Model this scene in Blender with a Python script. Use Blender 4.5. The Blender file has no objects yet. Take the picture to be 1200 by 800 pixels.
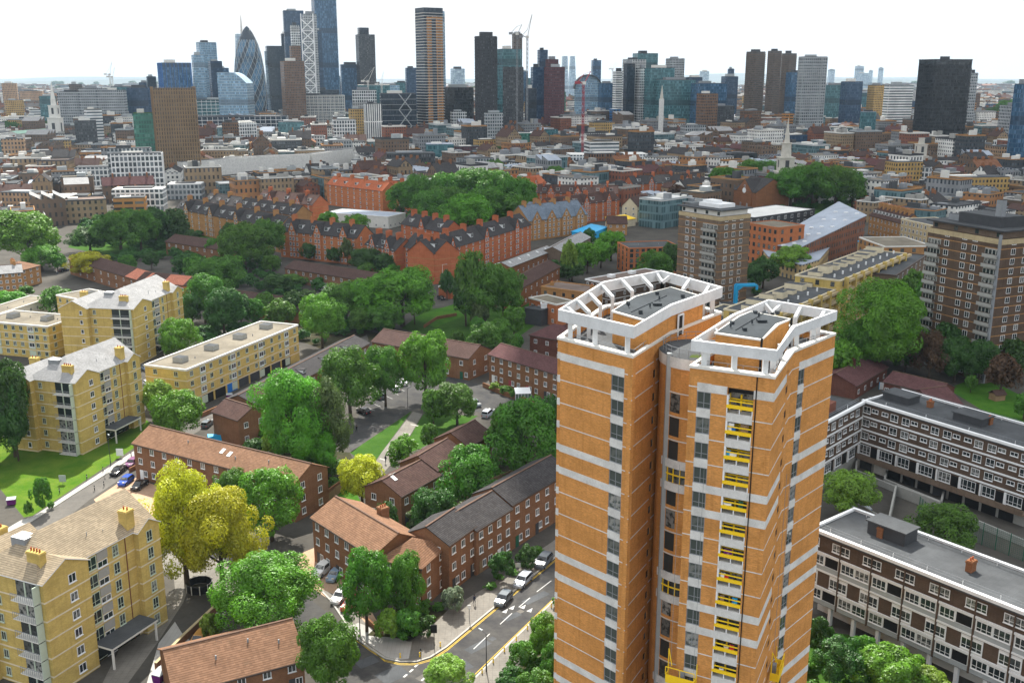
import bpy, math, random
import numpy as np
from mathutils import Vector
R = math.radians
rng = random.Random(11)
SC = bpy.context.scene
COL = SC.collection
# ---------------------------------------------------------------- camera geometry
FPX, PITCH, CAMZ = 1190.0, R(14.7), 80.0
CT, ST = math.cos(PITCH), math.sin(PITCH)
def ray(px, py):
    u = (px-600)/FPX; v = (400-py)/FPX
    return u, CT+v*ST, -ST+v*CT
def P(px, py, z=0.0):
    """point of the place at height z seen at that spot of the photograph"""
    a, b, c = ray(px, py); t = (z-CAMZ)/c
    return Vector((a*t, b*t, z))
def PY(px, py, d):
    """point seen at that spot, d metres ahead"""
    a, b, c = ray(px, py); t = d/b
    return Vector((a*t, d, CAMZ+c*t))
def depth_of(p): return p[1]*CT-(p[2]-CAMZ)*ST
# ---------------------------------------------------------------- mesh builder
class MB:
    def __init__(s): s.v=[]; s.f=[]; s.m=[]
    def add(s, pts, faces, mi=0):
        b=len(s.v); s.v += [tuple(p) for p in pts]
        for f in faces: s.f.append([b+i for i in f]); s.m.append(mi)
    def face(s, pts, mi=0): s.add(pts, [list(range(len(pts)))], mi)
    def box(s, x0,x1,y0,y1,z0,z1, mi=0, top=None):
        p=[(x0,y0,z0),(x1,y0,z0),(x1,y1,z0),(x0,y1,z0),(x0,y0,z1),(x1,y0,z1),(x1,y1,z1),(x0,y1,z1)]
        s.add(p,[[0,1,5,4],[1,2,6,5],[2,3,7,6],[3,0,4,7],[3,2,1,0]],mi)
        b=len(s.v)-8; s.f.append([b+4,b+5,b+6,b+7]); s.m.append(mi if top is None else top)
    def prism(s, poly, z0, z1, mi=0, top=None):
        n=len(poly); a=0
        for i in range(n):
            j=(i+1)%n; a+=poly[i][0]*poly[j][1]-poly[j][0]*poly[i][1]
        if a<0: poly=list(poly)[::-1]
        b=len(s.v)
        s.v += [(p[0],p[1],z0) for p in poly]+[(p[0],p[1],z1) for p in poly]
        for i in range(n):
            j=(i+1)%n; s.f.append([b+i,b+j,b+n+j,b+n+i]); s.m.append(mi)
        s.f.append([b+n+i for i in range(n)]); s.m.append(mi if top is None else top)
        s.f.append([b+i for i in range(n)][::-1]); s.m.append(mi)
    def slab(s, pts, th, mi=0, side=None):
        """sloping sheet of thickness th; pts counter-clockwise from above"""
        n=len(pts); side = mi if side is None else side
        b=len(s.v); s.v += [tuple(p) for p in pts]+[(p[0],p[1],p[2]-th) for p in pts]
        s.f.append([b+i for i in range(n)]); s.m.append(mi)
        s.f.append([b+n+i for i in range(n)][::-1]); s.m.append(side)
        for i in range(n):
            j=(i+1)%n; s.f.append([b+n+i,b+n+j,b+j,b+i]); s.m.append(side)
    def beam(s, p, q, w, h, mi=0):
        """rectangular bar from p to q (centre line), w across, h upright"""
        p=Vector(p); q=Vector(q); d=(q-p).normalized()
        r=d.cross(Vector((0,0,1)))
        r = Vector((1,0,0)) if r.length<1e-4 else r.normalized()
        u=r.cross(d).normalized(); r=r*(w/2); u=u*(h/2)
        pts=[p-r-u,p+r-u,p+r+u,p-r+u,q-r-u,q+r-u,q+r+u,q-r+u]
        s.add(pts,[[0,1,2,3],[7,6,5,4],[1,0,4,5],[2,1,5,6],[3,2,6,7],[0,3,7,4]],mi)
    def tube(s, p, q, r0, r1=None, n=8, mi=0, cap=True):
        r1 = r0 if r1 is None else r1
        p=Vector(p); q=Vector(q); d=(q-p).normalized()
        a=d.cross(Vector((0,0,1)))
        a = Vector((1,0,0)) if a.length<1e-4 else a.normalized()
        b=d.cross(a); B=len(s.v)
        for c,r in ((p,r0),(q,r1)):
            for i in range(n):
                t=2*math.pi*i/n; s.v.append(tuple(c+a*(r*math.cos(t))+b*(r*math.sin(t))))
        for i in range(n):
            j=(i+1)%n; s.f.append([B+i,B+j,B+n+j,B+n+i][::-1]); s.m.append(mi)
        if cap:
            s.f.append([B+i for i in range(n)]); s.m.append(mi)
            s.f.append([B+n+i for i in range(n)][::-1]); s.m.append(mi)
    def lathe(s, prof, n=24, mi=0, cx=0, cy=0):
        B=len(s.v)
        for r,z in prof:
            for i in range(n):
                t=2*math.pi*i/n; s.v.append((cx+r*math.cos(t),cy+r*math.sin(t),z))
        for k in range(len(prof)-1):
            for i in range(n):
                j=(i+1)%n; s.f.append([B+k*n+i,B+k*n+j,B+(k+1)*n+j,B+(k+1)*n+i]); s.m.append(mi)
        s.f.append([B+(len(prof)-1)*n+i for i in range(n)]); s.m.append(mi)
    def mesh(s, name, mats, smooth=False):
        me=bpy.data.meshes.new(name); me.from_pydata(s.v,[],s.f)
        if not isinstance(mats,(list,tuple)): mats=[mats]
        for m in mats: me.materials.append(m)
        n=len(me.polygons)
        if n:
            me.polygons.foreach_set('material_index', s.m)
            if smooth: me.polygons.foreach_set('use_smooth',[True]*n)
        me.update(); auto_uv(me); return me
    def build(s, name, mats, parent=None, loc=None, rz=0, smooth=False):
        return link(name, s.mesh(name,mats,smooth), parent, loc, rz)
def auto_uv(me):
    n=len(me.polygons)
    if not n: return
    nl=len(me.loops)
    co=np.empty(len(me.vertices)*3); me.vertices.foreach_get('co',co); co=co.reshape(-1,3)
    li=np.empty(nl,int); me.loops.foreach_get('vertex_index',li)
    no=np.empty(n*3); me.polygons.foreach_get('normal',no); no=no.reshape(-1,3)
    lt=np.empty(n,int); me.polygons.foreach_get('loop_total',lt)
    t=np.stack([-no[:,1],no[:,0],np.zeros(n)],1); L=np.linalg.norm(t,axis=1)
    flat=L<0.15; t[flat]=(1,0,0); L[flat]=1; t/=L[:,None]
    b=np.cross(no,t)
    T=np.repeat(t,lt,0); Bv=np.repeat(b,lt,0); p=co[li]
    uv=np.stack([(p*T).sum(1),(p*Bv).sum(1)],1)
    lay=me.uv_layers.new(name='UVMap'); lay.data.foreach_set('uv',uv.ravel())
def link(name, me, parent=None, loc=None, rz=0):
    o=bpy.data.objects.new(name,me); COL.objects.link(o)
    if parent is not None: o.parent=parent
    if loc is not None: o.location=loc
    o.rotation_euler=(0,0,rz); return o
def tag(o, label=None, cat=None, group=None, kind=None):
    if label: o['label']=label
    if cat: o['category']=cat
    if group: o['group']=group
    if kind: o['kind']=kind
    return o
def thing(name, label, cat, loc=(0,0,0), rz=0, group=None):
    o=bpy.data.objects.new(name,None); COL.objects.link(o); o.empty_display_size=.5
    o.location=loc; o.rotation_euler=(0,0,rz); return tag(o,label,cat,group)
def struct(name, mb, mats): return tag(mb.build(name,mats),kind='structure')
KIDS={}
def copy_tree(o, label=None, loc=None, rz=None, scale=None, group=None, parent=None):
    c=o.copy(); COL.objects.link(c)
    if parent is not None: c.parent=parent
    if label: c['label']=label
    if group: c['group']=group
    if loc is not None: c.location=loc
    if rz is not None: c.rotation_euler=(0,0,rz)
    if scale is not None: c.scale=scale
    for ch in KIDS.setdefault(o.name,list(o.children)): copy_tree(ch,parent=c)
    return c
OCC=[]          # ground already taken: (x, y, r)
def occ_rect(o, ang, L, D, pad=3):
    c,s=math.cos(ang),math.sin(ang)
    nx=max(1,int(L/8)); ny=max(1,int(abs(D)/8))
    for i in range(nx+1):
        for j in range(ny+1):
            x=L*i/nx; y=D*j/ny; OCC.append((o[0]+x*c-y*s,o[1]+x*s+y*c,5+pad))
HAZE=.000045; EXPO=1.12
# ---------------------------------------------------------------- materials
def nmat(name):
    m=bpy.data.materials.new(name); m.use_nodes=True; nt=m.node_tree
    return m, nt, nt.nodes['Principled BSDF']
def nd(nt, t, **k):
    n=nt.nodes.new(t)
    for a,b in k.items(): setattr(n,a,b)
    return n
def put(nt, sock, val):
    if isinstance(val,bpy.types.NodeSocket): nt.links.new(val,sock)
    else: sock.default_value=val
def mth(nt, op, a, b=None, clamp=False):
    n=nd(nt,'ShaderNodeMath',operation=op); n.use_clamp=clamp
    put(nt,n.inputs[0],a)
    if b is not None: put(nt,n.inputs[1],b)
    return n.outputs[0]
def c4(c): return (c[0],c[1],c[2],1) if len(c)==3 else c
def mixc(nt, fac, a, b, mode='MIX'):
    n=nd(nt,'ShaderNodeMix',data_type='RGBA',blend_type=mode)
    put(nt,n.inputs[0],fac)
    put(nt,n.inputs[6], a if isinstance(a,bpy.types.NodeSocket) else c4(a))
    put(nt,n.inputs[7], b if isinstance(b,bpy.types.NodeSocket) else c4(b))
    return n.outputs[2]
def coords(nt, kind='UV'): return nd(nt,'ShaderNodeTexCoord').outputs[kind]
def scaled(nt, vec, s):
    n=nd(nt,'ShaderNodeMapping'); put(nt,n.inputs['Vector'],vec); n.inputs['Scale'].default_value=s; return n.outputs[0]
def noise(nt, vec, scale, detail=4, rough=.6):
    n=nd(nt,'ShaderNodeTexNoise'); put(nt,n.inputs['Vector'],vec)
    n.inputs['Scale'].default_value=scale; n.inputs['Detail'].default_value=detail; n.inputs['Roughness'].default_value=rough
    return n.outputs['Fac']
def ramp(nt, fac, lo, hi):
    n=nd(nt,'ShaderNodeMapRange'); put(nt,n.inputs[0],fac); n.inputs[1].default_value=lo; n.inputs[2].default_value=hi
    return n.outputs[0]
def sepuv(nt, vec):
    n=nd(nt,'ShaderNodeSeparateXYZ'); put(nt,n.inputs[0],vec); return n.outputs[0],n.outputs[1]
def bump(nt, bs, h, strength, dist=.05):
    n=nd(nt,'ShaderNodeBump'); n.inputs['Strength'].default_value=strength; n.inputs['Distance'].default_value=dist
    put(nt,n.inputs['Height'],h); nt.links.new(n.outputs[0],bs.inputs['Normal'])
def dk(c,f): return tuple(x*f for x in c)
def plain(name, col, rough=.7, var=.18, scale=.6, metal=0.0, spec=.12):
    m,nt,bs=nmat(name); uv=coords(nt,'Object')
    f=noise(nt,uv,scale,5); f2=noise(nt,uv,scale*9,3)
    f=mth(nt,'ADD',mth(nt,'MULTIPLY',f,.65),mth(nt,'MULTIPLY',f2,.35))
    c=mixc(nt,ramp(nt,f,.3,.7),dk(col,1-var),dk(col,1+var)); nt.links.new(c,bs.inputs['Base Color'])
    bs.inputs['Roughness'].default_value=rough; bs.inputs['Metallic'].default_value=metal
    bs.inputs['Specular IOR Level'].default_value=spec
    return m
def brick(name, col, var=.22, mortar=.35):
    m,nt,bs=nmat(name); uv=coords(nt,'UV'); u,v=sepuv(nt,uv)
    big=noise(nt,scaled(nt,uv,(.25,.5,1)),1.0,4)
    fine=noise(nt,scaled(nt,uv,(2.2,8,1)),1.0,4,.7)
    tex=nd(nt,'ShaderNodeTexBrick'); put(nt,tex.inputs['Vector'],uv)
    tex.inputs['Scale'].default_value=1; tex.inputs['Brick Width'].default_value=.23; tex.inputs['Row Height'].default_value=.075
    tex.inputs['Mortar Size'].default_value=.008; tex.inputs['Color1'].default_value=c4(dk(col,1+var)); tex.inputs['Color2'].default_value=c4(dk(col,1-var))
    tex.inputs['Mortar'].default_value=c4(tuple(x*(1-mortar)+.35*mortar for x in col))
    c=mixc(nt,ramp(nt,fine,.32,.68),dk(col,1-var*1.1),dk(col,1+var))
    mid=noise(nt,scaled(nt,uv,(.9,2.6,1)),1.0,4,.65); c=mixc(nt,mth(nt,'MULTIPLY',ramp(nt,mid,.42,.7),.55),c,dk(col,.68))
    c=mixc(nt,.4,c,tex.outputs['Color'])
    c=mixc(nt,mth(nt,'MULTIPLY',ramp(nt,big,.42,.72),.6),c,dk(col,.58))
    st=noise(nt,scaled(nt,uv,(1.6,.12,1)),1.0,4)           # run-off streaks
    c=mixc(nt,mth(nt,'MULTIPLY',ramp(nt,st,.52,.75),.45),c,dk(col,.45))
    nt.links.new(c,bs.inputs['Base Color']); bs.inputs['Roughness'].default_value=.85; bs.inputs['Specular IOR Level'].default_value=.04
    bump(nt,bs,fine,.25,.03); return m
def tiles(name, col, row=.34, var=.17, moss=.25):
    m,nt,bs=nmat(name); uv=coords(nt,'UV'); u,v=sepuv(nt,uv)
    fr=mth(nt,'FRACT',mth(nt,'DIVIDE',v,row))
    cell=nd(nt,'ShaderNodeTexWhiteNoise',noise_dimensions='2D')
    cmb=nd(nt,'ShaderNodeCombineXYZ'); put(nt,cmb.inputs[0],mth(nt,'FLOOR',mth(nt,'DIVIDE',u,.42))); put(nt,cmb.inputs[1],mth(nt,'FLOOR',mth(nt,'DIVIDE',v,row)))
    nt.links.new(cmb.outputs[0],cell.inputs['Vector'])
    c=mixc(nt,cell.outputs['Value'],dk(col,1-var),dk(col,1+var))
    f=noise(nt,uv,.35,6,.65)
    c=mixc(nt,mth(nt,'MULTIPLY',ramp(nt,f,.42,.72),.55),c,dk(col,.55))
    f2=noise(nt,uv,.9,5,.7)
    c=mixc(nt,mth(nt,'MULTIPLY',ramp(nt,f2,.58,.75),moss),c,(.16,.15,.10))
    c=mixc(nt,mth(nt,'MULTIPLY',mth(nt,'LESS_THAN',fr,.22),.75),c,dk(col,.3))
    nt.links.new(c,bs.inputs['Base Color']); bs.inputs['Roughness'].default_value=.8; bs.inputs['Specular IOR Level'].default_value=.04
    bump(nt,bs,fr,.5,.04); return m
def flatroof(name, col, var=.25):
    m,nt,bs=nmat(name); uv=coords(nt,'Object')
    f=noise(nt,uv,.12,6,.65); f2=noise(nt,uv,1.3,5,.7); u,v=sepuv(nt,coords(nt,'UV'))
    c=mixc(nt,ramp(nt,f,.35,.68),dk(col,1-var),dk(col,1+var))
    c=mixc(nt,mth(nt,'MULTIPLY',ramp(nt,f2,.52,.75),.45),c,dk(col,.55))
    ln=mth(nt,'LESS_THAN',mth(nt,'FRACT',mth(nt,'DIVIDE',u,1.05)),.05)
    c=mixc(nt,mth(nt,'MULTIPLY',ln,.35),c,dk(col,.6))
    nt.links.new(c,bs.inputs['Base Color']); bs.inputs['Roughness'].default_value=.85; bs.inputs['Specular IOR Level'].default_value=.05
    return m
def glassm(name, col=(.02,.028,.03), rough=.06, spec=.6):
    m,nt,bs=nmat(name)
    oi=nd(nt,'ShaderNodeObjectInfo').outputs['Random']
    r=nd(nt,'ShaderNodeMapRange'); put(nt,r.inputs[0],oi); r.inputs[1].default_value=.5; r.inputs[2].default_value=1
    f=noise(nt,coords(nt,'Object'),1.7,2)
    cur=mth(nt,'MULTIPLY',r.outputs[0],ramp(nt,f,.4,.55))           # net curtains behind some panes
    c=mixc(nt,mth(nt,'MULTIPLY',cur,.8),col,(.33,.33,.31)); nt.links.new(c,bs.inputs['Base Color'])
    bs.inputs['Roughness'].default_value=rough; bs.inputs['Specular IOR Level'].default_value=spec
    return m
def facade(name, wall, glass, du, dv, fu, fv, rnd=.6, rough=.12, wrough=.7, metal=0.0, blotch=.2):
    """wall with rows of openings, in metres of the wall"""
    m,nt,bs=nmat(name); uv=coords(nt,'UV'); u,v=sepuv(nt,uv)
    a=mth(nt,'DIVIDE',u,du); b=mth(nt,'DIVIDE',v,dv)
    mask=mth(nt,'MULTIPLY',mth(nt,'LESS_THAN',mth(nt,'FRACT',a),fu),mth(nt,'LESS_THAN',mth(nt,'FRACT',b),fv))
    geo=nd(nt,'ShaderNodeNewGeometry'); sx=nd(nt,'ShaderNodeSeparateXYZ'); nt.links.new(geo.outputs['True Normal'],sx.inputs[0])
    mask=mth(nt,'MULTIPLY',mask,mth(nt,'LESS_THAN',mth(nt,'ABSOLUTE',sx.outputs[2]),.6))
    wn=nd(nt,'ShaderNodeTexWhiteNoise',noise_dimensions='2D'); cb=nd(nt,'ShaderNodeCombineXYZ')
    put(nt,cb.inputs[0],mth(nt,'FLOOR',a)); put(nt,cb.inputs[1],mth(nt,'FLOOR',b)); nt.links.new(cb.outputs[0],wn.inputs['Vector'])
    plant=mth(nt,'LESS_THAN',mth(nt,'FRACT',mth(nt,'DIVIDE',mth(nt,'ADD',mth(nt,'FLOOR',b),4),14)),.13 if dv>3.7 else -1)
    w3=mth(nt,'POWER',wn.outputs['Value'],2.5)
    g=mixc(nt,mth(nt,'MULTIPLY',w3,rnd),glass,tuple(min(1,x*3+.12) for x in glass))
    f=noise(nt,uv,.08,4)
    wl=mixc(nt,ramp(nt,f,.35,.7),dk(wall,1-blotch),dk(wall,1+blotch))
    c=mixc(nt,mask,wl,g); c=mixc(nt,mth(nt,'MULTIPLY',plant,.65),c,dk(wall,.35)); nt.links.new(c,bs.inputs['Base Color'])
    rr=nd(nt,'ShaderNodeMix',data_type='FLOAT'); put(nt,rr.inputs[0],mask); rr.inputs[2].default_value=wrough; rr.inputs[3].default_value=rough
    nt.links.new(rr.outputs[0],bs.inputs['Roughness']); put(nt,bs.inputs['Specular IOR Level'],mth(nt,'ADD',.04,mth(nt,'MULTIPLY',mask,.5))); bs.inputs['Metallic'].default_value=metal
    bump(nt,bs,mth(nt,'SUBTRACT',1.0,mask),.6,.25)
    return m
def leafm(name, col, dark=.5, yellow=.25):
    m,nt,bs=nmat(name); nt.nodes.remove(bs); out=nt.nodes['Material Output']
    ob=coords(nt,'Object'); f=noise(nt,ob,7,3); f2=noise(nt,ob,38,2)
    c=mixc(nt,ramp(nt,f,.35,.65),dk(col,dark),col)
    c=mixc(nt,mth(nt,'MULTIPLY',ramp(nt,f2,.5,.72),.22),c,(col[0]*(1.25+yellow),col[1]*1.15,col[2]*.8))
    oi=nd(nt,'ShaderNodeObjectInfo').outputs['Random']
    hs=nd(nt,'ShaderNodeHueSaturation'); put(nt,hs.inputs['Color'],c)
    put(nt,hs.inputs['Hue'],mth(nt,'ADD',.488,mth(nt,'MULTIPLY',oi,.024))); put(nt,hs.inputs['Value'],mth(nt,'ADD',.85,mth(nt,'MULTIPLY',oi,.3)))
    d=nd(nt,'ShaderNodeBsdfDiffuse'); t=nd(nt,'ShaderNodeBsdfTranslucent'); g=nd(nt,'ShaderNodeBsdfGlossy'); g.inputs['Roughness'].default_value=.45
    nt.links.new(hs.outputs[0],d.inputs[0]); nt.links.new(hs.outputs[0],t.inputs[0])
    a=nd(nt,'ShaderNodeMixShader'); a.inputs[0].default_value=.32; nt.links.new(d.outputs[0],a.inputs[1]); nt.links.new(t.outputs[0],a.inputs[2])
    b=nd(nt,'ShaderNodeMixShader'); b.inputs[0].default_value=.03; nt.links.new(a.outputs[0],b.inputs[1]); nt.links.new(g.outputs[0],b.inputs[2])
    nt.links.new(b.outputs[0],out.inputs[0]); return m
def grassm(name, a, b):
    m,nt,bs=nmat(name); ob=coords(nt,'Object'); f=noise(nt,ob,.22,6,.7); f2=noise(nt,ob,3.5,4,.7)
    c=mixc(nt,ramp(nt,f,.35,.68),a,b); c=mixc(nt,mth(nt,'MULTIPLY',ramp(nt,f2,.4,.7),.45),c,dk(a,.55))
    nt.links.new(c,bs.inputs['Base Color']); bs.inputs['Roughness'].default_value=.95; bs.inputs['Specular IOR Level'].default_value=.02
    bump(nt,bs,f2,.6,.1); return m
def groundm(name, a, b, scale=.08, slabs=None):
    m,nt,bs=nmat(name); ob=coords(nt,'Object'); f=noise(nt,ob,scale,6,.65); f2=noise(nt,ob,1.2,5,.7)
    c=mixc(nt,ramp(nt,f,.35,.68),a,b); c=mixc(nt,mth(nt,'MULTIPLY',ramp(nt,f2,.45,.72),.4),c,dk(a,.7))
    if slabs:
        u,v=sepuv(nt,coords(nt,'UV'))
        l=mth(nt,'MAXIMUM',mth(nt,'LESS_THAN',mth(nt,'FRACT',mth(nt,'DIVIDE',u,slabs)),.06),mth(nt,'LESS_THAN',mth(nt,'FRACT',mth(nt,'DIVIDE',v,slabs*.66)),.08))
        c=mixc(nt,mth(nt,'MULTIPLY',l,.4),c,dk(a,.5))
    nt.links.new(c,bs.inputs['Base Color']); bs.inputs['Roughness'].default_value=.9; bs.inputs['Specular IOR Level'].default_value=.05
    return m
X=dict(
 tower_brick=brick('orange_brick',(.575,.268,.076),.36,.25), yellow_brick=brick('yellow_stock_brick',(.54,.40,.125),.24,.3),
 red_brick=brick('red_brick',(.42,.125,.05),.25), orange_red=brick('orange_red_brick',(.44,.15,.055),.25), brown_brick=brick('brown_brick',(.235,.098,.042),.28), tan_brick=brick('tan_brick',(.38,.20,.075),.25),
 orange_terr=brick('rust_brick',(.215,.105,.052),.3), dark_brick=brick('dark_brown_brick',(.10,.066,.045),.25), grey_brown=brick('grey_brown_brick',(.16,.115,.082),.2), maroon_brick=brick('plum_brick',(.13,.05,.035),.25),
 buff=brick('buff_brick',(.46,.37,.22),.2),
 white=plain('white_paint',(.70,.715,.72),.55,.08), offwhite=plain('off_white_render',(.62,.61,.57),.7,.12), cream=plain('cream_render',(.6,.53,.38),.7,.15), concrete=plain('pale_concrete',(.56,.56,.54),.8,.26,.7), grey=plain('grey_paint',(.33,.36,.37),.6,.12), midgrey=plain('mid_grey_metal',(.22,.235,.25),.55,.15), dkgrey=plain('dark_grey_metal',(.05,.053,.058),.55,.2), black=plain('black_paint',(.012,.012,.013),.5,.2), palegreen=plain('pale_green_panel',(.45,.52,.42),.6,.1), greypanel=plain('weathered_grey_panel',(.3,.3,.28),.7,.15), pinkwall=plain('salmon_render',(.52,.2,.1),.75,.1),
 yellow=plain('yellow_paint',(.82,.55,.02),.45,.08), blue=plain('blue_paint',(.02,.16,.5),.45,.1), cyan=plain('bright_blue_paint',(.02,.33,.62),.5,.1), purple=plain('purple_plastic',(.13,.02,.15),.5,.12), maroon_p=plain('dull_red_paint',(.3,.05,.06),.5,.1), redp=plain('red_paint',(.5,.03,.03),.45,.1), pink=plain('pink_cloth',(.75,.08,.4),.8,.1), green_p=plain('dark_green_paint',(.02,.1,.06),.55,.15), wood=plain('weathered_timber',(.24,.16,.09),.85,.25), gold=plain('copper_car_paint',(.45,.22,.05),.3,.05), rust=plain('rust_red_shed',(.16,.06,.04),.8,.2), teal=plain('teal_cladding',(.04,.25,.24),.5,.12), copper=plain('green_copper_sheet',(.26,.42,.33),.6,.15), skin=plain('skin',(.45,.27,.19),.6,.05), denim=plain('dark_cloth',(.03,.035,.06),.9,.1),
 t_brown=tiles('brown_roof_tiles',(.22,.105,.06)), t_tan=tiles('sandy_brown_roof_tiles',(.225,.128,.08)), t_dark=tiles('dark_brown_roof_tiles',(.085,.052,.045)), t_slate=tiles('slate_roof',(.058,.055,.056),.3,.2,.15), t_red=tiles('red_clay_tiles',(.4,.12,.055)), t_plum=tiles('plum_roof_tiles',(.11,.055,.055)), t_grey=tiles('pale_grey_felt_tiles',(.33,.33,.33),.3,.12,.1), t_beige=tiles('beige_weathered_roof',(.33,.27,.19),.3,.15,.3), t_blue=tiles('blue_grey_slate',(.16,.2,.25),.3,.15,.1), t_salmon=tiles('salmon_new_tiles',(.52,.2,.13),.34,.15,0),
 f_grey=flatroof('grey_felt_roof',(.075,.08,.085)), f_pale=flatroof('pale_chipping_roof',(.18,.16,.125)), f_dark=flatroof('dark_felt_roof',(.075,.08,.085)), f_brown=flatroof('brown_felt_roof',(.17,.13,.11)), f_white=flatroof('white_membrane_roof',(.62,.62,.6),.12), f_zinc=flatroof('blue_grey_zinc_roof',(.32,.36,.42),.12), f_tower=flatroof('slate_grey_tower_roof',(.045,.052,.058),.2),
 glass_t=glassm('tower_window_glass',(.045,.06,.055),.05), hillm=plain('far_hills',(.10,.125,.13),.9,.2,.004),
 glass=glassm('window_glass'), glass_g=glassm('green_tinted_glass',(.05,.09,.075),.08), glass_b=glassm('blue_glass',(.03,.09,.16),.08), carglass=glassm('car_glass',(.01,.012,.014),.05),
 asphalt=groundm('asphalt',(.045,.045,.047),(.085,.082,.076),.22), asphalt2=groundm('patched_asphalt',(.10,.095,.088),(.15,.14,.125),.12), pave=groundm('paving_slabs',(.15,.14,.125),(.22,.205,.18),.2,.9), palepave=groundm('new_pale_paving',(.33,.32,.30),(.42,.41,.39),.3,.6), brickpave=groundm('pink_brick_paving',(.38,.25,.17),(.46,.32,.22),.25,.4), yard=groundm('yard_tarmac',(.06,.056,.05),(.095,.088,.076),.1), soil=groundm('dark_planting_soil',(.03,.035,.015),(.06,.05,.03),.4), kerb=plain('kerb_stone',(.35,.34,.31),.8,.12),
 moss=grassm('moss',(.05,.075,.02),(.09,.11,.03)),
 grass=grassm('grass',(.035,.11,.012),(.075,.17,.02)), grass_y=grassm('sun_tinted_grass',(.05,.125,.01),(.115,.17,.022)), grass_d=grassm('shade_tinted_grass',(.03,.08,.012),(.055,.115,.02)),  # one grass in plain, sunlit and shaded tones, the light put into the colour
 stone=plain('weathered_pale_stone',(.46,.44,.39),.8,.2,.4), crown_white=plain('weathered_white_concrete',(.57,.59,.60),.7,.16,.7),
 ridge_tile=plain('ridge_tile',(.12,.075,.055),.85,.2), gutter=plain('dark_gutter',(.07,.05,.04),.6,.2),
 bark=plain('bark',(.075,.058,.042),.95,.35,3), line_w=plain('white_road_paint',(.42,.42,.41),.75,.3,1.5), line_y=plain('yellow_road_paint',(.42,.29,.04),.75,.3,1.5),
 bullet_glass=facade('bullet_glass',(.05,.13,.21),(.03,.10,.18),3,4,.85,.8),
 leaf_b=leafm('bright_leaves',(.115,.33,.010)), leaf_m=leafm('mid_green_leaves',(.078,.23,.010)), leaf_d=leafm('dark_leaves',(.042,.135,.012)), leaf_y=leafm('yellow_green_leaves',(.50,.53,.012),.6,.12), leaf_g=leafm('olive_leaves',(.10,.17,.04)), leaf_l=leafm('pale_green_leaves',(.2,.36,.03)), leaf_o=leafm('bronze_leaves',(.10,.05,.02)), leaf_s=leafm('silvery_leaves',(.2,.27,.16)),
)
for k,m in X.items(): m.use_fake_user=False
# ---------------------------------------------------------------- windows, shared meshes
WIN={}
def win_meshes(w,h,style):
    k=(round(w,2),round(h,2),style)
    if k in WIN: return WIN[k]
    fm={'w':'white','d':'dkgrey','t':'midgrey','p':'palegreen','y':'yellow','b':'black'}[style[0]]
    a=MB(); t=.09 if style[0]!='d' else .06; o=-.07; hw=w/2
    a.box(-hw,-hw+t,o,.0,0,h); a.box(hw-t,hw,o,.0,0,h); a.box(-hw+t,hw-t,o,.0,0,t); a.box(-hw+t,hw-t,o,.0,h-t,h)
    if w>.9:
        n=max(1,round(w/.85)-1) if 'm' in style else 1
        for i in range(n):
            x=-hw+w*(i+1)/(n+1); a.box(x-.035,x+.035,o+.012,-.001,t,h-t)
    if h>1.3: a.box(-hw+t,hw-t,o+.02,-.001,h*.33-.03,h*.33+.03)
    if style[0] in 'wp': a.box(-hw-.06,hw+.06,-.15,-.001,-.09,-.002)
    b=MB(); b.face([(-hw+t,-.03,t),(hw-t,-.03,t),(hw-t,-.03,h-t),(-hw+t,-.03,h-t)])
    WIN[k]=(a.mesh('window',X[fm]), b.mesh('pane',X['glass_t' if style[0]=='t' else 'glass'])); return WIN[k]
SIMPLE={}
def window(parent, x,y,z,rz, w,h, style='w'):
    if style[-1]=='1':                      # far away: frame and pane in one mesh
        k=(round(w,2),round(h,2),style)
        if k not in SIMPLE:
            fm={'w':'white','d':'dkgrey','p':'palegreen','y':'yellow','b':'black'}[style[0]]; a=MB(); hw=w/2; t=.12
            a.box(-hw,hw,-.05,0,0,h,0); a.face([(-hw+t,-.055,t),(-.05,-.055,t),(-.05,-.055,h-t),(-hw+t,-.055,h-t)],1); a.face([(.05,-.055,t),(hw-t,-.055,t),(hw-t,-.055,h-t),(.05,-.055,h-t)],1)
            SIMPLE[k]=a.mesh('window',[X[fm],X['glass']])
        return link('window',SIMPLE[k],parent,(x,y,z),rz)
    f,p=win_meshes(w,h,style)
    o=link('window',f,parent,(x,y,z),rz); link('pane',p,o); return o
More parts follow.
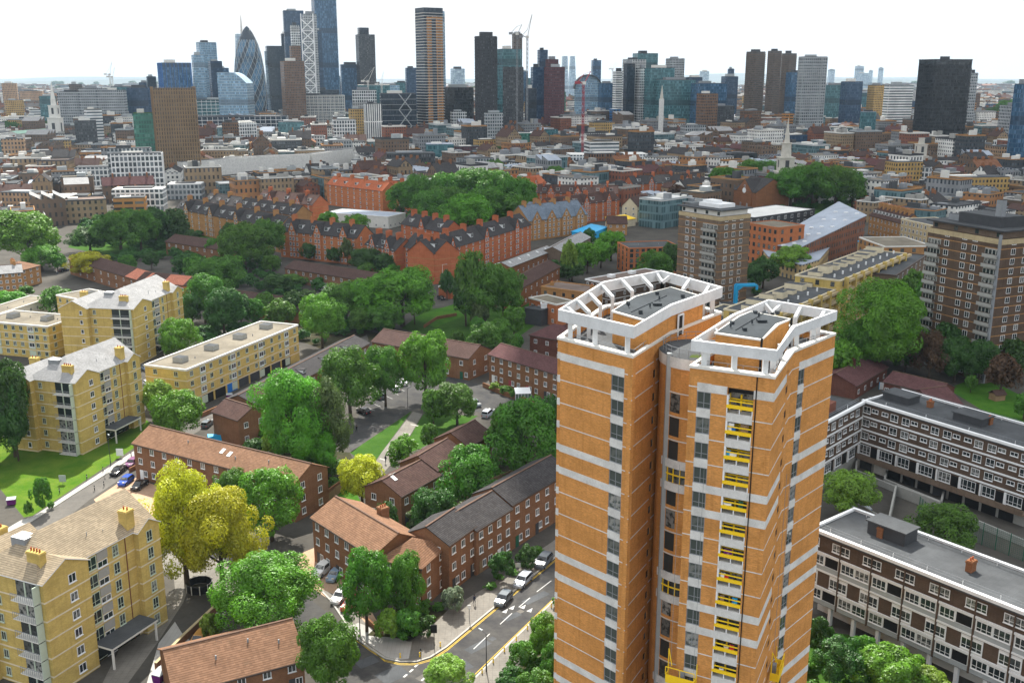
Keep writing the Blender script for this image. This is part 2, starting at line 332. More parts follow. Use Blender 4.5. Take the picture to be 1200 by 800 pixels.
# ---------------------------------------------------------------- the orange tower
def build_tower():
    STO=2.7; ZP=51.5
    T=thing('apartment_tower','tall orange brick residential tower with two wings, white concrete crown frames and yellow balcony rails','tower',(0,0,0))
    TB=[X['tower_brick'],X['concrete'],X['dkgrey'],X['glass']]
    def world(l,z): return [Vector((P(px,py,z).x,P(px,py,z).y)) for px,py in l]
    L=world([(654,362.5),(743,382.6),(788,357),(847,336),(774.8,316.6),(707,329.6)],54.9)   # front-left, front-right, bend, far right, far left, left bend
    D=world([(810,398.5),(910.6,410.8),(931.8,382.6),(981.4,364),(900.5,350.7),(858,368)],54.35)
    wings=[]
    band=lambda k: k%5==4 or k%5==0
    zl=[ZP-1.9-STO*k for k in range(18)]
    def facet(w, a, b, cols, wide=(0.0,1.0), detail=True, lines=True):
        """one wall of a wing: thin brick strips between columns of openings; cols (u0,u1,kind)"""
        d=(b-a); Ln=d.length; d.normalize(); n=Vector((d.y,-d.x))
        rz=math.atan2(d.y,d.x)
        def q(u,off,z): p=a+d*(u*Ln)+n*off; return (p.x,p.y,z)
        def strip(mb,u0,u1,z0,z1,o0,o1,mi=0):
            pts=[q(u0,o1,z0),q(u1,o1,z0),q(u1,o0,z0),q(u0,o0,z0),q(u0,o1,z1),q(u1,o1,z1),q(u1,o0,z1),q(u0,o0,z1)]
            mb.add(pts,[[0,1,5,4],[1,2,6,5],[2,3,7,6],[3,0,4,7],[4,5,6,7],[3,2,1,0]],mi)
        edges=[0.0]
        for c in cols: edges+= [c[0],c[1]]
        edges.append(1.0)
        for i in range(0,len(edges),2):
            if edges[i+1]-edges[i]>.004: strip(w['brick'],edges[i],edges[i+1],0,ZP,-.5,0)
        for u0,u1,kind in cols:
            strip(w['brick'],u0,u1,ZP-1.5,ZP,-.5,-.002)
            strip(w['brick'],u0,u1,0,8,-.5,-.002)
            W=(u1-u0)*Ln; um=(u0+u1)/2
            for k in range(16):
                top=zl[k]-.42; 
                if kind=='win':
                    strip(w['pan'],u0,u1,zl[k]-.42,zl[k]+.5,-.3,.03)
                    x,y,_=q(um,-.12,0); zb=top-1.78
                    if 9<zb: w['wins'].append((x,y,zb,rz,W,1.78,'tm'))
                    strip(w['dark'],u0,u1,zb-.1,top,-.5,-.4)
                elif kind=='slit':
                    strip(w['brick'],u0,u1,zl[k]-1.0,zl[k]+.75,-.5,-.002)
                    x,y,_=q(um,-.15,0); w['wins'].append((x,y,zl[k]-1.0-.9-.05,rz,W,.95,'d'))
                    strip(w['dark'],u0,u1,zl[k]-2.0,zl[k]-1.0,-.5,-.35)
                elif kind=='open':
                    strip(w['dark'],u0,u1,zl[k]-STO+.5,zl[k]-.3,-.5,-.3)
                    strip(w['pan'],u0,u1,zl[k]-.3,zl[k]+.5,-.4,.02)
                elif kind=='balc' and detail:
                    w['balc'].append((a.copy(),d.copy(),n.copy(),Ln,u0,u1,zl[k],rz,k))
        for k in range(18):
            z=zl[k]; gaps=[(edges[i],edges[i+1]) for i in range(0,len(edges),2)]
            wide_here=band(k) and wide is not None
            for u0,u1 in gaps:
                if u1-u0<.02: continue
                if wide_here and wide[0]-.001<=u0 and u1<=wide[1]+.001: strip(w['pan'],u0,u1,z-.42,z+.45,0,.035)
                elif lines: strip(w['pan'],u0,u1,z-.05,z+.055,0,.03)
    def wing(Q, idx):
        w=dict(brick=MB(),pan=MB(),dark=MB(),wins=[],balc=[])
        if idx==0:
            facet(w,Q[0],Q[1],[(.0,.04,'open'),(.735,.90,'win')],wide=(.03,.74))
            facet(w,Q[1],Q[2],[(.53,.60,'slit')],wide=None)
            facet(w,Q[2],Q[3],[],wide=None)
        else:
            facet(w,Q[0],Q[1],[(.10,.27,'win'),(.46,.77,'balc')],wide=(.26,1.0))
            facet(w,Q[1],Q[2],[(.68,.80,'slit')],wide=(0,.7))
            facet(w,Q[2],Q[3],[(.16,.30,'win')],wide=(.28,1.0))
        facet(w,Q[3],Q[4],[],wide=None); facet(w,Q[4],Q[5],[],wide=None); facet(w,Q[5],Q[0],[],wide=None)
        c=sum(Q,Vector((0,0)))/6
        def inset(p,k):
            v=(c-p); return p+v.normalized()*k
        # bent bar: point at s along (0..2) and t across (0 left .. 1 right)
        def bar(s,t):
            lft=[Q[0],Q[5],Q[4]]; rgt=[Q[1],Q[2],Q[3]]
            i=min(1,int(s)); f=s-i
            return (lft[i].lerp(lft[i+1],f)).lerp(rgt[i].lerp(rgt[i+1],f),t)
        core=[bar(.06,.06),bar(.06,.94),bar(1,.95),bar(1.94,.94),bar(1.94,.06),bar(1,.05)]
        if idx==1: core=[bar(.16,.06),bar(.16,.94),bar(1,.93),bar(1.94,.94),bar(1.94,.06),bar(1,.05)]
        w['brick'].prism([tuple(p) for p in core],0,ZP-.85,2,2)
        wl=w['brick'].build('brick_wall',TB,T); w['pan'].build('white_panel',X['concrete'],wl); w['dark'].build('dark_reveal',X['black'],wl)
        for x,y,z,rz,W,h,st in w['wins']: window(T,x,y,z,rz,W,h,st)
        # parapet coping with a rail behind it
        m=MB(); rl=MB()
        for i in range(6):
            a,b=Q[i],Q[(i+1)%6]; a2,b2=inset(a,.75),inset(b,.75); o1,o2=inset(a,-.12),inset(b,-.12)
            m.add([(o1.x,o1.y,ZP),(o2.x,o2.y,ZP),(b2.x,b2.y,ZP),(a2.x,a2.y,ZP),(o1.x,o1.y,ZP+.28),(o2.x,o2.y,ZP+.28),(b2.x,b2.y,ZP+.28),(a2.x,a2.y,ZP+.28)],[[0,1,5,4],[1,2,6,5],[2,3,7,6],[3,0,4,7],[4,5,6,7],[3,2,1,0]])
            r1,r2=inset(a,1.15),inset(b,1.15)
            for zz in (ZP+.2,ZP+.62): rl.tube((r1.x,r1.y,zz),(r2.x,r2.y,zz),.03,n=5)
            nn=int((r2-r1).length/1.5)
            for j in range(nn+1):
                p=r1.lerp(r2,j/max(1,nn)); rl.tube((p.x,p.y,ZP-.85),(p.x,p.y,ZP+.62),.025,n=5)
        m.build('parapet_coping',X['offwhite'],T); rl.build('roof_rail',X['midgrey'],T)
        m=MB(); m.prism([tuple(inset(p,.7)) for p in Q],ZP-.84,ZP-.8); m.build('roof_deck',X['f_grey'],T)
        # penthouse: brick drum under a slate grey roof
        t0,t1=((.5,.985) if idx==0 else (.12,.72)); s0,s1=((.42,1.62) if idx==0 else (.36,1.3))
        pl=[bar(s0,t0),bar(s0,t1),bar(1,t1),bar(s1,t1),bar(s1,t0),bar(1,t0)]
        zt=ZP+ (2.75 if idx==0 else 2.6)
        m=MB(); m.prism([tuple(p) for p in pl],ZP-.8,zt); pw=m.build('penthouse_wall',X['tower_brick'],T)
        cc=sum(pl,Vector((0,0)))/6
        m=MB(); m.prism([tuple(p+(p-cc).normalized()*.25) for p in pl],zt,zt+.17); m.build('penthouse_cornice',X['offwhite'],pw)
        m=MB(); m.prism([tuple(p+(cc-p).normalized()*.12) for p in pl],zt+.1,zt+.21)
        for s,t in ((s0+.2,t0+.1),(1.1,t0+.25),(.8,t0+.3)):
            p=bar(s,t); m.tube((p.x,p.y,zt+.3),(p.x,p.y,zt+.75),.1,n=7)
        for s,t in ((.55,t0+.3),(1.25,t0+.1),(1.4,t0+.35),(.7,t0+.05)):
            p=bar(s,t); m.box(p.x-.2,p.x+.2,p.y-.3,p.y+.3,zt+.2,zt+.2+.25+.2*t)
        a_=bar(.5,t0+.2); b_=bar(1.3,t0+.2); m.tube((a_.x,a_.y,zt+.26),(b_.x,b_.y,zt+.26),.04,n=5)
        p=bar(.95,(t0+t1)/2+.08); m.box(p.x-.5,p.x+.5,p.y-.5,p.y+.5,zt+.3,zt+.5)
        m.build('penthouse_roof',X['f_tower'],T)
        if idx==1:
            m=MB(); e=bar(s0,t1)+ (bar(s0,t1)-cc).normalized()*.25; m.tube((e.x,e.y,ZP-.8),(e.x,e.y,zt+.3),.12,n=7); m.tube((bar(s1,t1).x+.2,bar(s1,t1).y-.1,ZP-.8),(bar(s1,t1).x+.2,bar(s1,t1).y-.1,zt+.3),.12,n=7)
            m.build('drainpipe',X['black'],pw)
        else:
            a,b=Q[2],Q[3]; d=(b-a).normalized(); n=Vector((d.y,-d.x)); p=a.lerp(b,.12)+n*.03; q=p+d*.95
            m=MB(); m.beam((p.x,p.y,ZP+.6),(q.x,q.y,ZP+.6),.05,2.3,0); dd=m.build('roof_door',X['black'],T)
            m=MB(); p2=p-d*.1+n*.05; q2=q+d*.12+n*.05; m.beam((p2.x,p2.y,ZP-.55),(p2.x,p2.y,ZP+1.85),.2,.12); m.beam((q2.x,q2.y,ZP-.55),(q2.x,q2.y,ZP+1.85),.2,.12); m.beam((p2.x,p2.y,ZP+1.9),(q2.x,q2.y,ZP+1.9),.2,.15); m.build('door_frame',X['white'],dd)
        # the white concrete crown
        zt=54.9 if idx==0 else 54.35; bh=1.3 if idx==0 else 1.1
        m=MB()
        for i in range(6):
            a,b=Q[i],Q[(i+1)%6]; a2,b2=inset(a,.42),inset(b,.42)
            m.add([(a.x,a.y,zt-bh),(b.x,b.y,zt-bh),(b2.x,b2.y,zt-bh),(a2.x,a2.y,zt-bh),(a.x,a.y,zt),(b.x,b.y,zt),(b2.x,b2.y,zt),(a2.x,a2.y,zt)],[[0,1,5,4],[1,2,6,5],[2,3,7,6],[3,0,4,7],[4,5,6,7],[3,2,1,0]])
        cr=m.build('crown_beam',X['crown_white'],T)
        pm=MB(); pm2=[]
        def post(p): 
            k=MB(); k.beam((p.x,p.y,ZP-.8),(p.x,p.y,zt-bh+.02),.5,.5); k.build('crown_post',X['crown_white'],T)
        a,b=Q[0],Q[1]; din=(bar(.5,.5)-bar(0,.5)).normalized()*.75
        for f in ((.14,.48,.90) if idx==0 else (.14,.5,.86)): post(a.lerp(b,f)+din)
        if idx==0:
            a,b=Q[3],Q[2]; n=(Q[4]-Q[3]).normalized()
            post(a.lerp(b,.1)+n*.9)
        def strut(p, out):          # upright inside the parapet, then a raking arm up to the ring
            k=MB(); zk=zt-1.25; q=p+out
            k.beam((p.x,p.y,ZP-.8),(p.x,p.y,zk+.1),.4,.4); k.beam((p.x,p.y,zk),(q.x,q.y,zt-.3),.4,.42); k.build('crown_strut',X['crown_white'],T)
        if idx==0:
            for s in (.14,.36,.62,.92,1.28,1.62): 
                t=bar(s,0); i=bar(s,.2); strut(i,(t-i)*.82)
            e=bar(1.9,.12); strut(e,(bar(1.9,0)-e)*.9); strut(e,(bar(2,.2)-e)*.9)
            for t in (.5,.82): p=bar(1.86,t); strut(p,(bar(2,t)-p)*.8)
        else:
            for s in (.12,.5,.85): 
                t=bar(s,0); i=bar(s,.15); strut(i,(t-i)*.82)
            e=bar(1.86,.14); strut(e,(bar(1.86,0)-e)*.9); strut(e,(bar(2,.22)-e)*.9)
            for t in (.5,.84): p=bar(1.84,t); strut(p,(bar(2,t)-p)*.8)
            for s in (.3,.62,1.2,1.6): p=bar(s,.9); post(p)
        wings.append(w); return bar
    barL=wing(L,0); barD=wing(D,1)
    # balconies of the right wing
    cloth=['denim','skin','white','cyan','offwhite','redp','purple','pink','wood','blue','green_p','cream']
    r2=random.Random(5)
    for a,d,n,Ln,u0,u1,z,rz,k in wings[1]['balc']:
        o=a+d*(u0*Ln); W=(u1-u0)*Ln
        B=link('balcony',None,T,(o.x,o.y,z-STO+.45),rz)
        m=MB(); H=STO-.95
        m.box(0,W,0.0,.12,-.9,0.0); m.box(.002,W-.002,.12,1.25,-.12,-.02)       # upstand, floor
        bf=m.mesh('balcony_front',X['concrete']); link('balcony_front',bf,B)
        m=MB(); m.face([(0,1.2,0),(W,1.2,0),(W,1.2,H+.1),(0,1.2,H+.1)]); m.face([(0,0.5,0),(0,1.2,0),(0,1.2,H+.1),(0,.5,H+.1)][::-1]); m.face([(W,.5,0),(W,1.2,0),(W,1.2,H+.1),(W,.5,H+.1)])
        link('balcony_glazing',m.mesh('balcony_glazing',X['glass']),B)
        m=MB(); m.box(0,W,-.02,.16,.52,.88); m.box(0,W,.04,.12,1.22,1.34); m.box(.02,.1,.9,1.18,0,H); m.box(W*.42,W*.42+.16,1.0,1.17,0,H); m.box(0,W,1.0,1.15,1.15,1.3); m.box(W-.1,W-.02,.9,1.18,0,H)
        link('balcony_rail',m.mesh('balcony_rail',X['yellow']),B)
        for bx in ((0,.1,.0,.1,0,.61),(W-.1,W,.0,.1,0,.61),(W/2-.05,W/2+.05,0,.08,0,.61),(.0,.18,-.01,.4,.87,H+.1)): m=MB(); m.box(*bx); m.build('rail_post',X['white'],B)
        if k in (1,2,4,6,7,8,10,11,12,13):
            for j in range(r2.randint(1,4)):
                x=r2.uniform(.2,W-.7); m=MB(); ww=r2.uniform(.3,.9); hh=r2.uniform(.4,.9); zz=r2.uniform(.5,.9)
                m.prism([(x,.2),(x+ww*.5,.14),(x+ww,.24),(x+ww*.9,.34),(x+ww*.4,.26),(x+.03,.32)],zz,zz+hh)
                cn=r2.choice(cloth)
                if k==2: cn=['cyan','white','white','white'][j]
                tag(m.build('laundry',X[cn],None,(o.x,o.y,z-STO+.45),rz),'clothes and cloths drying on a yellow railed balcony of the orange brick tower','laundry','laundry on the tower balconies')
    # rounded stair tower between the wings
    cx,cy,rr=20.9,107.6,4.6
    def arc(rad,n=28): return [(cx+rad*math.cos(2*math.pi*i/n),cy+rad*math.sin(2*math.pi*i/n)) for i in range(n)]
    zt=50.6
    m=MB(); m.prism(arc(rr),0,zt); S=m.build('stair_drum',X['tower_brick'],T)
    m=MB(); m.prism(arc(rr+.12),zt-.95,zt+.25,0,1); m.build('drum_coping',[X['concrete'],X['f_dark']],S)
    m=MB(); m.prism([(cx-2.0,cy-3.2),(cx-.2,cy-3.6),(cx+1,cy-2.2),(cx-1.4,cy-1.9)],zt+.2,zt+.262); m.build('moss_patch',X['moss'],S)
    m=MB()
    for rad in (rr-.3,):
        pts=arc(rad,24)
        for i in range(24):
            a=pts[i]; b=pts[(i+1)%24]; m.tube((a[0],a[1],zt+1.2),(b[0],b[1],zt+1.2),.03,n=4); m.tube((a[0],a[1],zt+.75),(b[0],b[1],zt+.75),.025,n=4); m.tube((a[0],a[1],zt+.2),(a[0],a[1],zt+1.2),.03,n=4)
    m.build('drum_rail',X['midgrey'],S)
    bd=MB(); dg=MB(); yl=MB(); gl=MB()
    def ring(mb,a0,a1,z0,z1,r0,r1,n=8,mi=0):
        for i in range(n):
            t0=R(a0+(a1-a0)*i/n); t1=R(a0+(a1-a0)*(i+1)/n)
            q=lambda r,t,z:(cx+r*math.cos(t),cy+r*math.sin(t),z)
            pts=[q(r1,t0,z0),q(r1,t1,z0),q(r0,t1,z0),q(r0,t0,z0),q(r1,t0,z1),q(r1,t1,z1),q(r0,t1,z1),q(r0,t0,z1)]
            mb.add(pts,[[0,1,5,4],[1,2,6,5],[2,3,7,6],[3,0,4,7],[4,5,6,7],[3,2,1,0]],mi)
    for k in range(1,18):
        z=zl[k]
        bd=MB(); dg=MB(); gl=MB(); yl=MB()
        if band(k): ring(bd,204,300,z-.5,z+.45,rr,rr+.16,14)
        else: ring(bd,204,300,z-.06,z+.06,rr,rr+.03,14)
        if k%5==4:
            ring(gl,214,280,z-2.2,z-.5,rr,rr+.02,10)
            for a in range(216,280,10): ring(yl,a,a+1.3,z-2.2,z-.5,rr+.02,rr+.1,1)
            ring(yl,214,280,z-1.35,z-1.2,rr+.02,rr+.1,10)
        else:
            ring(dg,216,232,z-2.25,z-.12,rr,rr+.02,2)
        bd.build('drum_band',X['concrete'],S)
        if dg.v: dg.build('drum_window',X['glass'],S)
        if gl.v: gl.build('landing_glazing',X['glass'],S); yl.build('landing_frame',X['yellow'],S)
    m=MB(); pt=Vector((16.95,105.3))
    m.beam((pt.x,pt.y,0),(pt.x,pt.y,zt+.5),.55,.55); m.build('refuse_duct',X['grey'],T)
    m=MB(); a=D[0].lerp(D[1],.80); d=(D[1]-D[0]).normalized(); n=Vector((d.y,-d.x)); a=a+n*.06
    m.tube((a.x,a.y,5),(a.x,a.y,ZP),.06,n=6); a=D[0].lerp(D[1],.035)+n*.06; a2=D[1]+n*.02
    m.build('drainpipe',X['black'],T)
    # yellow access cradles hanging on the right wing
    for (A,Bq,f,z,lab) in ((D[0],D[1],.1,16.2,'yellow access cradle hanging beside the rounded stair drum of the orange brick tower'),(D[1],D[2],.93,13.6,'yellow sheeted cradle hanging on the right hand side of the orange brick tower')):
        d=(Bq-A).normalized(); n=Vector((d.y,-d.x)); p=A.lerp(Bq,f)+n*.25
        C=thing('access_cradle',lab,'cradle',(p.x,p.y,z),math.atan2(d.y,d.x))
        m=MB(); m.box(-1.6,1.6,-1.1,-.1,0,.12); m.box(-1.6,1.6,-1.12,-1.05,.12,1.0); m.box(-1.62,-1.55,-1.05,-.1,.12,1.0); m.box(1.55,1.62,-1.05,-.1,.12,1.0); m.build('platform',X['yellow'],C)
        m=MB()
        for x in (-1.6,0,1.6): m.tube((x,-1.1,1.0),(x,-1.1,1.9),.05,n=6)
        m.tube((-1.6,-1.1,1.9),(1.6,-1.1,1.9),.05,n=6); m.tube((-1.6,-.2,1),(-1.6,-.2,3.6),.06,n=6); m.tube((1.6,-.2,1),(1.6,-.2,2.6),.06,n=6); m.tube((-1.6,-.2,3.6),(-1.0,-.8,2),.05,n=6)
        m.build('frame',X['yellow'],C)
        m=MB(); m.box(-.3,.3,-.5,-.1,.12,1.3); m.tube((-1.3,-.3,1.5),(-1.3,-.3,25),.02,n=4); m.tube((1.3,-.3,1.5),(1.3,-.3,25),.02,n=4); m.build('hoist',X['midgrey'],C)
    for p in L+D: OCC.append((p.x,p.y,14))
build_tower()
# ---------------------------------------------------------------- the ground and what is laid on it
m=MB(); m.face([(-16000,-500,0),(16000,-500,0),(16000,20500,0),(-16000,20500,0)]); struct('ground',m,X['yard'])
def sheet(name, px, mat, layer=1, thick=None):
    pts=[P(x,y,0) for x,y in px]; m=MB()
    a=sum(pts[i].x*pts[(i+1)%len(pts)].y-pts[(i+1)%len(pts)].x*pts[i].y for i in range(len(pts)))
    if a<0: pts=pts[::-1]
    if thick: m.prism([(p.x,p.y) for p in pts],-.3,thick)
    else: m.face([(p.x,p.y,.004*layer) for p in pts])
    return struct(name,m,X[mat])
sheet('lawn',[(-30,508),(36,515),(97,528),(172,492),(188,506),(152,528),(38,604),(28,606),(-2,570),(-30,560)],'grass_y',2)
sheet('street',[(-40,668),(30,614),(92,574),(157,534),(205,503),(242,481),(302,454),(372,420),(430,392),(432,399),(374,430),(304,466),(248,496),(165,545),(104,586),(52,628),(-10,680)],'asphalt2',2)
sheet('pavement',[(-30,642),(26,609),(38,606),(155,530),(190,508),(191,511),(157,534.5),(92,575),(30,615),(-30,655)],'palepave',3,.12)
sheet('forecourt',[(110,585),(152,557),(200,575),(178,603),(140,625)],'brickpave',3)
sheet('yard_paving',[(150,800),(185,752),(215,705),(235,650),(200,640),(205,690),(150,740),(120,800)],'pave',2)
sheet('sunlit_patch',[(172,800),(186,753),(205,728),(213,741),(228,755),(205,800)],'palepave',3)  # sunlit triangle of the yard, its light put into a paler paving
sheet('verge',[(180,668),(196,648),(262,655),(285,690),(262,700),(238,676)],'pave',3)
sheet('road',[(860,500),(800,545),(700,617),(655,650),(600,695),(560,728),(524,758),(505,770),(488,775),(468,775),(450,771),(432,759),(415,746),(395,727),(350,690),(300,668),(250,640),(205,612),(190,628),(240,662),(290,690),(330,712),(360,742),(395,785),(415,820),(455,860),(520,840),(550,799),(600,750),(652,700),(700,662),(800,582),(870,530)],'asphalt',2)
sheet('pavement',[(375,690),(388,703),(416,745),(433,758),(451,770),(469,774),(488,774),(504,769),(523,757),(559,727),(599,694),(654,649),(700,616),(800,544),(790,536),(690,605),(640,640),(575,685),(525,715),(505,735),(480,752),(455,748),(430,732),(400,700)],'pave',3,.12)
sheet('pale_apron',[(407,735),(420,730),(478,752),(483,752),(479,772),(466,773.3),(452,770),(434,757)],'palepave',31,None)
sheet('pavement',[(551,801),(601,751),(653,701),(700,663),(720,680),(653,735),(590,790),(575,815)],'pave',3,.12)
sheet('driveway',[(343,652),(372,640),(420,690),(445,733),(428,738),(400,712),(368,690)],'brickpave',4)
sheet('garden_path',[(484,482),(495,485),(466,535),(444,560),(433,553),(447,530)],'pave',3)
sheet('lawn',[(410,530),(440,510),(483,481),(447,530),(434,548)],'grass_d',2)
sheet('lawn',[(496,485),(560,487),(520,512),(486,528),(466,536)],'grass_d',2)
sheet('lawn',[(380,588),(412,566),(424,590),(402,612)],'grass',2)
sheet('car_park',[(404,512),(440,455),(486,433),(520,436),(560,450),(600,468),(660,505),(660,528),(590,486),(520,478),(486,479),(440,508),(412,530)],'asphalt',2)
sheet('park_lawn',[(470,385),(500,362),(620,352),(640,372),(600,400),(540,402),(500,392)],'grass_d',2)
sheet('park_lawn',[(483,372),(545,352),(560,362),(510,384)],'grass',3)
sheet('garden_ground',[(445,600),(560,530),(660,520),(660,545),(515,622),(480,645)],'soil',1)
sheet('garden_ground',[(300,520),(410,530),(432,575),(380,590),(372,552)],'soil',1)
sheet('garden_ground',[(80,290),(95,255),(215,255),(260,290),(200,300),(130,300)],'grass_d',1)
sheet('garden_ground',[(215,430),(330,360),(460,395),(380,410),(300,380)],'soil',1)
sheet('circus_garden',[(450,262),(470,238),(560,226),(625,240),(615,255),(520,268)],'grass_d',1)
sheet('garden_ground',[(900,262),(1010,240),(1005,225),(830,222)],'grass_d',1)
sheet('garden_ground',[(430,745),(480,700),(524,716),(503,735),(480,750),(455,747)],'soil',34)
sheet('garden_ground',[(600,790),(653,738),(653,690),(720,700),(720,820),(580,830)],'soil',36)
sheet('lawn',[(930,735),(1010,745),(1050,815),(930,830)],'grass_d',2)
sheet('lawn',[(1110,455),(1150,440),(1210,470),(1210,505),(1150,480)],'grass',2)
sheet('sunlit_lawn',[(185,475),(205,455),(215,490),(190,505)],'grass_y',3)
# kerbs and road paint
def strip(name, pts, w, mat, z=.013, h=None):
    m=MB(); q=[P(x,y,0) for x,y in pts]
    for i in range(len(q)-1):
        a,b=q[i],q[i+1]; d=(b-a).normalized(); n=Vector((-d.y,d.x,0))*(w/2)
        if h: m.prism([(a-n)[:2],(b-n)[:2],(b+n)[:2],(a+n)[:2]],0,h)
        else: m.face([((a-n).x,(a-n).y,z),((b-n).x,(b-n).y,z),((b+n).x,(b+n).y,z),((a+n).x,(a+n).y,z)])
    return struct(name,m,X[mat])
strip('kerb',[(375,690.5),(388,704),(416,746),(433,759),(451,771),(469,775),(488,775),(504,770),(523,758),(559,728),(599,695),(654,650),(700,617)],.28,'kerb',h=.135)
strip('kerb',[(551,800),(601,750),(653,700),(700,662)],.28,'kerb',h=.135)
strip('kerb',[(30,615.5),(92,575.5),(157,535),(190,511.5)],.25,'kerb',h=.135)
for dx in (0,2.4): strip('yellow_line',[(416+dx,749+dx),(433+dx,761.5),(451,773.2+dx*.5),(469,777+dx*.6),(488,777+dx*.6),(505,772+dx*.6),(524,760+dx*.7),(560,730+dx*.7),(600,697+dx*.6),(655,652+dx*.6)],.13,'line_y')
strip('yellow_line',[(549,797),(598,749.5),(651,698.8),(690,665)],.14,'line_y')
for a,b in (((555,760),(574,742)),((586,731),(600,718)),((629,693),(646,680)),((608,711),(621,700)),((528,786),(542,772)),((664,664),(690,643))): strip('lane_mark',[a,b],.16,'line_w')
for x,y in ((520,776),(512,783),(503,790),(494,797),(486,781),(480,787),(473,793)): strip('give_way_mark',[(x,y),(x+4,y-3.4)],.3,'line_w')
for x,y,s in ((613,711,1),(621,715,-1),(592,716,1),(600,712,-1)):
    c=P(x,y,0); m=MB(); d=(P(600,718)-P(586,731)); d.z=0; d.normalize(); n=Vector((-d.y,d.x,0)); m.face([tuple(c+n*.4-d*.4+Vector((0,0,.013))),tuple(c-n*.4-d*.4+Vector((0,0,.013))),tuple(c+d*.9+Vector((0,0,.013)))][::-1]); struct('hump_mark',m,X['line_w'])
for x0,y0,k in ((436,470,9),(470,520,0)):
    for i in range(k): strip('bay_mark',[(432+i*7,478-i*4.6),(439+i*7,481-i*4.6)],.12,'line_w')
for i in range(5): strip('path_step',[(481-i*9,497+i*10),(490-i*9.5,499+i*10)],.5,'palepave',.02)

_g=random.Random(6)
for x,y,w_,l_ in ((560,757,1.6,4),(600,722,1.2,3),(540,781,2.2,3),(628,700,1.4,5),(500,795,2.5,2),(460,790,3,4),(430,775,2,3),(577,748,.9,.9),(610,716,.9,.9),(520,792,.8,.8)):
    c=P(x,y,0); a=.72+_g.uniform(-.1,.1); d=Vector((math.cos(a),math.sin(a),0))*l_/2; n=Vector((-math.sin(a),math.cos(a),0))*w_/2; m=MB(); z=Vector((0,0,.0105)); m.face([tuple(c-d-n+z),tuple(c+d-n+z),tuple(c+d+n+z),tuple(c-d+n+z)]); struct('road_patch',m,X[_g.choice(['f_dark','f_dark','asphalt2'])])
# ---------------------------------------------------------------- building generator
def frame2(pl,pr,h):
    a=P(pl[0],pl[1],h) if len(pl)==2 else Vector(pl); b=P(pr[0],pr[1],h) if len(pr)==2 else Vector(pr)
    d=Vector((b.x-a.x,b.y-a.y)); return Vector((a.x,a.y,0)),math.atan2(d.y,d.x),d.length
def side_spots(L,D,side):
    return dict(f=(L,lambda t:(t,0,0)),r=(D,lambda t:(L,t,math.pi/2)),b=(L,lambda t:(L-t,D,math.pi)),l=(D,lambda t:(0,D-t,-math.pi/2)))[side]
def chimney(parent,x,y,z0,z1,w,d,mat,pots=2,rz=0):
    m=MB(); m.box(-w/2,w/2,-d/2,d/2,z0,z1,0); m.box(-w/2-.08,w/2+.08,-d/2-.08,d/2+.08,z1-.35,z1-.12,0)
    for i in range(pots):
        t=(i+.5)/pots-.5; px,py=(t*w*.85,0) if w>d else (0,t*d*.85)
        m.tube((px,py,z1),(px,py,z1+.45),.14,.11,7,1)
    return m.build('chimney',[X[mat],X['t_red']],parent,(x,y,0),rz)
def dormer(parent,x,y,z,w,h,depth,mat='white',gm='glass',rf='f_grey'):
    """box dormer whose face stands at local y"""
    m=MB(); m.box(-w/2,w/2,0,depth,-.5,h,0,2); m.box(-w/2-.12,w/2+.12,-.15,depth,h+.002,h+.14,2)
    n=max(1,round(w/.9))
    for i in range(n):
        a=-w/2+.12+(w-.24)*i/n+.05; b=-w/2+.12+(w-.24)*(i+1)/n-.05; m.face([(a,-.02,.2),(b,-.02,.2),(b,-.02,h-.15),(a,-.02,h-.15)],1)
    return m.build('dormer',[X[mat],X[gm],X[rf]],parent,(x,y,z))
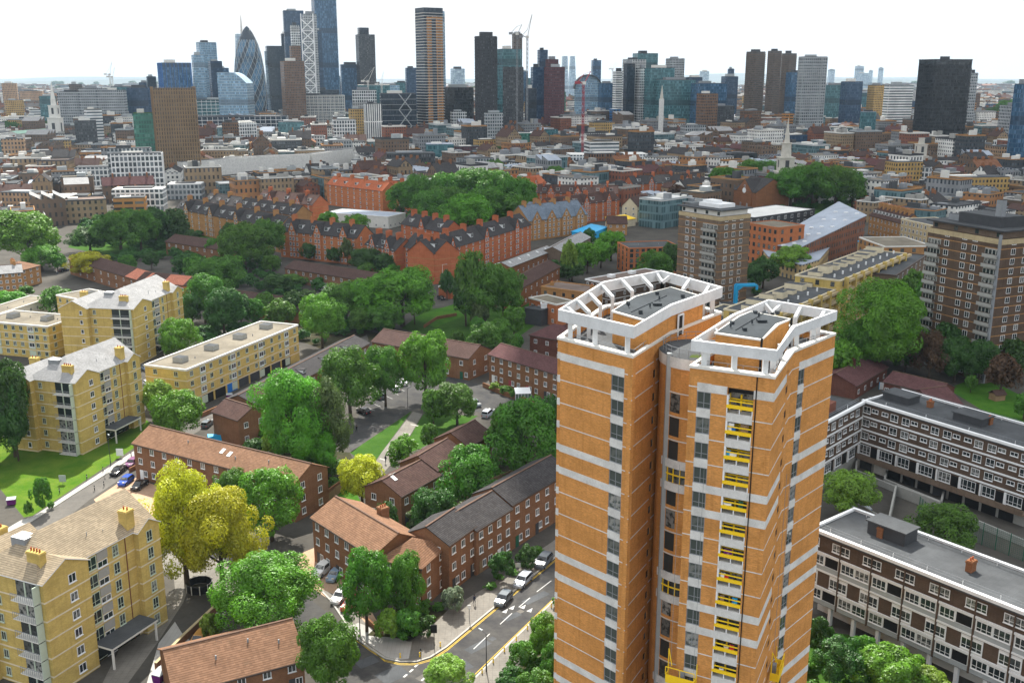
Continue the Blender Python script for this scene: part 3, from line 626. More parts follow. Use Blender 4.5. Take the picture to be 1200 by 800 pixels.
def terrace(name,label,cat,pl,pr,h,depth,wall,roof,group=None,pitch=28,kind='gable',st=2,bays=6,win=(1.1,1.25),ws='w',sides='fr',chim=(),cross=(),dorm=(),lights=(),doors=True,fascia='gutter',base=.9,ov=.3,bands=None,bandmat='cream',solid=None,step=None,vents=(),chmat=None):
    o,ang,L=frame2(pl,pr,h); D=depth
    T=thing(name,label,cat,o,ang,group); occ_rect(o,ang,L,D)
    T['L']=round(L,2)
    rise=math.tan(R(pitch))*D/2; hr=h+rise
    m=MB()
    if kind in('gable','shed','half'):
        pr_={'gable':[(0,h),(D/2,hr),(D,h)],'shed':[(0,h),(D,h+math.tan(R(pitch))*D)],'half':[(0,h),(D*.3,h+math.tan(R(pitch))*D*.3),(D,h)]}[kind]
        for x,fl in ((0,1),(L,0)):
            pts=[(x,0,0)]+[(x,y,z) for y,z in pr_]+[(x,D,0)]
            m.face(pts if fl else pts[::-1])
        m.face([(0,0,0),(L,0,0),(L,0,h),(0,0,h)]); zb=pr_[-1][1]; m.face([(L,D,0),(0,D,0),(0,D,zb),(L,D,zb)])
    else: m.box(0,L,0,D,0,h)
    wl=m.build('wall',X[wall],T)
    m=MB(); e=ov*math.tan(R(pitch)); t=.16
    if kind=='gable':
        m.slab([(-ov,-ov,h-e+t),(L+ov,-ov,h-e+t),(L+ov,D/2,hr+t),(-ov,D/2,hr+t)],t); m.slab([(L+ov,D+ov,h-e+t),(-ov,D+ov,h-e+t),(-ov,D/2,hr+t),(L+ov,D/2,hr+t)],t)
        m.beam((-ov,D/2,hr+t+.03),(L+ov,D/2,hr+t+.03),.3,.12,2)
    elif kind=='half':
        y1=D*.3; h1=h+math.tan(R(pitch))*y1
        m.slab([(-ov,-ov,h-e+t),(L+ov,-ov,h-e+t),(L+ov,y1,h1+t),(-ov,y1,h1+t)],t); m.slab([(-ov,y1,h1+t),(L+ov,y1,h1+t),(L+ov,D+ov,h+t),(-ov,D+ov,h+t)],t)
    elif kind=='shed':
        m.slab([(-ov,-ov,h-e+t),(L+ov,-ov,h-e+t),(L+ov,D+ov,h+math.tan(R(pitch))*(D+ov)+t),(-ov,D+ov,h+math.tan(R(pitch))*(D+ov)+t)],t)
    elif kind=='hip':
        r=min(D/2,L/2); A=[(-ov,-ov,h-e+t),(L+ov,-ov,h-e+t),(L+ov,D+ov,h-e+t),(-ov,D+ov,h-e+t)]; B=[(r,D/2,hr+t),(L-r,D/2,hr+t)]
        m.slab([A[0],A[1],B[1],B[0]],t); m.slab([A[2],A[3],B[0],B[1]],t); m.slab([A[1],A[2],B[1]],t); m.slab([A[3],A[0],B[0]],t)
    elif kind=='flat':
        m.box(-ov*.5,L+ov*.5,-ov*.5,D+ov*.5,h+.002,h+.22,1,0); q=.28
        for x0,x1,y0,y1 in ((-ov*.5,L+ov*.5,-ov*.5,q),(-ov*.5,L+ov*.5,D-q,D+ov*.5),(-ov*.5,q,q,D-q),(L-q,L+ov*.5,q,D-q)): m.box(x0,x1,y0,y1,h+.224,h+.5,1)
    rf=m.build('roof',[X[roof],X[fascia],X['ridge_tile']],T)
    def zroof(y):
        if kind=='gable': return (h+(hr-h)*(1-abs(y-D/2)/(D/2)))+.16
        if kind=='hip': return (h+(hr-h)*(1-abs(y-D/2)/(D/2)))+.16
        if kind=='half': return h+.8
        if kind=='shed': return h+math.tan(R(pitch))*y+.16
        return h+.23
    if kind!='flat' and fascia:
        m=MB(); m.box(-ov,L+ov,-ov-.09,-ov-.005,h-e-.12,h-e+.1); m.build('gutter',X[fascia if fascia!='none' else 'black'],rf)
    far = ws[-1]=='1'
    sh=h/st
    for sd_ in sides:
        n,fn=side_spots(L,D,sd_); k=bays if sd_ in 'fb' else (max(1,round(D/5)) if not isinstance(bays,dict) else bays.get(sd_,1))
        for s in range(st):
            for i in range(k):
                u=n*(i+.5)/k
                if solid and solid(sd_,i,s): continue
                isdoor = doors and s==0 and sd_=='f' and i%2==0
                x,y,rz=fn(u); w_,h_=win
                if isdoor and not far:
                    mm=MB(); mm.box(-.5,.5,-.06,0,0,2.1); link('door',SH('door',mm,'door',rng.choice(['wood','dkgrey','green_p','white','dkgrey','maroon_p'])),T,(x,y,.05),rz)
                    u2=u+n/k*.33
                    x,y,rz=fn(min(u2,n-.8)); window(T,x,y,base,rz,w_*.9,h_,ws); continue
                window(T,x,y,s*sh+base,rz,w_,h_,ws)
    if bands:
        m=MB()
        for z in bands: m.box(-.05,L+.05,-.05,D+.05,z,z+.22)
        m.build('string_course',X[bandmat],wl)
    for c in chim:
        x,y=c[0]*L,c[1]*D; z=zroof(y); w_=c[2] if len(c)>2 else .8; d_=c[3] if len(c)>3 else 1.4; up=c[4] if len(c)>4 else 1.4
        chimney(rf,x,y,z-1,max(z,hr if kind=='gable' else z)+up if abs(c[1]-.5)<.3 else z+up,w_,d_,chmat or wall,pots=c[5] if len(c)>5 else 3)
    for c in cross:        # gabled bays: (x fraction, width, apex rise above eave)
        x=c[0]*L; w_=c[1]; ap=c[2]; pj=.35
        m=MB(); pts=[(x-w_/2,-pj,0),(x+w_/2,-pj,0),(x+w_/2,-pj,h+.3),(x,-pj,h+ap),(x-w_/2,-pj,h+.3)]
        m.face(pts); m.face([(x-w_/2,0,0),(x-w_/2,-pj,0),(x-w_/2,-pj,h+.3),(x-w_/2,0,h+.3)]); m.face([(x+w_/2,-pj,0),(x+w_/2,0,0),(x+w_/2,0,h+.3),(x+w_/2,-pj,h+.3)])
        g=m.build('gable',X[wall],T); yb=D/2
        m=MB(); m.slab([(x-w_/2-.15,-pj-.1,h+.25),(x,-pj-.1,h+ap+.15),(x,yb,h+ap+.15),(x-w_/2-.15,yb,h+.25)][::-1],.14); m.slab([(x,-pj-.1,h+ap+.15),(x+w_/2+.15,-pj-.1,h+.25),(x+w_/2+.15,yb,h+.25),(x,yb,h+ap+.15)][::-1],.14)
        m.build('gable_roof',X[roof],g)
        for s in range(st+1):
            z=s*sh+base
            if z+win[1]>h+ap-.8: continue
            for q in ((-.22,.22) if w_>4 and s<st else (0,)): window(T,x+q*w_,-pj,z,0,win[0],win[1],ws)
    for c in dorm:         # (x fraction, width, height, y)
        y=c[3] if len(c)>3 else D*.14
        dormer(rf,c[0]*L,y,zroof(y)-.05,c[1],c[2],min(D*.4,c[2]/math.tan(R(pitch)) if pitch>5 else 2),rf=roof)
    for fx,fy in lights:   # roof windows
        y=fy*D; z=zroof(y); m=MB(); s=math.tan(R(pitch))*(1 if y<D/2 else -1)
        m.slab([(-.4,-.55,-.55*s+.1),(.4,-.55,-.55*s+.1),(.4,.55,.55*s+.1),(-.4,.55,.55*s+.1)],.1); m.build('skylight',X['white'],rf,(fx*L,y,z))
    for fx,fy in vents:
        y=fy*D; z=zroof(y); m=MB(); m.tube((0,0,-.1),(0,0,.5),.12,n=7); m.build('roof_vent',X['midgrey'],rf,(fx*L,y,z))
    return T,L,D,rf,wl
SHC={}
def SH(key,mb,name,mat):
    k=(key,mat)
    if k not in SHC: SHC[k]=mb.mesh(name,X[mat])
    return SHC[k]
# ---------------------------------------------------------------- sunlit brick terraces of the left foreground
T=terrace
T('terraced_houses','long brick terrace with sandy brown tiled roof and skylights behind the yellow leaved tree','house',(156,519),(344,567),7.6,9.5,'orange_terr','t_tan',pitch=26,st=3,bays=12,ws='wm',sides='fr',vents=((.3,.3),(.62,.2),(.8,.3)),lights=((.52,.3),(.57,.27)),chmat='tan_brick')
T('terraced_houses','brick terrace with sandy tiled roof beside the parked silver cars at the road corner','house',(366,606),(437,651),8.0,9.5,'orange_terr','t_tan',pitch=26,st=3,bays=6,ws='wm',sides='fl',chim=((.42,.95,1.5,1.5,1.6),))
T('corner_house','hipped brick corner house with brown tiled roof behind two trees at the road junction','house',(446,655),(494,665),7.2,8.6,'orange_terr','t_tan',kind='hip',pitch=28,st=3,bays=3,ws='w',sides='fr')
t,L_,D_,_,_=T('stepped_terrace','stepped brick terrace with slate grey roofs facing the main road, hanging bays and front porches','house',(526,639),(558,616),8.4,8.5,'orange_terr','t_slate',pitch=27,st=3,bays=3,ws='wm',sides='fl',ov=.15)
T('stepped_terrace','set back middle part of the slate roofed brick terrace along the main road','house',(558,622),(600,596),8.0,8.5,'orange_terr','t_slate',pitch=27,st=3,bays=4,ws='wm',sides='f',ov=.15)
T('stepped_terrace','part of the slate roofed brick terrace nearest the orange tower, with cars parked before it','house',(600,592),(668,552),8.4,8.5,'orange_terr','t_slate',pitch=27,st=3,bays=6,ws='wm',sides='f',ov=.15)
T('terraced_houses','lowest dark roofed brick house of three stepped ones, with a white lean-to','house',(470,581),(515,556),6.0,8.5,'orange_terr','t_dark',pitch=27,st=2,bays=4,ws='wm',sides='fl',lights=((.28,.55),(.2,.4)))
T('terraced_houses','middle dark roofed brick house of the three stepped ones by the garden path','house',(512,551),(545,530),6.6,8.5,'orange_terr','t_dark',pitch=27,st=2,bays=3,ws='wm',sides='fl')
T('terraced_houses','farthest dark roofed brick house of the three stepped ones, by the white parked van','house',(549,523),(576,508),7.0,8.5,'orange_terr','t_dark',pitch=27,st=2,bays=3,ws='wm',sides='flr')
T('terraced_houses','orange brick terrace with plum brown roof and white windows left of the orange tower','house',(573,415),(690,449),7.6,9,'orange_terr','t_plum',pitch=25,st=3,bays=11,ws='wm',sides='fl')
T('brick_house','narrow brick house end with dark roof between the slab block and the big trees','house',(249,482),(279,492),6.4,8,'orange_terr','t_dark',pitch=26,st=2,bays=2,ws='w',sides='r')
T('terraced_houses','brick houses with brown roof standing right of the isolated narrow house','house',(284,470),(330,476),6.4,8,'orange_terr','t_dark',pitch=26,st=2,bays=4,ws='w',sides='f')
T('terraced_houses','long row of grey roofed brick houses running behind the round trees of the car park','house',(300,474),(432,402),6.4,9,'orange_terr','t_slate',pitch=22,st=2,bays=12,ws='w',sides='f',dorm=((.2,1.4,.9),(.42,1.4,.9),(.62,1.4,.9),(.83,1.4,.9)))
T('brick_house','brown roofed brick house behind the car park tree, right end of the grey row','house',(436,400),(549,420),6.2,11,'orange_terr','t_dark',pitch=24,st=2,bays=7,ws='w',sides='fr')
T('terraced_houses','low dark roofed row behind the tree line above the yellow slab block','house',(252,348),(372,364),5.2,9,'brown_brick','t_dark',pitch=24,st=2,bays=10,ws='w1',sides='f')
T('terraced_houses','dark roofed brown row with white windows in front of the yellow brick mansion block','house',(334,314),(462,334),5.6,10,'orange_terr','t_dark',pitch=24,st=2,bays=14,ws='w1',sides='fl')
def new_tiles(ret,a,b):
    t_,L,D,rf,_=ret; m=MB(); s=math.tan(R(25)); m.slab([(a*L,-.32,6.2-.32*s+.2),(b*L,-.32,6.2-.32*s+.2),(b*L,D/2,6.2+D/2*s+.2),(a*L,D/2,6.2+D/2*s+.2)],.03); o=m.build('new_tiles',X['t_salmon'],rf); o['label']='fresh salmon roof tiles'
_r=T('terraced_houses','left half of the brown terrace with patches of new salmon tiles behind the yellow bush','house',(81,304),(168,330),6.2,10,'orange_terr','t_dark',pitch=25,st=2,bays=10,ws='w1',sides='fl')
new_tiles(_r,-.005,.16); new_tiles(_r,.78,1.0)
_r=T('terraced_houses','right half of the brown terrace with patches of new salmon tiles behind the yellow bush','house',(160,329),(234,336),6.2,10,'orange_red','t_dark',pitch=25,st=2,bays=9,ws='w1',sides='fr')
new_tiles(_r,.42,.75)
T('terraced_houses','dark roofed brown terrace with white windows right of the big dark tree clump','house',(194,283),(261,293),6.0,11,'orange_terr','t_dark',pitch=25,st=2,bays=8,ws='w1',sides='fr')
T('terraced_houses','brown brick terrace with grey roof at the left edge before the big sunlit tree','house',(-12,322),(26,319),7,10,'tan_brick','t_grey',pitch=25,st=3,bays=5,ws='w1',sides='fr',chim=((.3,.5),(.8,.5)))
T('brick_house','tan brick house with sandy hipped roof beside the big sunlit tree on the left','house',(24,317),(47,311),7,10,'tan_brick','t_tan',kind='hip',pitch=25,st=3,bays=3,ws='w1',sides='fr',chim=((.2,.5),))
T('maisonettes','low white fronted flat roofed row behind the round tree at the left edge','flats',(-10,372),(62,349),6,9,'offwhite','f_pale',kind='flat',st=2,bays=9,ws='w1',sides='f',fascia='offwhite',vents=((.4,.4),(.7,.5)))
t,L_,D_,rf,wl=T('bungalow','sandy tiled brick house cut by the lower edge of the photo beside the golden car','house',(205,812),(356,772),4.6,11.5,'orange_terr','t_tan',pitch=27,st=2,bays=5,ws='wm',sides='fr',vents=((.35,.25),(.62,.35),(.85,.25)))
# white lean-to of the stepped house
def lean_to(lab,px,py,w,d,rz,mat='white'):
    p=P(px,py); C=thing('conservatory',lab,'lean-to',p,rz); m=MB()
    m.slab([(0,0,2.0),(w,0,2.0),(w,d,2.7),(0,d,2.7)],.1); m.build('roof',X['white'],C); m=MB(); m.box(.05,w-.05,.05,d-.05,0,1.9); m.build('glazed_wall',X['glass_g'],C)
    m=MB(); 
    for i in range(6): m.box(w*i/5-.04,w*i/5+.04,-.02,.05,0,2.0)
    m.build('glazing_bar',X['white'],C)
_,a_,_=frame2((470,581),(515,556),6)
lean_to('white glazed lean-to in the back garden of the lowest stepped house',474,608,4.4,2.6,a_)
lean_to('pale lean-to behind the orange brick terrace with the plum roof',604,470,4,3,.1)
# glass pavilion by the car park road
p=P(529,428); C=thing('pavilion','small flat roofed glass pavilion with white edged roof beside the car park road','pavilion',p,.25); m=MB(); m.box(0,9,0,6,3,3.3); m.build('roof',[X['white']],C); m=MB(); m.box(.3,8.7,.3,5.7,3.302,3.36); m.build('roof_deck',X['f_grey'],C); m=MB(); m.box(.3,8.7,.3,5.7,0,3); m.build('glass_wall',X['glass'],C)
# ---------------------------------------------------------------- yellow brick point blocks: pitched wings round a core
def point_block(label, pc, pr_, pl, storeys, roofm, k=1.0, group=None, sh=2.7, chims=True):
    """pc front corner on the ground, pr_ the far right ground corner, pl the far left ground corner"""
    C0=P(*pc); A=P(*pr_); B=P(*pl)
    e1=Vector((A.x-C0.x,A.y-C0.y)); L1=e1.length; e1.normalize()
    e2=Vector((-e1.y,e1.x)); L2=(Vector((B.x-C0.x,B.y-C0.y))).length     # square to the right facade, running left
    H=storeys*sh+.2
    T=thing('apartment_block',label,'flats',C0,math.atan2(e1.y,e1.x),group)
    # local x: along the right facade to the back; local y: to the left along the front facade
    occ_rect(C0,math.atan2(e1.y,e1.x),L1,L2)
    yb='yellow_brick'; G=8.0*k if False else L1*.36; inn=1.6; 
    wl=MB(); rf=MB(); rise=2.6
    W2=L2
    def gab(x0,x1,y0,y1,axis,h,rs,hip0=False,hip1=False):
        """one wing with its ridge along axis"""
        if axis=='x':
            ym=(y0+y1)/2
            wl.face([(x0,y1,0),(x0,y0,0),(x0,y0,h),(x0,ym,h+rs),(x0,y1,h)] if not hip0 else [(x0,y1,0),(x0,y0,0),(x0,y0,h),(x0,y1,h)])
            wl.face([(x1,y0,0),(x1,y1,0),(x1,y1,h),(x1,ym,h+rs),(x1,y0,h)]); wl.face([(x0,y0,0),(x1,y0,0),(x1,y0,h),(x0,y0,h)]); wl.face([(x1,y1,0),(x0,y1,0),(x0,y1,h),(x1,y1,h)])
            o=.25; t=.14; xs=x0+(ym-y0 if hip0 else -o); e=o*rs/(ym-y0)
            rf.slab([(x0-o,y0-o,h-e+t),(x1+o,y0-o,h-e+t),(x1+o,ym,h+rs+t),(xs,ym,h+rs+t)],t,0,1); rf.slab([(x1+o,y1+o,h-e+t),(x0-o,y1+o,h-e+t),(xs,ym,h+rs+t),(x1+o,ym,h+rs+t)],t,0,1)
            if hip0: rf.slab([(x0-o,y1+o,h-e+t),(x0-o,y0-o,h-e+t),(xs,ym,h+rs+t)],t,0,1)
        else:
            xm=(x0+x1)/2
            wl.face([(x0,y0,0),(x1,y0,0),(x1,y0,h),(xm,y0,h+rs),(x0,y0,h)]); wl.face([(x1,y1,0),(x0,y1,0),(x0,y1,h),(xm,y1,h+rs),(x1,y1,h)])
            wl.face([(x0,y1,0),(x0,y0,0),(x0,y0,h),(x0,y1,h)]); wl.face([(x1,y0,0),(x1,y1,0),(x1,y1,h),(x1,y0,h)])
            o=.25; t=.14; e=o*rs/(xm-x0)
            rf.slab([(x0-o,y1+o,h-e+t),(x0-o,y0-o,h-e+t),(xm,y0-o,h+rs+t),(xm,y1+o,h+rs+t)],t,0,1); rf.slab([(x1+o,y0-o,h-e+t),(x1+o,y1+o,h-e+t),(xm,y1+o,h+rs+t),(xm,y0-o,h+rs+t)],t,0,1)
    main0=0.02; 
    gab(.0,L1,.9,W2*.72,'x',H,rise*1.5,hip0=True)            # the long main body
    gab(.03,G,-.03,W2*.42,'y',H-.03,rise*.72)                # gabled wing on the right facade
    gab(-1.3,L1*.45,W2*.62,W2,'x',H-.06,rise*.8)             # gabled wing on the front facade
    gab(L1*.80,L1-.03,.0,W2*.5,'y',H-.05,rise*.5)            # shallow far wing
    w=wl.build('wall',X[yb],T); r=rf.build('roof',[X[roofm],X['white']],T)
    m=MB()
    for s in range(storeys):
        z=s*sh+ (.15 if s==0 else 0); a=.045
        m.box(-a,G+a,-.03-a,.5,z,z+.2); m.box(L1*.80-a,L1+a-.03,-a,.5,z,z+.2); m.box(G-.2,L1*.8+.2,.9-a,1.4,z+.003,z+.2)
        m.box(-a,.5,.5,W2*.62,z+.001,z+.2); m.box(-1.3-a,-.5,W2*.62-a,W2+a,z+.002,z+.2)
    m.build('floor_band',X['cream'],w)
    rzr=0; rzf=-math.pi/2
    for s in range(storeys):
        z=s*sh+.95
        window(T,G*.62,-.03,z,rzr,1.25,1.3,'w')                                   # right gable
        for x in (L1*.63,L1*.90): window(T,x,(0 if x>L1*.8 else .9),z-.3,rzr,1.1,1.7,'p')
        m=MB()
        # stair screen between the wings
        x0,x1=G+.25,L1*.56
        window(T,(x0+(x0+x1)/2)/2,.9,z-.45,rzr,(x1-x0)/2-.1,1.9,'pm'); mm=MB(); mm.box((x0+x1)/2+.05,x1,.8,.9,z+.35,z+1.6); mm.build('grey_panel',X['greypanel'],T); window(T,((x0+x1)/2+x1)/2,.9,z-.75,rzr,(x1-x0)/2-.2,.95,'w')
        # front facade
        window(T,-1.3,W2*.62+1.9,z,rzf,.9,1.2,'w')
        window(T,0,W2*.62-1.5,z,rzf,.95,1.3,'pm')
        # balcony tucked into the front corner
        y0,y1=.7,W2*.30
        B=link('balcony',None,T,(0,0,s*sh+.15))
        m=MB(); m.box(-.12,-.02,y0,y1,.0,.18); m.box(-1.1,-.02,y0,y1,-.12,.0); m.build('balcony_floor',X['offwhite'],B)
        m=MB(); m.box(-.06,-.012,y0,y1,.18,2.45); m.build('recess_panel',X['glass'],B)
        m=MB(); n=max(4,int((y1-y0)/.35))
        m.box(-1.1,-1.05,y0,y1,.95,1.03); m.box(-1.1,-.05,y0,y0+.05,.9,1.0)
        for i in range(n+1): y=y0+(y1-y0)*i/n; m.box(-1.1,-1.06,y-.02,y+.02,0,.95)
        m.build('balcony_rail',X['midgrey'],B)
        m=MB(); m.box(-1.08,-.02,y0-.14,y0-.02,0,2.5); m.build('balcony_fin',X['palegreen'],B); m=MB(); m.box(-.14,-.062,(y0+y1)*.55,(y0+y1)*.55+.25,.19,2.4); m.build('balcony_jamb',X['palegreen'],B)
    # entrance canopy, chimneys, roof lights, ducts
    x0,x1=G+.1,L1*.78; m=MB(); m.box(x0,x1,-2.6,.9,3.0,3.3,0,1); m.box(x0+.1,x0+.35,-2.5,-2.25,0,3.0); m.box(x1-.4,x1-.15,-2.5,-2.25,0,3); m.build('entrance_canopy',[X['offwhite'],X['f_dark']],T)
    m=MB(); m.box(x0+.3,x1-.3,.8,.9,0.1,2.9); m.build('entrance_screen',X['glass'],T)
    if chims:
        chimney(r,G*.30,W2*.20,H-.3,H+3.0,1.0,2.4,yb,4); chimney(r,L1*.80,1.9,H-.3,H+3.2,1.5,1.5,yb,2); chimney(r,L1*.3,W2*.93,H-.3,H+2.6,1.2,2.0,yb,2)
    m=MB(); z=H+rise*1.15; m.box(L1*.16,L1*.16+2,W2*.40,W2*.40+2.6,z-1.0,z+.5,1,0); m.build('roof_light',[X['white'],X['midgrey']],r)
    m=MB(); m.tube((L1*.5,3,H),(L1*.5,3,H+2.2),.06,n=6); m.tube((L1*.62,2.6,H),(L1*.62,2.6,H+1.6),.05,n=6); m.build('roof_vent',X['midgrey'],r)
    m=MB(); m.tube((L1*.72,.84,0),(L1*.72,.84,H),.07,n=6); m.build('drainpipe',X['rust'],w)
    return T
point_block('nearest yellow brick apartment block with beige pitched roofs and balconies at the lower left corner',(66,815),(197,727),(-45,790),6,'t_beige')
point_block('six storey yellow brick block with pale grey pitched roofs standing on the sunny lawn','' or (97,533),(171,495),(36,518),6,'t_grey')
point_block('six storey yellow brick block with pale roofs behind the slab blocks on the left',(162,428),(218,398),(112,414),6,'t_grey')
# ---------------------------------------------------------------- yellow brick slab blocks
def slab_block(label, pl, pr, h, depth, st, bays, garages=False, sides='fl', group=None, ws='p', wall='yellow_brick'):
    t,L,D,rf,wl=terrace('slab_block',label,'flats',pl,pr,h,depth,wall,'f_pale',group=group,kind='flat',st=st,bays=bays,win=(1.2,1.3),ws=ws,sides=sides,doors=False,fascia='offwhite',bands=[h/st*i-.1 for i in range(1,st)],vents=((.2,.4),(.45,.6),(.7,.4),(.85,.6)),solid=(lambda s,i,k: garages and k==0 and s=='f'))
    n=max(2,int(L/12))
    for i in range(n):
        x=L*(i+.5)/n; m=MB(); 
        for s in range(st): m.box(x-1.1,x+1.1,-.09,-.004,h/st*s+.3,h/st*(s+1)-.25)
        m.build('panel_strip',X['palegreen'],wl)
        for s in range(1,st): window(t,x,-.1,h/st*s+.9,0,1.9,1.3,ws.replace('p','w')+'')
        m=MB(); m.box(x-1.2,x+1.2,D*.4,D*.4+3,h+.23,h+1.5,0,1); m.build('tank_house',[X['greypanel'],X['f_grey']],rf)
    if garages:
        r=random.Random(3)
        for i in range(int(L/5)):
            m=MB(); m.box(i*5+.4,i*5+4.6,-.06,-.003,.05,2.4); m.build('garage_door',X[r.choice(['black','dkgrey','black','midgrey','black','blue','black','dkgrey','black'])],t)
    return t
slab_block('long low yellow brick slab block with blue and black garage doors',(218,435),(349,382),10.2,12.5,4,13,True,'fl')
slab_block('yellow brick slab block behind the round tree, beside the point block at the left',(66,347),(146,363),10.4,12,4,9,False,'fr')
slab_block('yellow brick slab block with panelled front at the left edge, beside a cypress tree',(-25,377),(56,384),9.5,14,4,9,False,'fr')
slab_block('low flat yellow block with garages just behind the nearest lawn, at the left edge',(-30,448),(26,434),3.2,9,1,3,False,'f')
# ---------------------------------------------------------------- red brick mansion blocks round the circus garden
def mansion(label,pl,pr,h,depth,wall,roof='t_slate',st=5,bays=10,ncross=3,ndorm=4,nchim=4,group='red brick mansion blocks round the circus garden',sides='fr',bands=True,pitch=38,cw=4.2,name='mansion_block'):
    cr=[((i+.5)/ncross,cw,4.6) for i in range(ncross)] if ncross else []
    dm=[]
    for i in range(ndorm):
        f=(i+.5)/ndorm
        if all(abs(f-c[0])>.5/max(1,ncross)*.45 for c in cr): dm.append((f,2.0,1.7))
    ch=[((i+.35)/nchim,.5,1.1,2.6,1.9,4) for i in range(nchim)]
    return terrace(name,label,'flats',pl,pr,h,depth,wall,roof,group,pitch=pitch,st=st,bays=bays,win=(1.1,1.6),ws='w1',sides=sides,chim=ch,cross=cr,dorm=dm,doors=False,bands=[h/st*i for i in range(1,st)] if bands else None,bandmat='tan_brick')
RB='red brick mansion blocks round the circus garden'
mansion('red brick mansion block with grey slate roof and gables beside the tree lined open park',(508,297),(622,263),12.4,12,'red_brick',bays=15,ncross=3,ndorm=9,nchim=6)
mansion('short end of the red mansion block with pointed gables facing the dark round bushes',(472,288),(508,298),12,12,'red_brick',bays=4,ncross=1,ndorm=0,nchim=2,sides='fl')
mansion('red mansion block with steep slate roof standing left of the park block end',(428,286),(463,294),10.5,11,'red_brick',bays=6,ncross=2,ndorm=3,nchim=3,sides='fl')
mansion('red mansion block behind, just below the dense trees of the circus',(470,262),(520,272),13,11,'red_brick',bays=6,ncross=1,ndorm=3,nchim=4,sides='fr')
mansion('yellow brown mansion block with white dormers between the street trees and dark bushes',(328,270),(418,279),12,12,'orange_red','t_slate',bays=11,ncross=3,ndorm=6,nchim=4,sides='fr')
mansion('brown mansion block with a row of white dormers behind the dark tree clump',(205,244),(326,267),11.5,12,'tan_brick','t_slate',bays=14,ncross=4,ndorm=12,nchim=6,sides='f')
mansion('second row of brown mansion flats with grey dormers, behind the row of white dormers',(238,236),(345,252),11.5,11,'tan_brick','t_slate',bays=12,ncross=0,ndorm=10,nchim=6,sides='f')
mansion('red gabled mansion flats with dark roofs left of the pale blue workshop roof',(301,233),(366,240),10,12,'red_brick','t_dark',bays=7,ncross=2,ndorm=5,nchim=3,sides='fl')
mansion('red roofed mansion block behind the workshop with the pale blue roof',(383,216),(448,224),13,12,'orange_red','t_red',bays=9,ncross=0,ndorm=5,nchim=4,sides='f')
mansion('red roofed mansion block with white windows directly left of the circus trees',(444,221),(486,226),13,12,'red_brick','t_red',bays=6,ncross=2,ndorm=3,nchim=3,sides='f')
mansion('red mansion block with small gables right of the circus trees',(630,226),(724,227),11,11,'red_brick','t_dark',bays=12,ncross=3,ndorm=6,nchim=5,sides='fr')
mansion('dark roofed red mansion row with white triangles behind the school',(646,243),(726,234),11,11,'red_brick','t_dark',bays=10,ncross=3,ndorm=4,nchim=4,sides='f')
mansion('red mansion block with tall gable in the back row near the pale lime gable house',(742,216),(825,212),11,12,'red_brick','t_slate',bays=11,ncross=2,ndorm=5,nchim=4,sides='fl')
mansion('red brick block far behind the circus trees with red roofs',(588,222),(640,214),12,12,'red_brick','t_red',bays=6,ncross=2,ndorm=2,nchim=3,sides='f')
# school with blue grey roofs
mansion('three gabled brown school building with blue grey slate roofs beside the red park block',(620,259),(688,251),10,16,'tan_brick','t_blue',st=4,bays=9,ncross=4,ndorm=0,nchim=4,group=None,sides='fl',pitch=40,cw=6,name='school')
mansion('blue roofed school wing behind the three gabled school front',(612,247),(650,252),10,11,'tan_brick','t_blue',st=4,bays=5,ncross=1,ndorm=0,nchim=2,group=None,sides='fl',name='school')
# long red workshops and sheds by the park block
terrace('workshop','long low brick workshop with a glazed pale roof in front of the red park block','workshop',(598,313),(650,293),4.5,8,'brown_brick','t_grey',pitch=22,bays=9,ws='w1',st=1,doors=False,lights=[(f,.3) for f in (.1,.3,.5,.7,.9)])
terrace('workshop','grey pitched workshop roof between the park trees and the low white banded block','workshop',(660,296),(692,278),5,10,'grey_brown','t_grey',pitch=24,bays=6,ws='w1',st=1,doors=False)
terrace('workshop','narrow glazed annex roof along the foot of the red park block','workshop',(528,338),(598,310),4,5,'red_brick','f_white',kind='flat',bays=9,ws='w1',st=1,doors=False,fascia='offwhite')
terrace('terraced_houses','brown terrace with dark tiled roof and white windows below the glazed workshop','house',(606,340),(656,312),7,9,'brown_brick','t_dark',pitch=26,st=2,bays=8,ws='w1',sides='fl')
t,L_,D_,_,_=terrace('workshop','pale blue roofed workshop among the mansion blocks','workshop',(380,250),(455,255),6,18,'offwhite','f_zinc',kind='flat',bays=8,ws='w1',st=1,doors=False,fascia='offwhite')
# low block with flat brown roof and white window bands
t,L_,D_,rf,wl=terrace('low_block','low flat roofed block with brown roof and white window bands above the round bushes','flats',(686,328),(714,334),8,32,'dark_brick','f_brown',kind='flat',st=3,bays=5,ws='w1',sides='fr',doors=False,fascia='white',vents=((.3,.2),(.6,.5),(.4,.7)),bands=(2.6,5.2),bandmat='white')
for y in (9,20): 
    m=MB(); m.box(2,4.5,y,y+2,8.2,9.3,0); m.build('roof_unit',[X['white']],rf)
terrace('modern_block','salmon brick modern block with inset balconies left of the brown white windowed tower','flats',(737,292),(797,290),11,16,'orange_red','f_dark',kind='flat',st=5,bays=9,win=(1.4,1.7),ws='d1',sides='fl',doors=False,fascia='orange_red',vents=((.3,.5),(.7,.5)))
terrace('modern_block','salmon brick modern block right of the brown white windowed tower','flats',(876,262),(912,268),17,16,'orange_red','f_pale',kind='flat',st=5,bays=6,win=(1.4,1.8),ws='d1',sides='flr',doors=False,fascia='orange_red')
terrace('modern_block','dark grey block with window grid and pale roof left of the zinc roofed hall','offices',(884,256),(955,246),13,24,'dkgrey','f_white',kind='flat',st=4,bays=9,win=(2,1.8),ws='w1',sides='flr',doors=False,fascia='dkgrey')
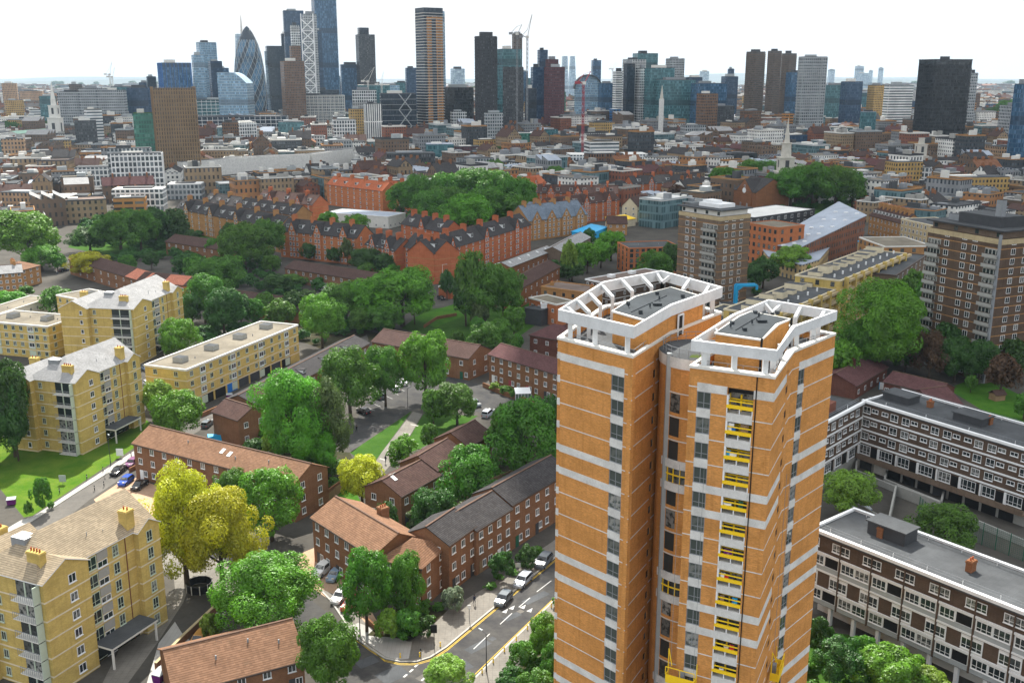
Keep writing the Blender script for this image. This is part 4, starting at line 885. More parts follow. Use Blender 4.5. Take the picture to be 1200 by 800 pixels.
# big zinc roofed hall
def poly_roof(name,label,cat,px,z,hw,wall,roof,tilt=0,occ=True,extra=None):
    pts=[P(x,y,zz) for (x,y),zz in zip(px,z)]; c=pts[0].copy(); c.z=0
    T=thing(name,label,cat,c); a=sum(pts[i].x*pts[(i+1)%len(pts)].y-pts[(i+1)%len(pts)].x*pts[i].y for i in range(len(pts)))
    if a<0: pts=pts[::-1]
    q=[p-c for p in pts]; m=MB(); m.slab(q,.35); rf=m.build('roof',X[roof],T); m=MB(); n=len(q); s=sum(q,Vector())/n
    w=[p+(s-p)*.02 for p in q]
    for i in range(n):
        j=(i+1)%n; m.face([(w[i].x,w[i].y,0),(w[j].x,w[j].y,0),(w[j].x,w[j].y,w[j].z-.3),(w[i].x,w[i].y,w[i].z-.3)])
    m.build('wall',X[wall],T)
    for p in pts: OCC.append((p.x,p.y,10))
    cc=sum(pts,Vector())/n; OCC.append((cc.x,cc.y,16)); return T,rf,q
X['f_redw']=facade('red_brick_rows',(.20,.085,.05),(.03,.04,.045),2.6,3.2,.42,.55); X['f_brownw']=facade('brown_brick_rows',(.24,.15,.08),(.03,.04,.045),2.4,3.0,.4,.55); X['f_whitew']=facade('white_wall_rows',(.66,.66,.63),(.03,.04,.05),2.4,3.0,.45,.55)
X['f_buffw']=facade('buff_wall_rows',(.46,.34,.17),(.03,.04,.045),2.6,3.0,.42,.55); X['f_greyw']=facade('grey_wall_rows',(.28,.29,.30),(.03,.045,.05),2.2,3.0,.5,.55)
t,rf,q=poly_roof('zinc_roofed_hall','big pale zinc roofed brick hall with many small skylights, sloping to a point','hall',[(910,287),(937,290),(1016,252),(983,236),(937,262)],[10,11,17,17,10],0,'f_redw','f_zinc')
r=random.Random(8)
for i in range(15):
    f=i/15; p=q[0].lerp(q[3],r.uniform(.1,.9)).lerp(q[1].lerp(q[2],r.uniform(.1,.9)),r.uniform(.2,.8)) if False else (q[0]*(1-f)+q[3]*f).lerp(q[1]*(1-f)+q[2]*f,.3+.25*(i%3))
    m=MB(); m.box(-.8,.8,-.6,.6,-.2,.5); m.build('skylight',X['white'],rf,p)
poly_roof('low_hall','low pale zinc roofed wing behind the pale green tree','hall',[(893,291),(945,296),(977,284),(960,304),(940,310),(900,300)],[7]*6,0,'f_buffw','f_zinc')
terrace('modern_block','tan rounded modern block with glazed balcony right of the zinc hall','flats',(1007,279),(1037,290),12,20,'tan_brick','f_pale',kind='flat',st=4,bays=6,win=(1.5,1.6),ws='d1',sides='fr',doors=False,fascia='offwhite')
terrace('modern_block','glass topped tan block in front of the green glass corner building','flats',(1036,292),(1084,290),10,20,'buff','f_white',kind='flat',st=3,bays=8,win=(2,1.8),ws='d1',sides='f',doors=False,fascia='cyan')
terrace('modern_block','cream block with many windows and a yellow dome left of the tall dark brown tower','flats',(1056,257),(1092,265),15,18,'buff','f_grey',kind='flat',st=5,bays=8,win=(1.2,1.7),ws='w1',sides='fl',doors=False,fascia='cream')
mansion('curved dark roofed tan terrace with rows of small dormers beyond the zinc hall',(1019,252),(1058,262),10,11,'tan_brick','t_dark',st=3,bays=9,ncross=0,ndorm=10,nchim=8,group=None,sides='f',name='curved_terrace')
# yellow brick deck access complex right of the brown tower
_c=[(842,350,10),(900,352,13),(960,333,15),(1010,318,16),(1050,300,16)]
def deck_block(label,pl,pr,h,depth,st,bays):
    t,L,D,rf,wl=terrace('deck_block',label,'flats',pl,pr,h,depth,'yellow_brick','f_grey',kind='flat',st=st,bays=bays,win=(1.3,1.6),ws='d1',sides='fl',doors=False,fascia='cream',group='yellow brick deck access flats',bands=[h/st*i for i in range(1,st)],bandmat='cream')
    r=random.Random(int(L*10))
    n=int(L/7)
    for i in range(n):
        x=L*(i+.5)/n; m=MB(); m.box(x-.5,x+.5,-1.3,-.06,0,h+.9); m.build('buttress',X['yellow_brick'],wl)
        m=MB(); w_=r.uniform(2,4); m.box(x-w_/2,x+w_/2,D*.5,D*.5+r.uniform(3,6),h+.23,h+r.uniform(1.4,2.6),0,1); m.build('roof_house',[X['cream'],X[r.choice(['f_grey','f_pale','f_dark'])]],rf)
        m=MB(); 
        for s in range(st): m.box(x+.55,x+L/n-.55,-1.1,-.06,h/st*s+h/st-.9,h/st*s+h/st-.1)
        m.build('balcony',X['buff'],wl)
        m=MB(); m.tube((x+1,D*.25,h+.2),(x+1,D*.25,h+1.3),.3,n=8); m.build('roof_vent',X['white'],rf)
    return t
deck_block('near stepped yellow brick flats with cream roof boxes, just right of the white tower crown',(905,372),(985,338),14,15,5,13)
deck_block('far end of the yellow brick flats with dark recesses, left of the dark tower',(985,330),(1062,298),17,15,6,12)
deck_block('low front part of the yellow brick flats hidden behind the white crown of the tower',(846,392),(905,366),11,16,4,8)
terrace('low_block','grey concrete framed flats tucked left of the tall dark brown tower','flats',(1050,324),(1086,300),15,12,'grey_brown','f_grey',kind='flat',st=5,bays=7,win=(1.6,1.8),ws='w1',sides='f',doors=False)
# blue hoist frame near the crown
p=P(862,368,0); C=thing('hoist_frame','bright blue steel frame standing on a flat roof behind the white crown','frame',p,.1)
m=MB()
for a,b in (((0,0,3),(0,0,10)),((0,2,3),(0,2,10)),((0,0,10),(7,0,10)),((0,2,10),(7,2,10)),((7,0,8.5),(7,0,10)),((0,0,7),(0,2,7)),((0,0,8.5),(2,0,10))): m.beam(a,b,.7,.7)
m.build('gantry',X['cyan'],C); m=MB(); m.box(-4,9,-3,7,0,3,0,1); m.build('base_building',[X['offwhite'],X['f_grey']],C)
# small houses between the tower crown and the park
terrace('brick_house','flat roofed yellow brown building with cluttered roof left of the tower crown','house',(634,337),(688,344),9,11,'tan_brick','f_brown',kind='flat',st=3,bays=5,ws='d1',sides='fl',doors=False,fascia='tan_brick',chim=((.1,.4),(.9,.6)))
terrace('brick_house','low orange brick house with pale flat roof in front of the cluttered roof','house',(620,350),(652,358),7,8,'orange_red','f_pale',kind='flat',st=2,bays=4,ws='w1',sides='fl',doors=False,fascia='offwhite')
terrace('white_annex','plain white rendered box beside the red hipped roof by the tower','house',(634,357),(654,357),6.5,6,'white','f_pale',kind='flat',st=2,bays=2,ws='d1',sides='l',doors=False,fascia='white')
terrace('timber_annex','dark timber clad box left of the plain white box','house',(615,362),(634,365),5,6,'dkgrey','f_dark',kind='flat',st=1,bays=1,ws='d1',sides='',doors=False,fascia='dkgrey')
terrace('brick_house','plum red hipped roof house right beside the orange tower crown','house',(621,392),(690,404),6.5,10,'maroon_brick','t_plum',kind='hip',pitch=30,st=2,bays=5,ws='w1',sides='fl',chim=((.5,.5),))
# pale houses behind the school
terrace('gable_house','pale lime rendered house with steep gable beyond the school','house',(747,242),(765,236),9,9,'cream','t_dark',pitch=45,st=3,bays=3,ws='w1',sides='fl',doors=False,cross=((.6,4.5,4.5),))
terrace('gable_house','mint green low house among the back streets right of the school','house',(748,248),(770,246),6,10,'palegreen','f_pale',kind='flat',st=2,bays=3,ws='w1',sides='fl',doors=False)
terrace('market_awning','bright yellow awning roof over a shed behind the school','shed',(722,259),(745,256),4,8,'cream','yellow',kind='shed',pitch=8,st=1,bays=0,sides='',doors=False,fascia='yellow')
terrace('brick_house','brown gabled warehouse just below the bright yellow awning','house',(712,262),(735,262),6,9,'tan_brick','t_dark',pitch=35,st=2,bays=3,ws='w1',sides='fl',doors=False)
terrace('market_awning','cyan tarpaulin shed roof beside the brown gabled warehouse','shed',(690,275),(712,266),3.5,9,'cyan','cyan',kind='shed',pitch=6,st=1,bays=0,sides='',doors=False,fascia='cyan')
# church hall with round window, right of the brown tower
t,L_,D_,rf,wl=terrace('church_hall','brown brick gabled hall with a round white window among trees','hall',(1,1,0) if False else (860,222),(886,226),11,26,'brown_brick','t_slate',pitch=30,st=1,bays=3,ws='w1',win=(1.2,3),sides='',doors=False,cross=((.5,14,7.5),))
m=MB(); m.lathe([(1.6,0),(1.6,.2)],16); o=m.build('round_window',X['white'],wl,(L_*.5,-.4,11.5)); o.rotation_euler=(math.pi/2,0,0)
# ---------------------------------------------------------------- brown brick towers with white windows
def brown_tower(label,pl,pr,h,depth,st,front,right,pent,balc_f=(),balc_r=(),roofz=0,wall='grey_brown',topm='offwhite'):
    o,ang,L=frame2(pl,pr,h); D=depth; T=thing('apartment_tower',label,'tower',o,ang); occ_rect(o,ang,L,D)
    m=MB(); m.box(0,L,0,D,0,h-2.2); w=m.build('wall',X[wall],T)
    m=MB(); m.box(.8,L-.8,.8,D-.8,h-2.2,h-.3); m.build('top_storey',X[topm],T)
    m=MB(); m.box(-.5,L+.5,-.5,D+.5,h-.3,h+.1,1,0); m.build('roof',[X['f_dark'],X['dkgrey']],T)
    m=MB(); m.box(-.06,L+.06,-.06,D+.06,h-3.6,h-2.2); 
    m.build('parapet_band',X['buff'],w)
    sh=(h-2.2)/st; m=MB()
    for s in range(1,st): m.box(-.05,L+.05,-.05,D+.05,s*sh-.1,s*sh+.12)
    m.build('floor_band',X['tan_brick'],w)
    for s in range(st):
        for f in front: window(T,f*L,0,s*sh+.9,0,1.6,1.65,'w1')
        for f in right: window(T,L,f*D,s*sh+.9,math.pi/2,1.6,1.65,'w1')
        for sd_,lst in (('f',balc_f),('r',balc_r)):
            for a,b in lst:
                if s*sh>h-5: continue
                n=L if sd_=='f' else D; B=link('balcony',None,T,(0,0,s*sh) if sd_=='f' else (L,0,s*sh),0 if sd_=='f' else math.pi/2)
                m=MB(); m.box(a*n,b*n,-1.1,-.02,.1,.22); m.box(a*n,b*n,-1.1,-1.02,.22,1.05); m.box(a*n,b*n,-.07,-.006,1.0,sh-.1); link('balcony_front',m.mesh('balcony_front',X['greypanel']),B)
                m=MB(); k=4
                for i in range(k):
                    u0=a*n+(b-a)*n*(i+.12)/k; u1=a*n+(b-a)*n*(i+.82)/k; m.face([(u0,-.09,1.0),(u1,-.09,1.0),(u1,-.09,sh-.45),(u0,-.09,sh-.45)])
                link('balcony_glazing',m.mesh('balcony_glazing',X['glass']),B)
    for x0,x1,y0,y1,z0,z1,mt in pent:
        m=MB(); m.box(x0*L,x1*L,y0*D,y1*D,h+.1+z0,h+.1+z1,0,1); m.build('roof_house',[X[mt],X['f_dark' if mt!='white' else 'white']],T)
    for f in (.05,.35,.65,.95):
        window(T,.8+f*(L-1.6),.8,h-1.9,0,1.2,1.2,'d1')
    return T,L,D
brown_tower('brown brick tower with white windows and a white roof hut, behind the tower crown',(796,240),(845,247),35,15,12,(.22,.38),(.2,.45,.7),((.3,.8,.25,.75,0,1.3,'white'),(.35,.6,.3,.6,1.3,2.2,'white')),balc_f=((.6,.94),))
t,L_,D_=brown_tower('taller dark brown brick tower with white windows at the right edge',(1089,257),(1176,271),41,15,15,(.28,.52,.66),(.3,.6),((.3,.85,.2,.8,0,2.8,'dkgrey'),(.1,.3,.3,.7,0,1.6,'midgrey'),(.72,.8,.3,.4,2.8,7,'midgrey')),balc_f=((.02,.2),(.8,.99)),wall='dark_brick',topm='grey_brown')
m=MB(); m.beam((L_*.985,-.25,0),(L_*.985,-.25,40),.7,.5); m.build('service_duct',X['midgrey'],t)
# ---------------------------------------------------------------- brown and white maisonette blocks on the right
def maisonette(label,pl,pr,h,depth,nb,st,style,z0):
    o,ang,L=frame2(pl,pr,h); D=depth; T=thing('maisonette_block',label,'flats',o,ang); occ_rect(o,ang,L,D)
    m=MB(); m.box(0,L,0,D,z0,h-.02); w=m.build('wall',X['dark_brick'],T)
    m=MB(); m.box(-.4,L+.4,-.4,D+.4,h,h+.25); m.box(-.4,L+.4,-.45,.15,h+.254,h+.75,1); m.box(-.4,L+.4,D-.15,D+.45,h+.254,h+.6,1); m.box(-.4,.1,.15,D-.15,h+.254,h+.6,1); rf=m.build('roof',[X['f_grey'],X['white']],T)
    m=MB(); sh=(h-z0)/st
    for s in range(1,st): m.box(-.06,L+.06,-.22,D+.06,z0+s*sh-.15,z0+s*sh+.15)
    m.build('white_band',X['white'],w)
    bw=L/nb
    for b in range(nb):
        x=b*bw
        if style=='b':            # glazed bays and balconies
            for s in range(st):
                z=z0+s*sh
                if s%2==1 or s==st-1:
                    for f in (.14,.86):
                        window(T,x+bw*f,-.06,z+.55+(.35 if s==st-1 else 0),0,1.45,1.35 if s==st-1 else 1.55,'w')
                        if s!=st-1: mm=MB(); mm.box(x+bw*f-.8,x+bw*f+.8,-.055,-.003,z+.16,z+2.45); mm.build('window_panel',X['white'],w)
                else:
                    m=MB(); m.box(x+.16,x+bw-.16,-.16,-.003,z+.15,z+.9); m.build('grey_apron',X['grey'],w); m=MB(); m.box(x+.16,x+bw-.16,-.08,-.003,z+.9,z+2.55); m.build('white_frame',X['white'],w)
                    window(T,x+bw*.27,-.1,z+.96,0,bw*.42,1.5,'wm'); 
                    if b%2: window(T,x+bw*.73,-.1,z+.96,0,bw*.44,1.5,'wm')
                    else:
                        m=MB(); m.box(x+bw*.52,x+bw-.3,-.1,-.081,z+.96,z+2.45); m.build('recess_panel',X['black'],w)  # flat black panel, painted for the shade inside an open balcony
            m=MB(); m.box(x-.1,x+.1,-.24,-.003,z0,h-.02); m.build('party_pier',X['dark_brick'],w)
        else:                     # punched windows above an access deck
            for s in range(1,st):
                z=z0+s*sh
                for f,w_,h_ in ((.09,1.7,1.45),(.30,1.5,.8),(.56,1.5,.8),(.80,1.7,1.45)): window(T,x+bw*f,0,z+(.8 if h_>1 else 1.3),0,w_,h_,'w')
            z=z0
            for f,w_ in ((.13,2.6),(.66,3.4)): window(T,x+bw*f,-.02,z+.3,0,w_,2.0,'wm')
            for f in (.34,.43,.86): m=MB(); m.box(x+bw*f-.45,x+bw*f+.45,-.06,-.003,z+.05,z+2.2); m.build('flat_door',X['black'],T)
            m=MB(); m.box(x+bw*.47,x+bw*.52,-.3,-.003,z+.02,z+2.4); m.box(x+bw*.94,x+bw*.97,-.3,-.003,z+.02,z+2.4); m.build('white_fin',X['white'],w)
        m=MB(); x2=x+bw*.5; m.tube((x2,.8,h+.2),(x2,.8,h+1.1),.05,n=5); m.tube((x2,D-.8,h+.2),(x2,D-.8,h+1.1),.05,n=5); m.build('rail_stanchion',X['white'],rf)
    m=MB()
    for y in (.9,D-.9):
        for z in (h+.85,h+1.25): m.tube((0,y,z),(L,y,z),.035,n=5)
    m.build('roof_rail',X['midgrey'],rf)
    return T,L,D,rf,ang,o
def roof_tank(T,rf,x,y,w,d,hh,h):
    m=MB(); m.box(x,x+w,y,y+d,h+.25,h+hh,0); m.box(x-.25,x+w+.25,y-.25,y+d+.25,h+hh,h+hh+.2,1); m.build('tank_house',[X['dkgrey'],X['f_grey']],rf)
T1,L1,D1,rf,an,o=maisonette('long brown and white block with flat roof facing the concrete decks at the right',(1013,472),(1215,533),14.2,13,4,4,'a',3.0)
for x in (.02,.46,.9): roof_tank(T1,rf,x*L1,5,6,4,1.7,14.2)
for f in (.27,.62): chimney(rf,f*L1,8,13,15.8,1.0,1.0,'brown_brick',2)
m=MB(); m.box(-.4,L1,-2.2,-.02,2.75,3.0); m.box(-.4,L1,-2.2,-2.05,3.0,3.9); m.build('access_deck',X['grey_brown'],T1); m=MB(); m.box(0,L1,.1,D1,0,2.75); m.build('garage_storey',X['greypanel'],T1)
r=random.Random(4)
for i in range(int(L1/3.4)): m=MB(); m.box(i*3.4+.3,i*3.4+3.1,-.05,.09,.02,2.5); m.build('garage_door',X[r.choice(['black','dkgrey','offwhite','black','midgrey'])],T1)
# return wing at its left end
T2,L2,D2,rf2,an2,o2=maisonette('short return wing of the brown and white block, partly behind the orange tower',(953,505),(1011,474),14.0,9,2,4,'a',3.0)
m=MB(); m.box(L2*.45,L2*.62,2,5,14.25,16.3); m.build('tank_house',X['rust'],rf2)
m=MB(); m.box(0,L2,.1,D2,0,3.0); m.build('garage_storey',X['greypanel'],T2)
# front block, along the lower right edge
T3,L3,D3,rf3,an3,o3=maisonette('near brown and white block with glazed balconies at the lower right edge',(952,622),(1240,737),14.0,11,7,4,'b',2.9)
roof_tank(T3,rf3,L3*.16,5.4,6,3.4,2.2,14.0); roof_tank(T3,rf3,L3*.83,5.4,6,3.4,2.2,14.0)
for f in (.22,.60): chimney(rf3,f*L3,5.8,13.5,15.9,.9,1.3,'brown_brick',2)
m=MB(); m.box(0,L3,3,D3,0,2.9); m.build('undercroft_wall',X['offwhite'],T3)
for i in range(10): m=MB(); m.box(i*L3/9-.25,i*L3/9+.25,.1,.7,0,2.9); m.build('pillar',X['white'],T3)
# concrete decks and walls between the two
def deckwall(px,h,mat='concrete',w=.35,name='deck_wall',label='low concrete wall of the decks between the brown and white blocks'):
    q=[P(x,y) for x,y in px]; m=MB()
    for a,b in zip(q,q[1:]): m.beam((a.x,a.y,h/2),(b.x,b.y,h/2),w,h)
    return tag(m.build(name,X[mat]),label,'wall',None)
deckwall([(1003,548),(1000,600),(1040,622),(1049,580),(1100,600)],2.2,'greypanel',label='low concrete wall round the nearest deck ramp below the return wing')
deckwall([(1040,552),(1036,568),(1102,595),(1108,570)],1.4,'greypanel',label='low concrete parapet of the empty deck in front of the access gallery')
deckwall([(1000,556),(1200,640)],1.3,'greypanel',label='long concrete parapet running along the deck behind the green fence')
sheet('deck_floor',[(1005,560),(1040,552),(1200,620),(1200,665),(1100,630),(1000,600)],'yard',4)
# green mesh fence
def mesh_fence(label,px,h,mat='green_p'):
    q=[P(x,y) for x,y in px]; c=q[0].copy(); C=thing('mesh_fence',label,'fence',c); m=MB()
    for a,b in zip(q,q[1:]):
        a=a-c; b=b-c; n=max(2,int((b-a).length/2.4))
        for i in range(n+1):
            p=a.lerp(b,i/n); k=MB(); k.beam((p.x,p.y,0),(p.x,p.y,h),.12,.12); k.build('post',X[mat],C)
        for k in range(12): z=h*(k+.5)/12; m.tube((a.x,a.y,z),(b.x,b.y,z),.022,n=4)
        ns=int((b-a).length/.35)
        for i in range(ns): p=a.lerp(b,i/ns); m.tube((p.x,p.y,.05),(p.x,p.y,h),.016,n=4)
    m.build('mesh_panel',X[mat],C)
mesh_fence('tall green mesh fence round the ball court behind the near brown and white block',[(1076,606),(1082,612),(1135,632),(1215,664)],4.2)
# nursery with red brown roofs
terrace('nursery','red brown tiled nursery wing left of the white playground screen','nursery',(1003,452),(1040,430),3.6,11,'maroon_brick','t_plum',pitch=22,st=1,bays=5,ws='w1',sides='f',doors=False,chim=((.5,.5),))
terrace('nursery','long red brown tiled nursery wing behind the white playground screen','nursery',(1036,447),(1098,462),3.6,9,'maroon_brick','t_plum',pitch=22,st=1,bays=8,ws='w1',sides='f',doors=False)
terrace('nursery','red brown nursery wing with white gable, at the edge of the small lawn','nursery',(1098,478),(1128,474),3.6,12,'maroon_brick','t_plum',pitch=25,st=1,bays=4,ws='w1',sides='fr',doors=False)
p=P(1030,456); C=thing('playground_screen','white slatted screen with blue panels round the nursery playground','screen',p,-.18); m=MB(); m.box(0,16,0,.12,0,1.9); m.build('panel',X['white'],C)
for i in range(9): m=MB(); m.box(i*2-.06,i*2+.06,-.1,-.002,0,2.0); m.build('post',X['cyan' if i%3==0 else 'offwhite'],C)
p=P(1168,468); C=thing('climbing_hut','wooden climbing hut on the small lawn behind the long block','hut',p,.3); m=MB(); m.box(-1.5,1.5,-1.2,1.2,0,1.7); m.build('wall',X['wood'],C); m=MB(); m.slab([(-1.8,-1.5,1.6),(1.8,-1.5,1.6),(1.8,0,2.7),(-1.8,0,2.7)],.1); m.slab([(1.8,1.5,1.6),(-1.8,1.5,1.6),(-1.8,0,2.7),(1.8,0,2.7)],.1); m.build('roof',X['t_dark'],C)
terrace('terraced_houses','low brown flats glimpsed under the tall dark brown tower','flats',(1178,372),(1215,380),8,10,'grey_brown','f_grey',kind='flat',st=3,bays=4,ws='w1',sides='f',doors=False)
# ---------------------------------------------------------------- far office towers and city landmarks
F={}
def fac(name,*a,**k):
    if name not in F: F[name]=facade(name,*a,**k)
    return F[name]
fac('blue_glass',(.05,.10,.17),(.012,.06,.12),1.5,3.8,.86,.82); fac('dark_glass',(.02,.036,.055),(.005,.016,.03),1.5,3.8,.84,.8,rnd=.35); fac('navy_glass',(.025,.06,.11),(.01,.035,.075),2,3.8,.8,.75,rnd=.4)
fac('pale_glass',(.30,.40,.48),(.10,.20,.29),1.5,3.8,.82,.7); fac('teal_glass',(.07,.17,.19),(.02,.085,.10),1.6,3.8,.85,.8); fac('green_glass',(.05,.2,.15),(.02,.10,.075),2,3.5,.8,.7)
fac('grey_grid',(.34,.36,.37),(.03,.045,.055),2.6,3.6,.62,.62); fac('white_grid',(.66,.68,.68),(.035,.05,.06),2.8,3.8,.7,.72); fac('white_fins',(.70,.70,.68),(.03,.04,.05),2.4,30,.5,.96); fac('white_bands',(.66,.67,.66),(.05,.07,.08),40,3.4,.98,.5)
fac('brown_fins',(.25,.175,.10),(.018,.02,.022),1.9,3.1,.42,.72); fac('bronze_grid',(.17,.10,.06),(.02,.025,.03),2.2,3.4,.55,.6); fac('maroon_grid',(.10,.045,.05),(.03,.02,.03),2.2,3.6,.5,.5); fac('tan_grid',(.38,.25,.15),(.03,.03,.03),2.6,3.4,.5,.6)
fac('black_grid',(.045,.055,.06),(.006,.01,.013),1.5,3.6,.8,.78,rnd=.5); fac('char_grid',(.06,.065,.07),(.02,.025,.03),2.0,3.1,.55,.6,rnd=.9); fac('concrete_ribs',(.13,.115,.10),(.03,.03,.03),3.0,3.0,.55,.6); fac('yellow_grid',(.40,.27,.10),(.03,.03,.03),2.6,3.2,.5,.55)
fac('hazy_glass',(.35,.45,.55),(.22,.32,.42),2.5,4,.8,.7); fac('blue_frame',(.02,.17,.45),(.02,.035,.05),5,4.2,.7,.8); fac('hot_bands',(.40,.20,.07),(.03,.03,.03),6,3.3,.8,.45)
TOWN='city towers'
def block(label,cx,w,top,dist,rot=25,asp=.8,mat='blue_glass',name='office_tower',cat='office tower',z0=0,crown=None,roof='f_grey',fins=None,plant=True,group=None,taper=None):
    """box tower whose outline is w pixels wide with its top at that pixel row, dist metres ahead"""
    if dist<400: dist=P(cx,dist,0).y        # a base row in the photograph instead of metres
    t=PY(cx,top,dist); dep=depth_of((0,dist,t.z*.6)); sil=w/FPX*dep; a=R(rot)
    L=sil/(abs(math.cos(a))+asp*abs(math.sin(a))); D=L*asp; H=max(6,t.z)
    ca,sa=math.cos(a),math.sin(a); ox=t.x-(L*ca-D*sa)/2; oy=dist-(L*sa+D*ca)/2+D*.3
    T=thing(name,label,cat,(ox,oy,0),a,group); occ_rect((ox,oy),a,L,D,4)
    m=MB()
    if taper:       # scale of the top
        k0,k1=taper; b=[(L/2+(x-L/2)*k0,D/2+(y-D/2)*k0,0) for x,y in ((0,0),(L,0),(L,D),(0,D))]; u=[(L/2+(x-L/2)*k1,D/2+(y-D/2)*k1,H) for x,y in ((0,0),(L,0),(L,D),(0,D))]
        m.add(b+u,[[0,1,5,4],[1,2,6,5],[2,3,7,6],[3,0,4,7],[4,5,6,7]])
    else: m.box(0,L,0,D,z0,H)
    bd=m.build('body',[F[mat]],T)
    m=MB(); m.box(.3,L-.3,.3,D-.3,H+.02,H+.5); 
    if not taper: m.build('roof',X[roof],T)
    if plant and not taper:
        m=MB(); r=random.Random(int(cx*7+top)); hh=min(6,H*.08)
        m.box(L*.2,L*r.uniform(.5,.85),D*.25,D*.75,H+.52,H+.5+hh*r.uniform(.4,.8)); m.build('roof_plant',X[r.choice(['midgrey','offwhite','grey','dkgrey'])],T)
    if fins:        # standing frame: (mat, every metres, depth, floor every)
        fm,ev,dp,fl=fins; m=MB()
        for i in range(int(L/ev)+1): x=min(i*ev,L); m.box(x-.25,x+.25,-dp,-.01,0,H)
        for i in range(int(D/ev)+1): y=min(i*ev,D); m.box(-dp,-.01,y-.25,y+.25,0,H); m.box(L+.01,L+dp,y-.25,y+.25,0,H)
        if fl:
            for i in range(int(H/fl)+1):
                z=min(i*fl,H); m.box(-dp*.8,L+dp*.8,-dp*.8,-.02,z-.3,z+.3); m.box(-dp*.8,-.02,0,D,z-.3,z+.3); m.box(L+.02,L+dp*.8,0,D,z-.3,z+.3)
        m.build('facade_frame',X[fm],bd)
    return T,L,D,H
B=block
# --- left group
B('tan gridded slab tower at the left edge of the skyline',9,19,98,138,20,.8,'tan_grid'); B('tan office block with dark glass top at the left edge',34,30,107,132,20,.8,'tan_grid'); B('dark glass block between tan blocks and the old white steeple',54,18,113,1550,10,.8,'teal_glass')
for x,w,tp in ((84,38,108),(108,36,104),(128,34,106)): B('long pale grey gridded office row left of the blue glass block',x,w,tp,1400,12,.7,'grey_grid',group='long pale grey office row',name='office_block',cat='office block')
B('ornate roofed building with round tops above the grey office row',87,17,99,1750,20,.8,'concrete_ribs'); B('teal glass block left of the bright blue glass block',140,26,102,1600,15,.8,'teal_glass'); B('bright blue glass block with flat top left of the brown tower',160,26,103,1450,10,.8,'navy_glass')
B('small dark tower left of the ribbed blue glass tower',176,13,90,1750,25,.9,'dark_glass'); B('ribbed blue glass tower behind the brown finned tower',201,42,74,1600,30,.8,'blue_glass',fins=('blue',6,.5,0)); 
B('pale silver glass slab in front of the stepped blue tower',231,16,65,1650,30,.7,'pale_glass'); B('grey topped tall stepped tower left of the bullet shaped tower',240,25,50,1800,30,.8,'pale_glass'); B('dark blue right part of the stepped tower left of the bullet shaped tower',251,17,72,1760,30,.8,'navy_glass')
# bullet shaped tower with spiral bands
t=PY(289,31,1720); T=thing('bullet_tower','bullet shaped glass tower with dark spiral bands','office tower',(t.x,1720,0))
m=MB(); hh=t.z; prof=[(25*s,z*hh) for z,s in ((0,.86),(.1,.92),(.2,.97),(.32,1),(.45,.99),(.55,.95),(.65,.88),(.74,.78),(.82,.64),(.89,.48),(.94,.33),(.975,.19),(1.0,.03))]
# finer rings
import bisect
zs=[p[1] for p in prof]; 
def rad(z):
    i=min(len(zs)-2,max(0,bisect.bisect(zs,z)-1)); f=(z-zs[i])/(zs[i+1]-zs[i]); return prof[i][0]*(1-f)+prof[i+1][0]*f
NR,NA=44,36; Bz=[hh*(i/NR) for i in range(NR+1)]
for i,z in enumerate(Bz):
    for j in range(NA): a=2*math.pi*(j+i*.42)/NA; m.v.append((rad(z)*math.cos(a),rad(z)*math.sin(a),z))
for i in range(NR):
    for j in range(NA):
        k=(j+1)%NA; m.f.append([i*NA+j,i*NA+k,(i+1)*NA+k,(i+1)*NA+j]); m.m.append(1 if j%6<2 else 0 if i<NR*.86 else 1)
m.build('glass_shell',[X['bullet_glass'] if 'bullet_glass' in X else F['hazy_glass'],F['dark_glass']],T); OCC.append((t.x,1720,34))
m=MB()
for s in (1,-1):
    for j in range(18):
        for i in range(0,38):
            z0,z1=Bz[i],Bz[i+1]; a0=2*math.pi*(j/18+s*i*.0116); a1=2*math.pi*(j/18+s*(i+1)*.0116)
            m.beam((rad(z0)*1.005*math.cos(a0),rad(z0)*1.005*math.sin(a0),z0),(rad(z1)*1.005*math.cos(a1),rad(z1)*1.005*math.sin(a1),z1),.5,.5)
m.build('diagrid',X['grey'],T)
B('slanting pale blue tower with a thin pointed top behind the bullet tower',280,22,40,1900,25,.8,'hazy_glass',taper=(1.1,.55))
t=PY(281,18,1900); T=thing('pointed_spire','thin pale spire rising above the bullet shaped tower','spire',(t.x,1905,0)); m=MB(); z0=PY(281,45,1900).z; m.tube((0,0,0),(0,0,z0),3.5,3,6); m.tube((0,0,z0),(0,0,t.z),3,.3,6); m.build('mast',X['offwhite'],T)
# curved roof block in front
def arch_block(label,cx,w,top,dist,depth,mat):
    t=PY(cx,top,dist); wd=w/FPX*depth_of((0,dist,t.z)); T=thing('arched_block',label,'office block',(t.x-wd/2,dist,0)); m=MB(); n=8; H=t.z
    pts=[(0,0),(wd,0)]+[(wd*(1-i/n*.55),H*.82+H*.18*math.sin(math.pi/2*i/n)) for i in range(n+1)]+[(0,H)]
    f=[(x,0,z) for x,z in pts]; b=[(x,depth,z) for x,z in pts]; m.face(f); m.face(b[::-1])
    for i in range(len(pts)): j=(i+1)%len(pts); m.face([f[j],f[i],b[i],b[j]])
    m.build('body',[F[mat]],T); OCC.append((t.x,dist+depth/2,wd*.7))
arch_block('pale ribbed block with rounded top in front of the bullet tower',271,34,85,1500,40,'pale_glass')
B('glass office with white frame, upper tier, below the bullet tower',258,64,117,150,14,.6,'teal_glass',fins=('white',7,.7,5)); B('long glass office with white frame, lower tier behind the brown tower',282,108,137,158,12,.35,'dark_glass',fins=('white',7,.7,5)); 
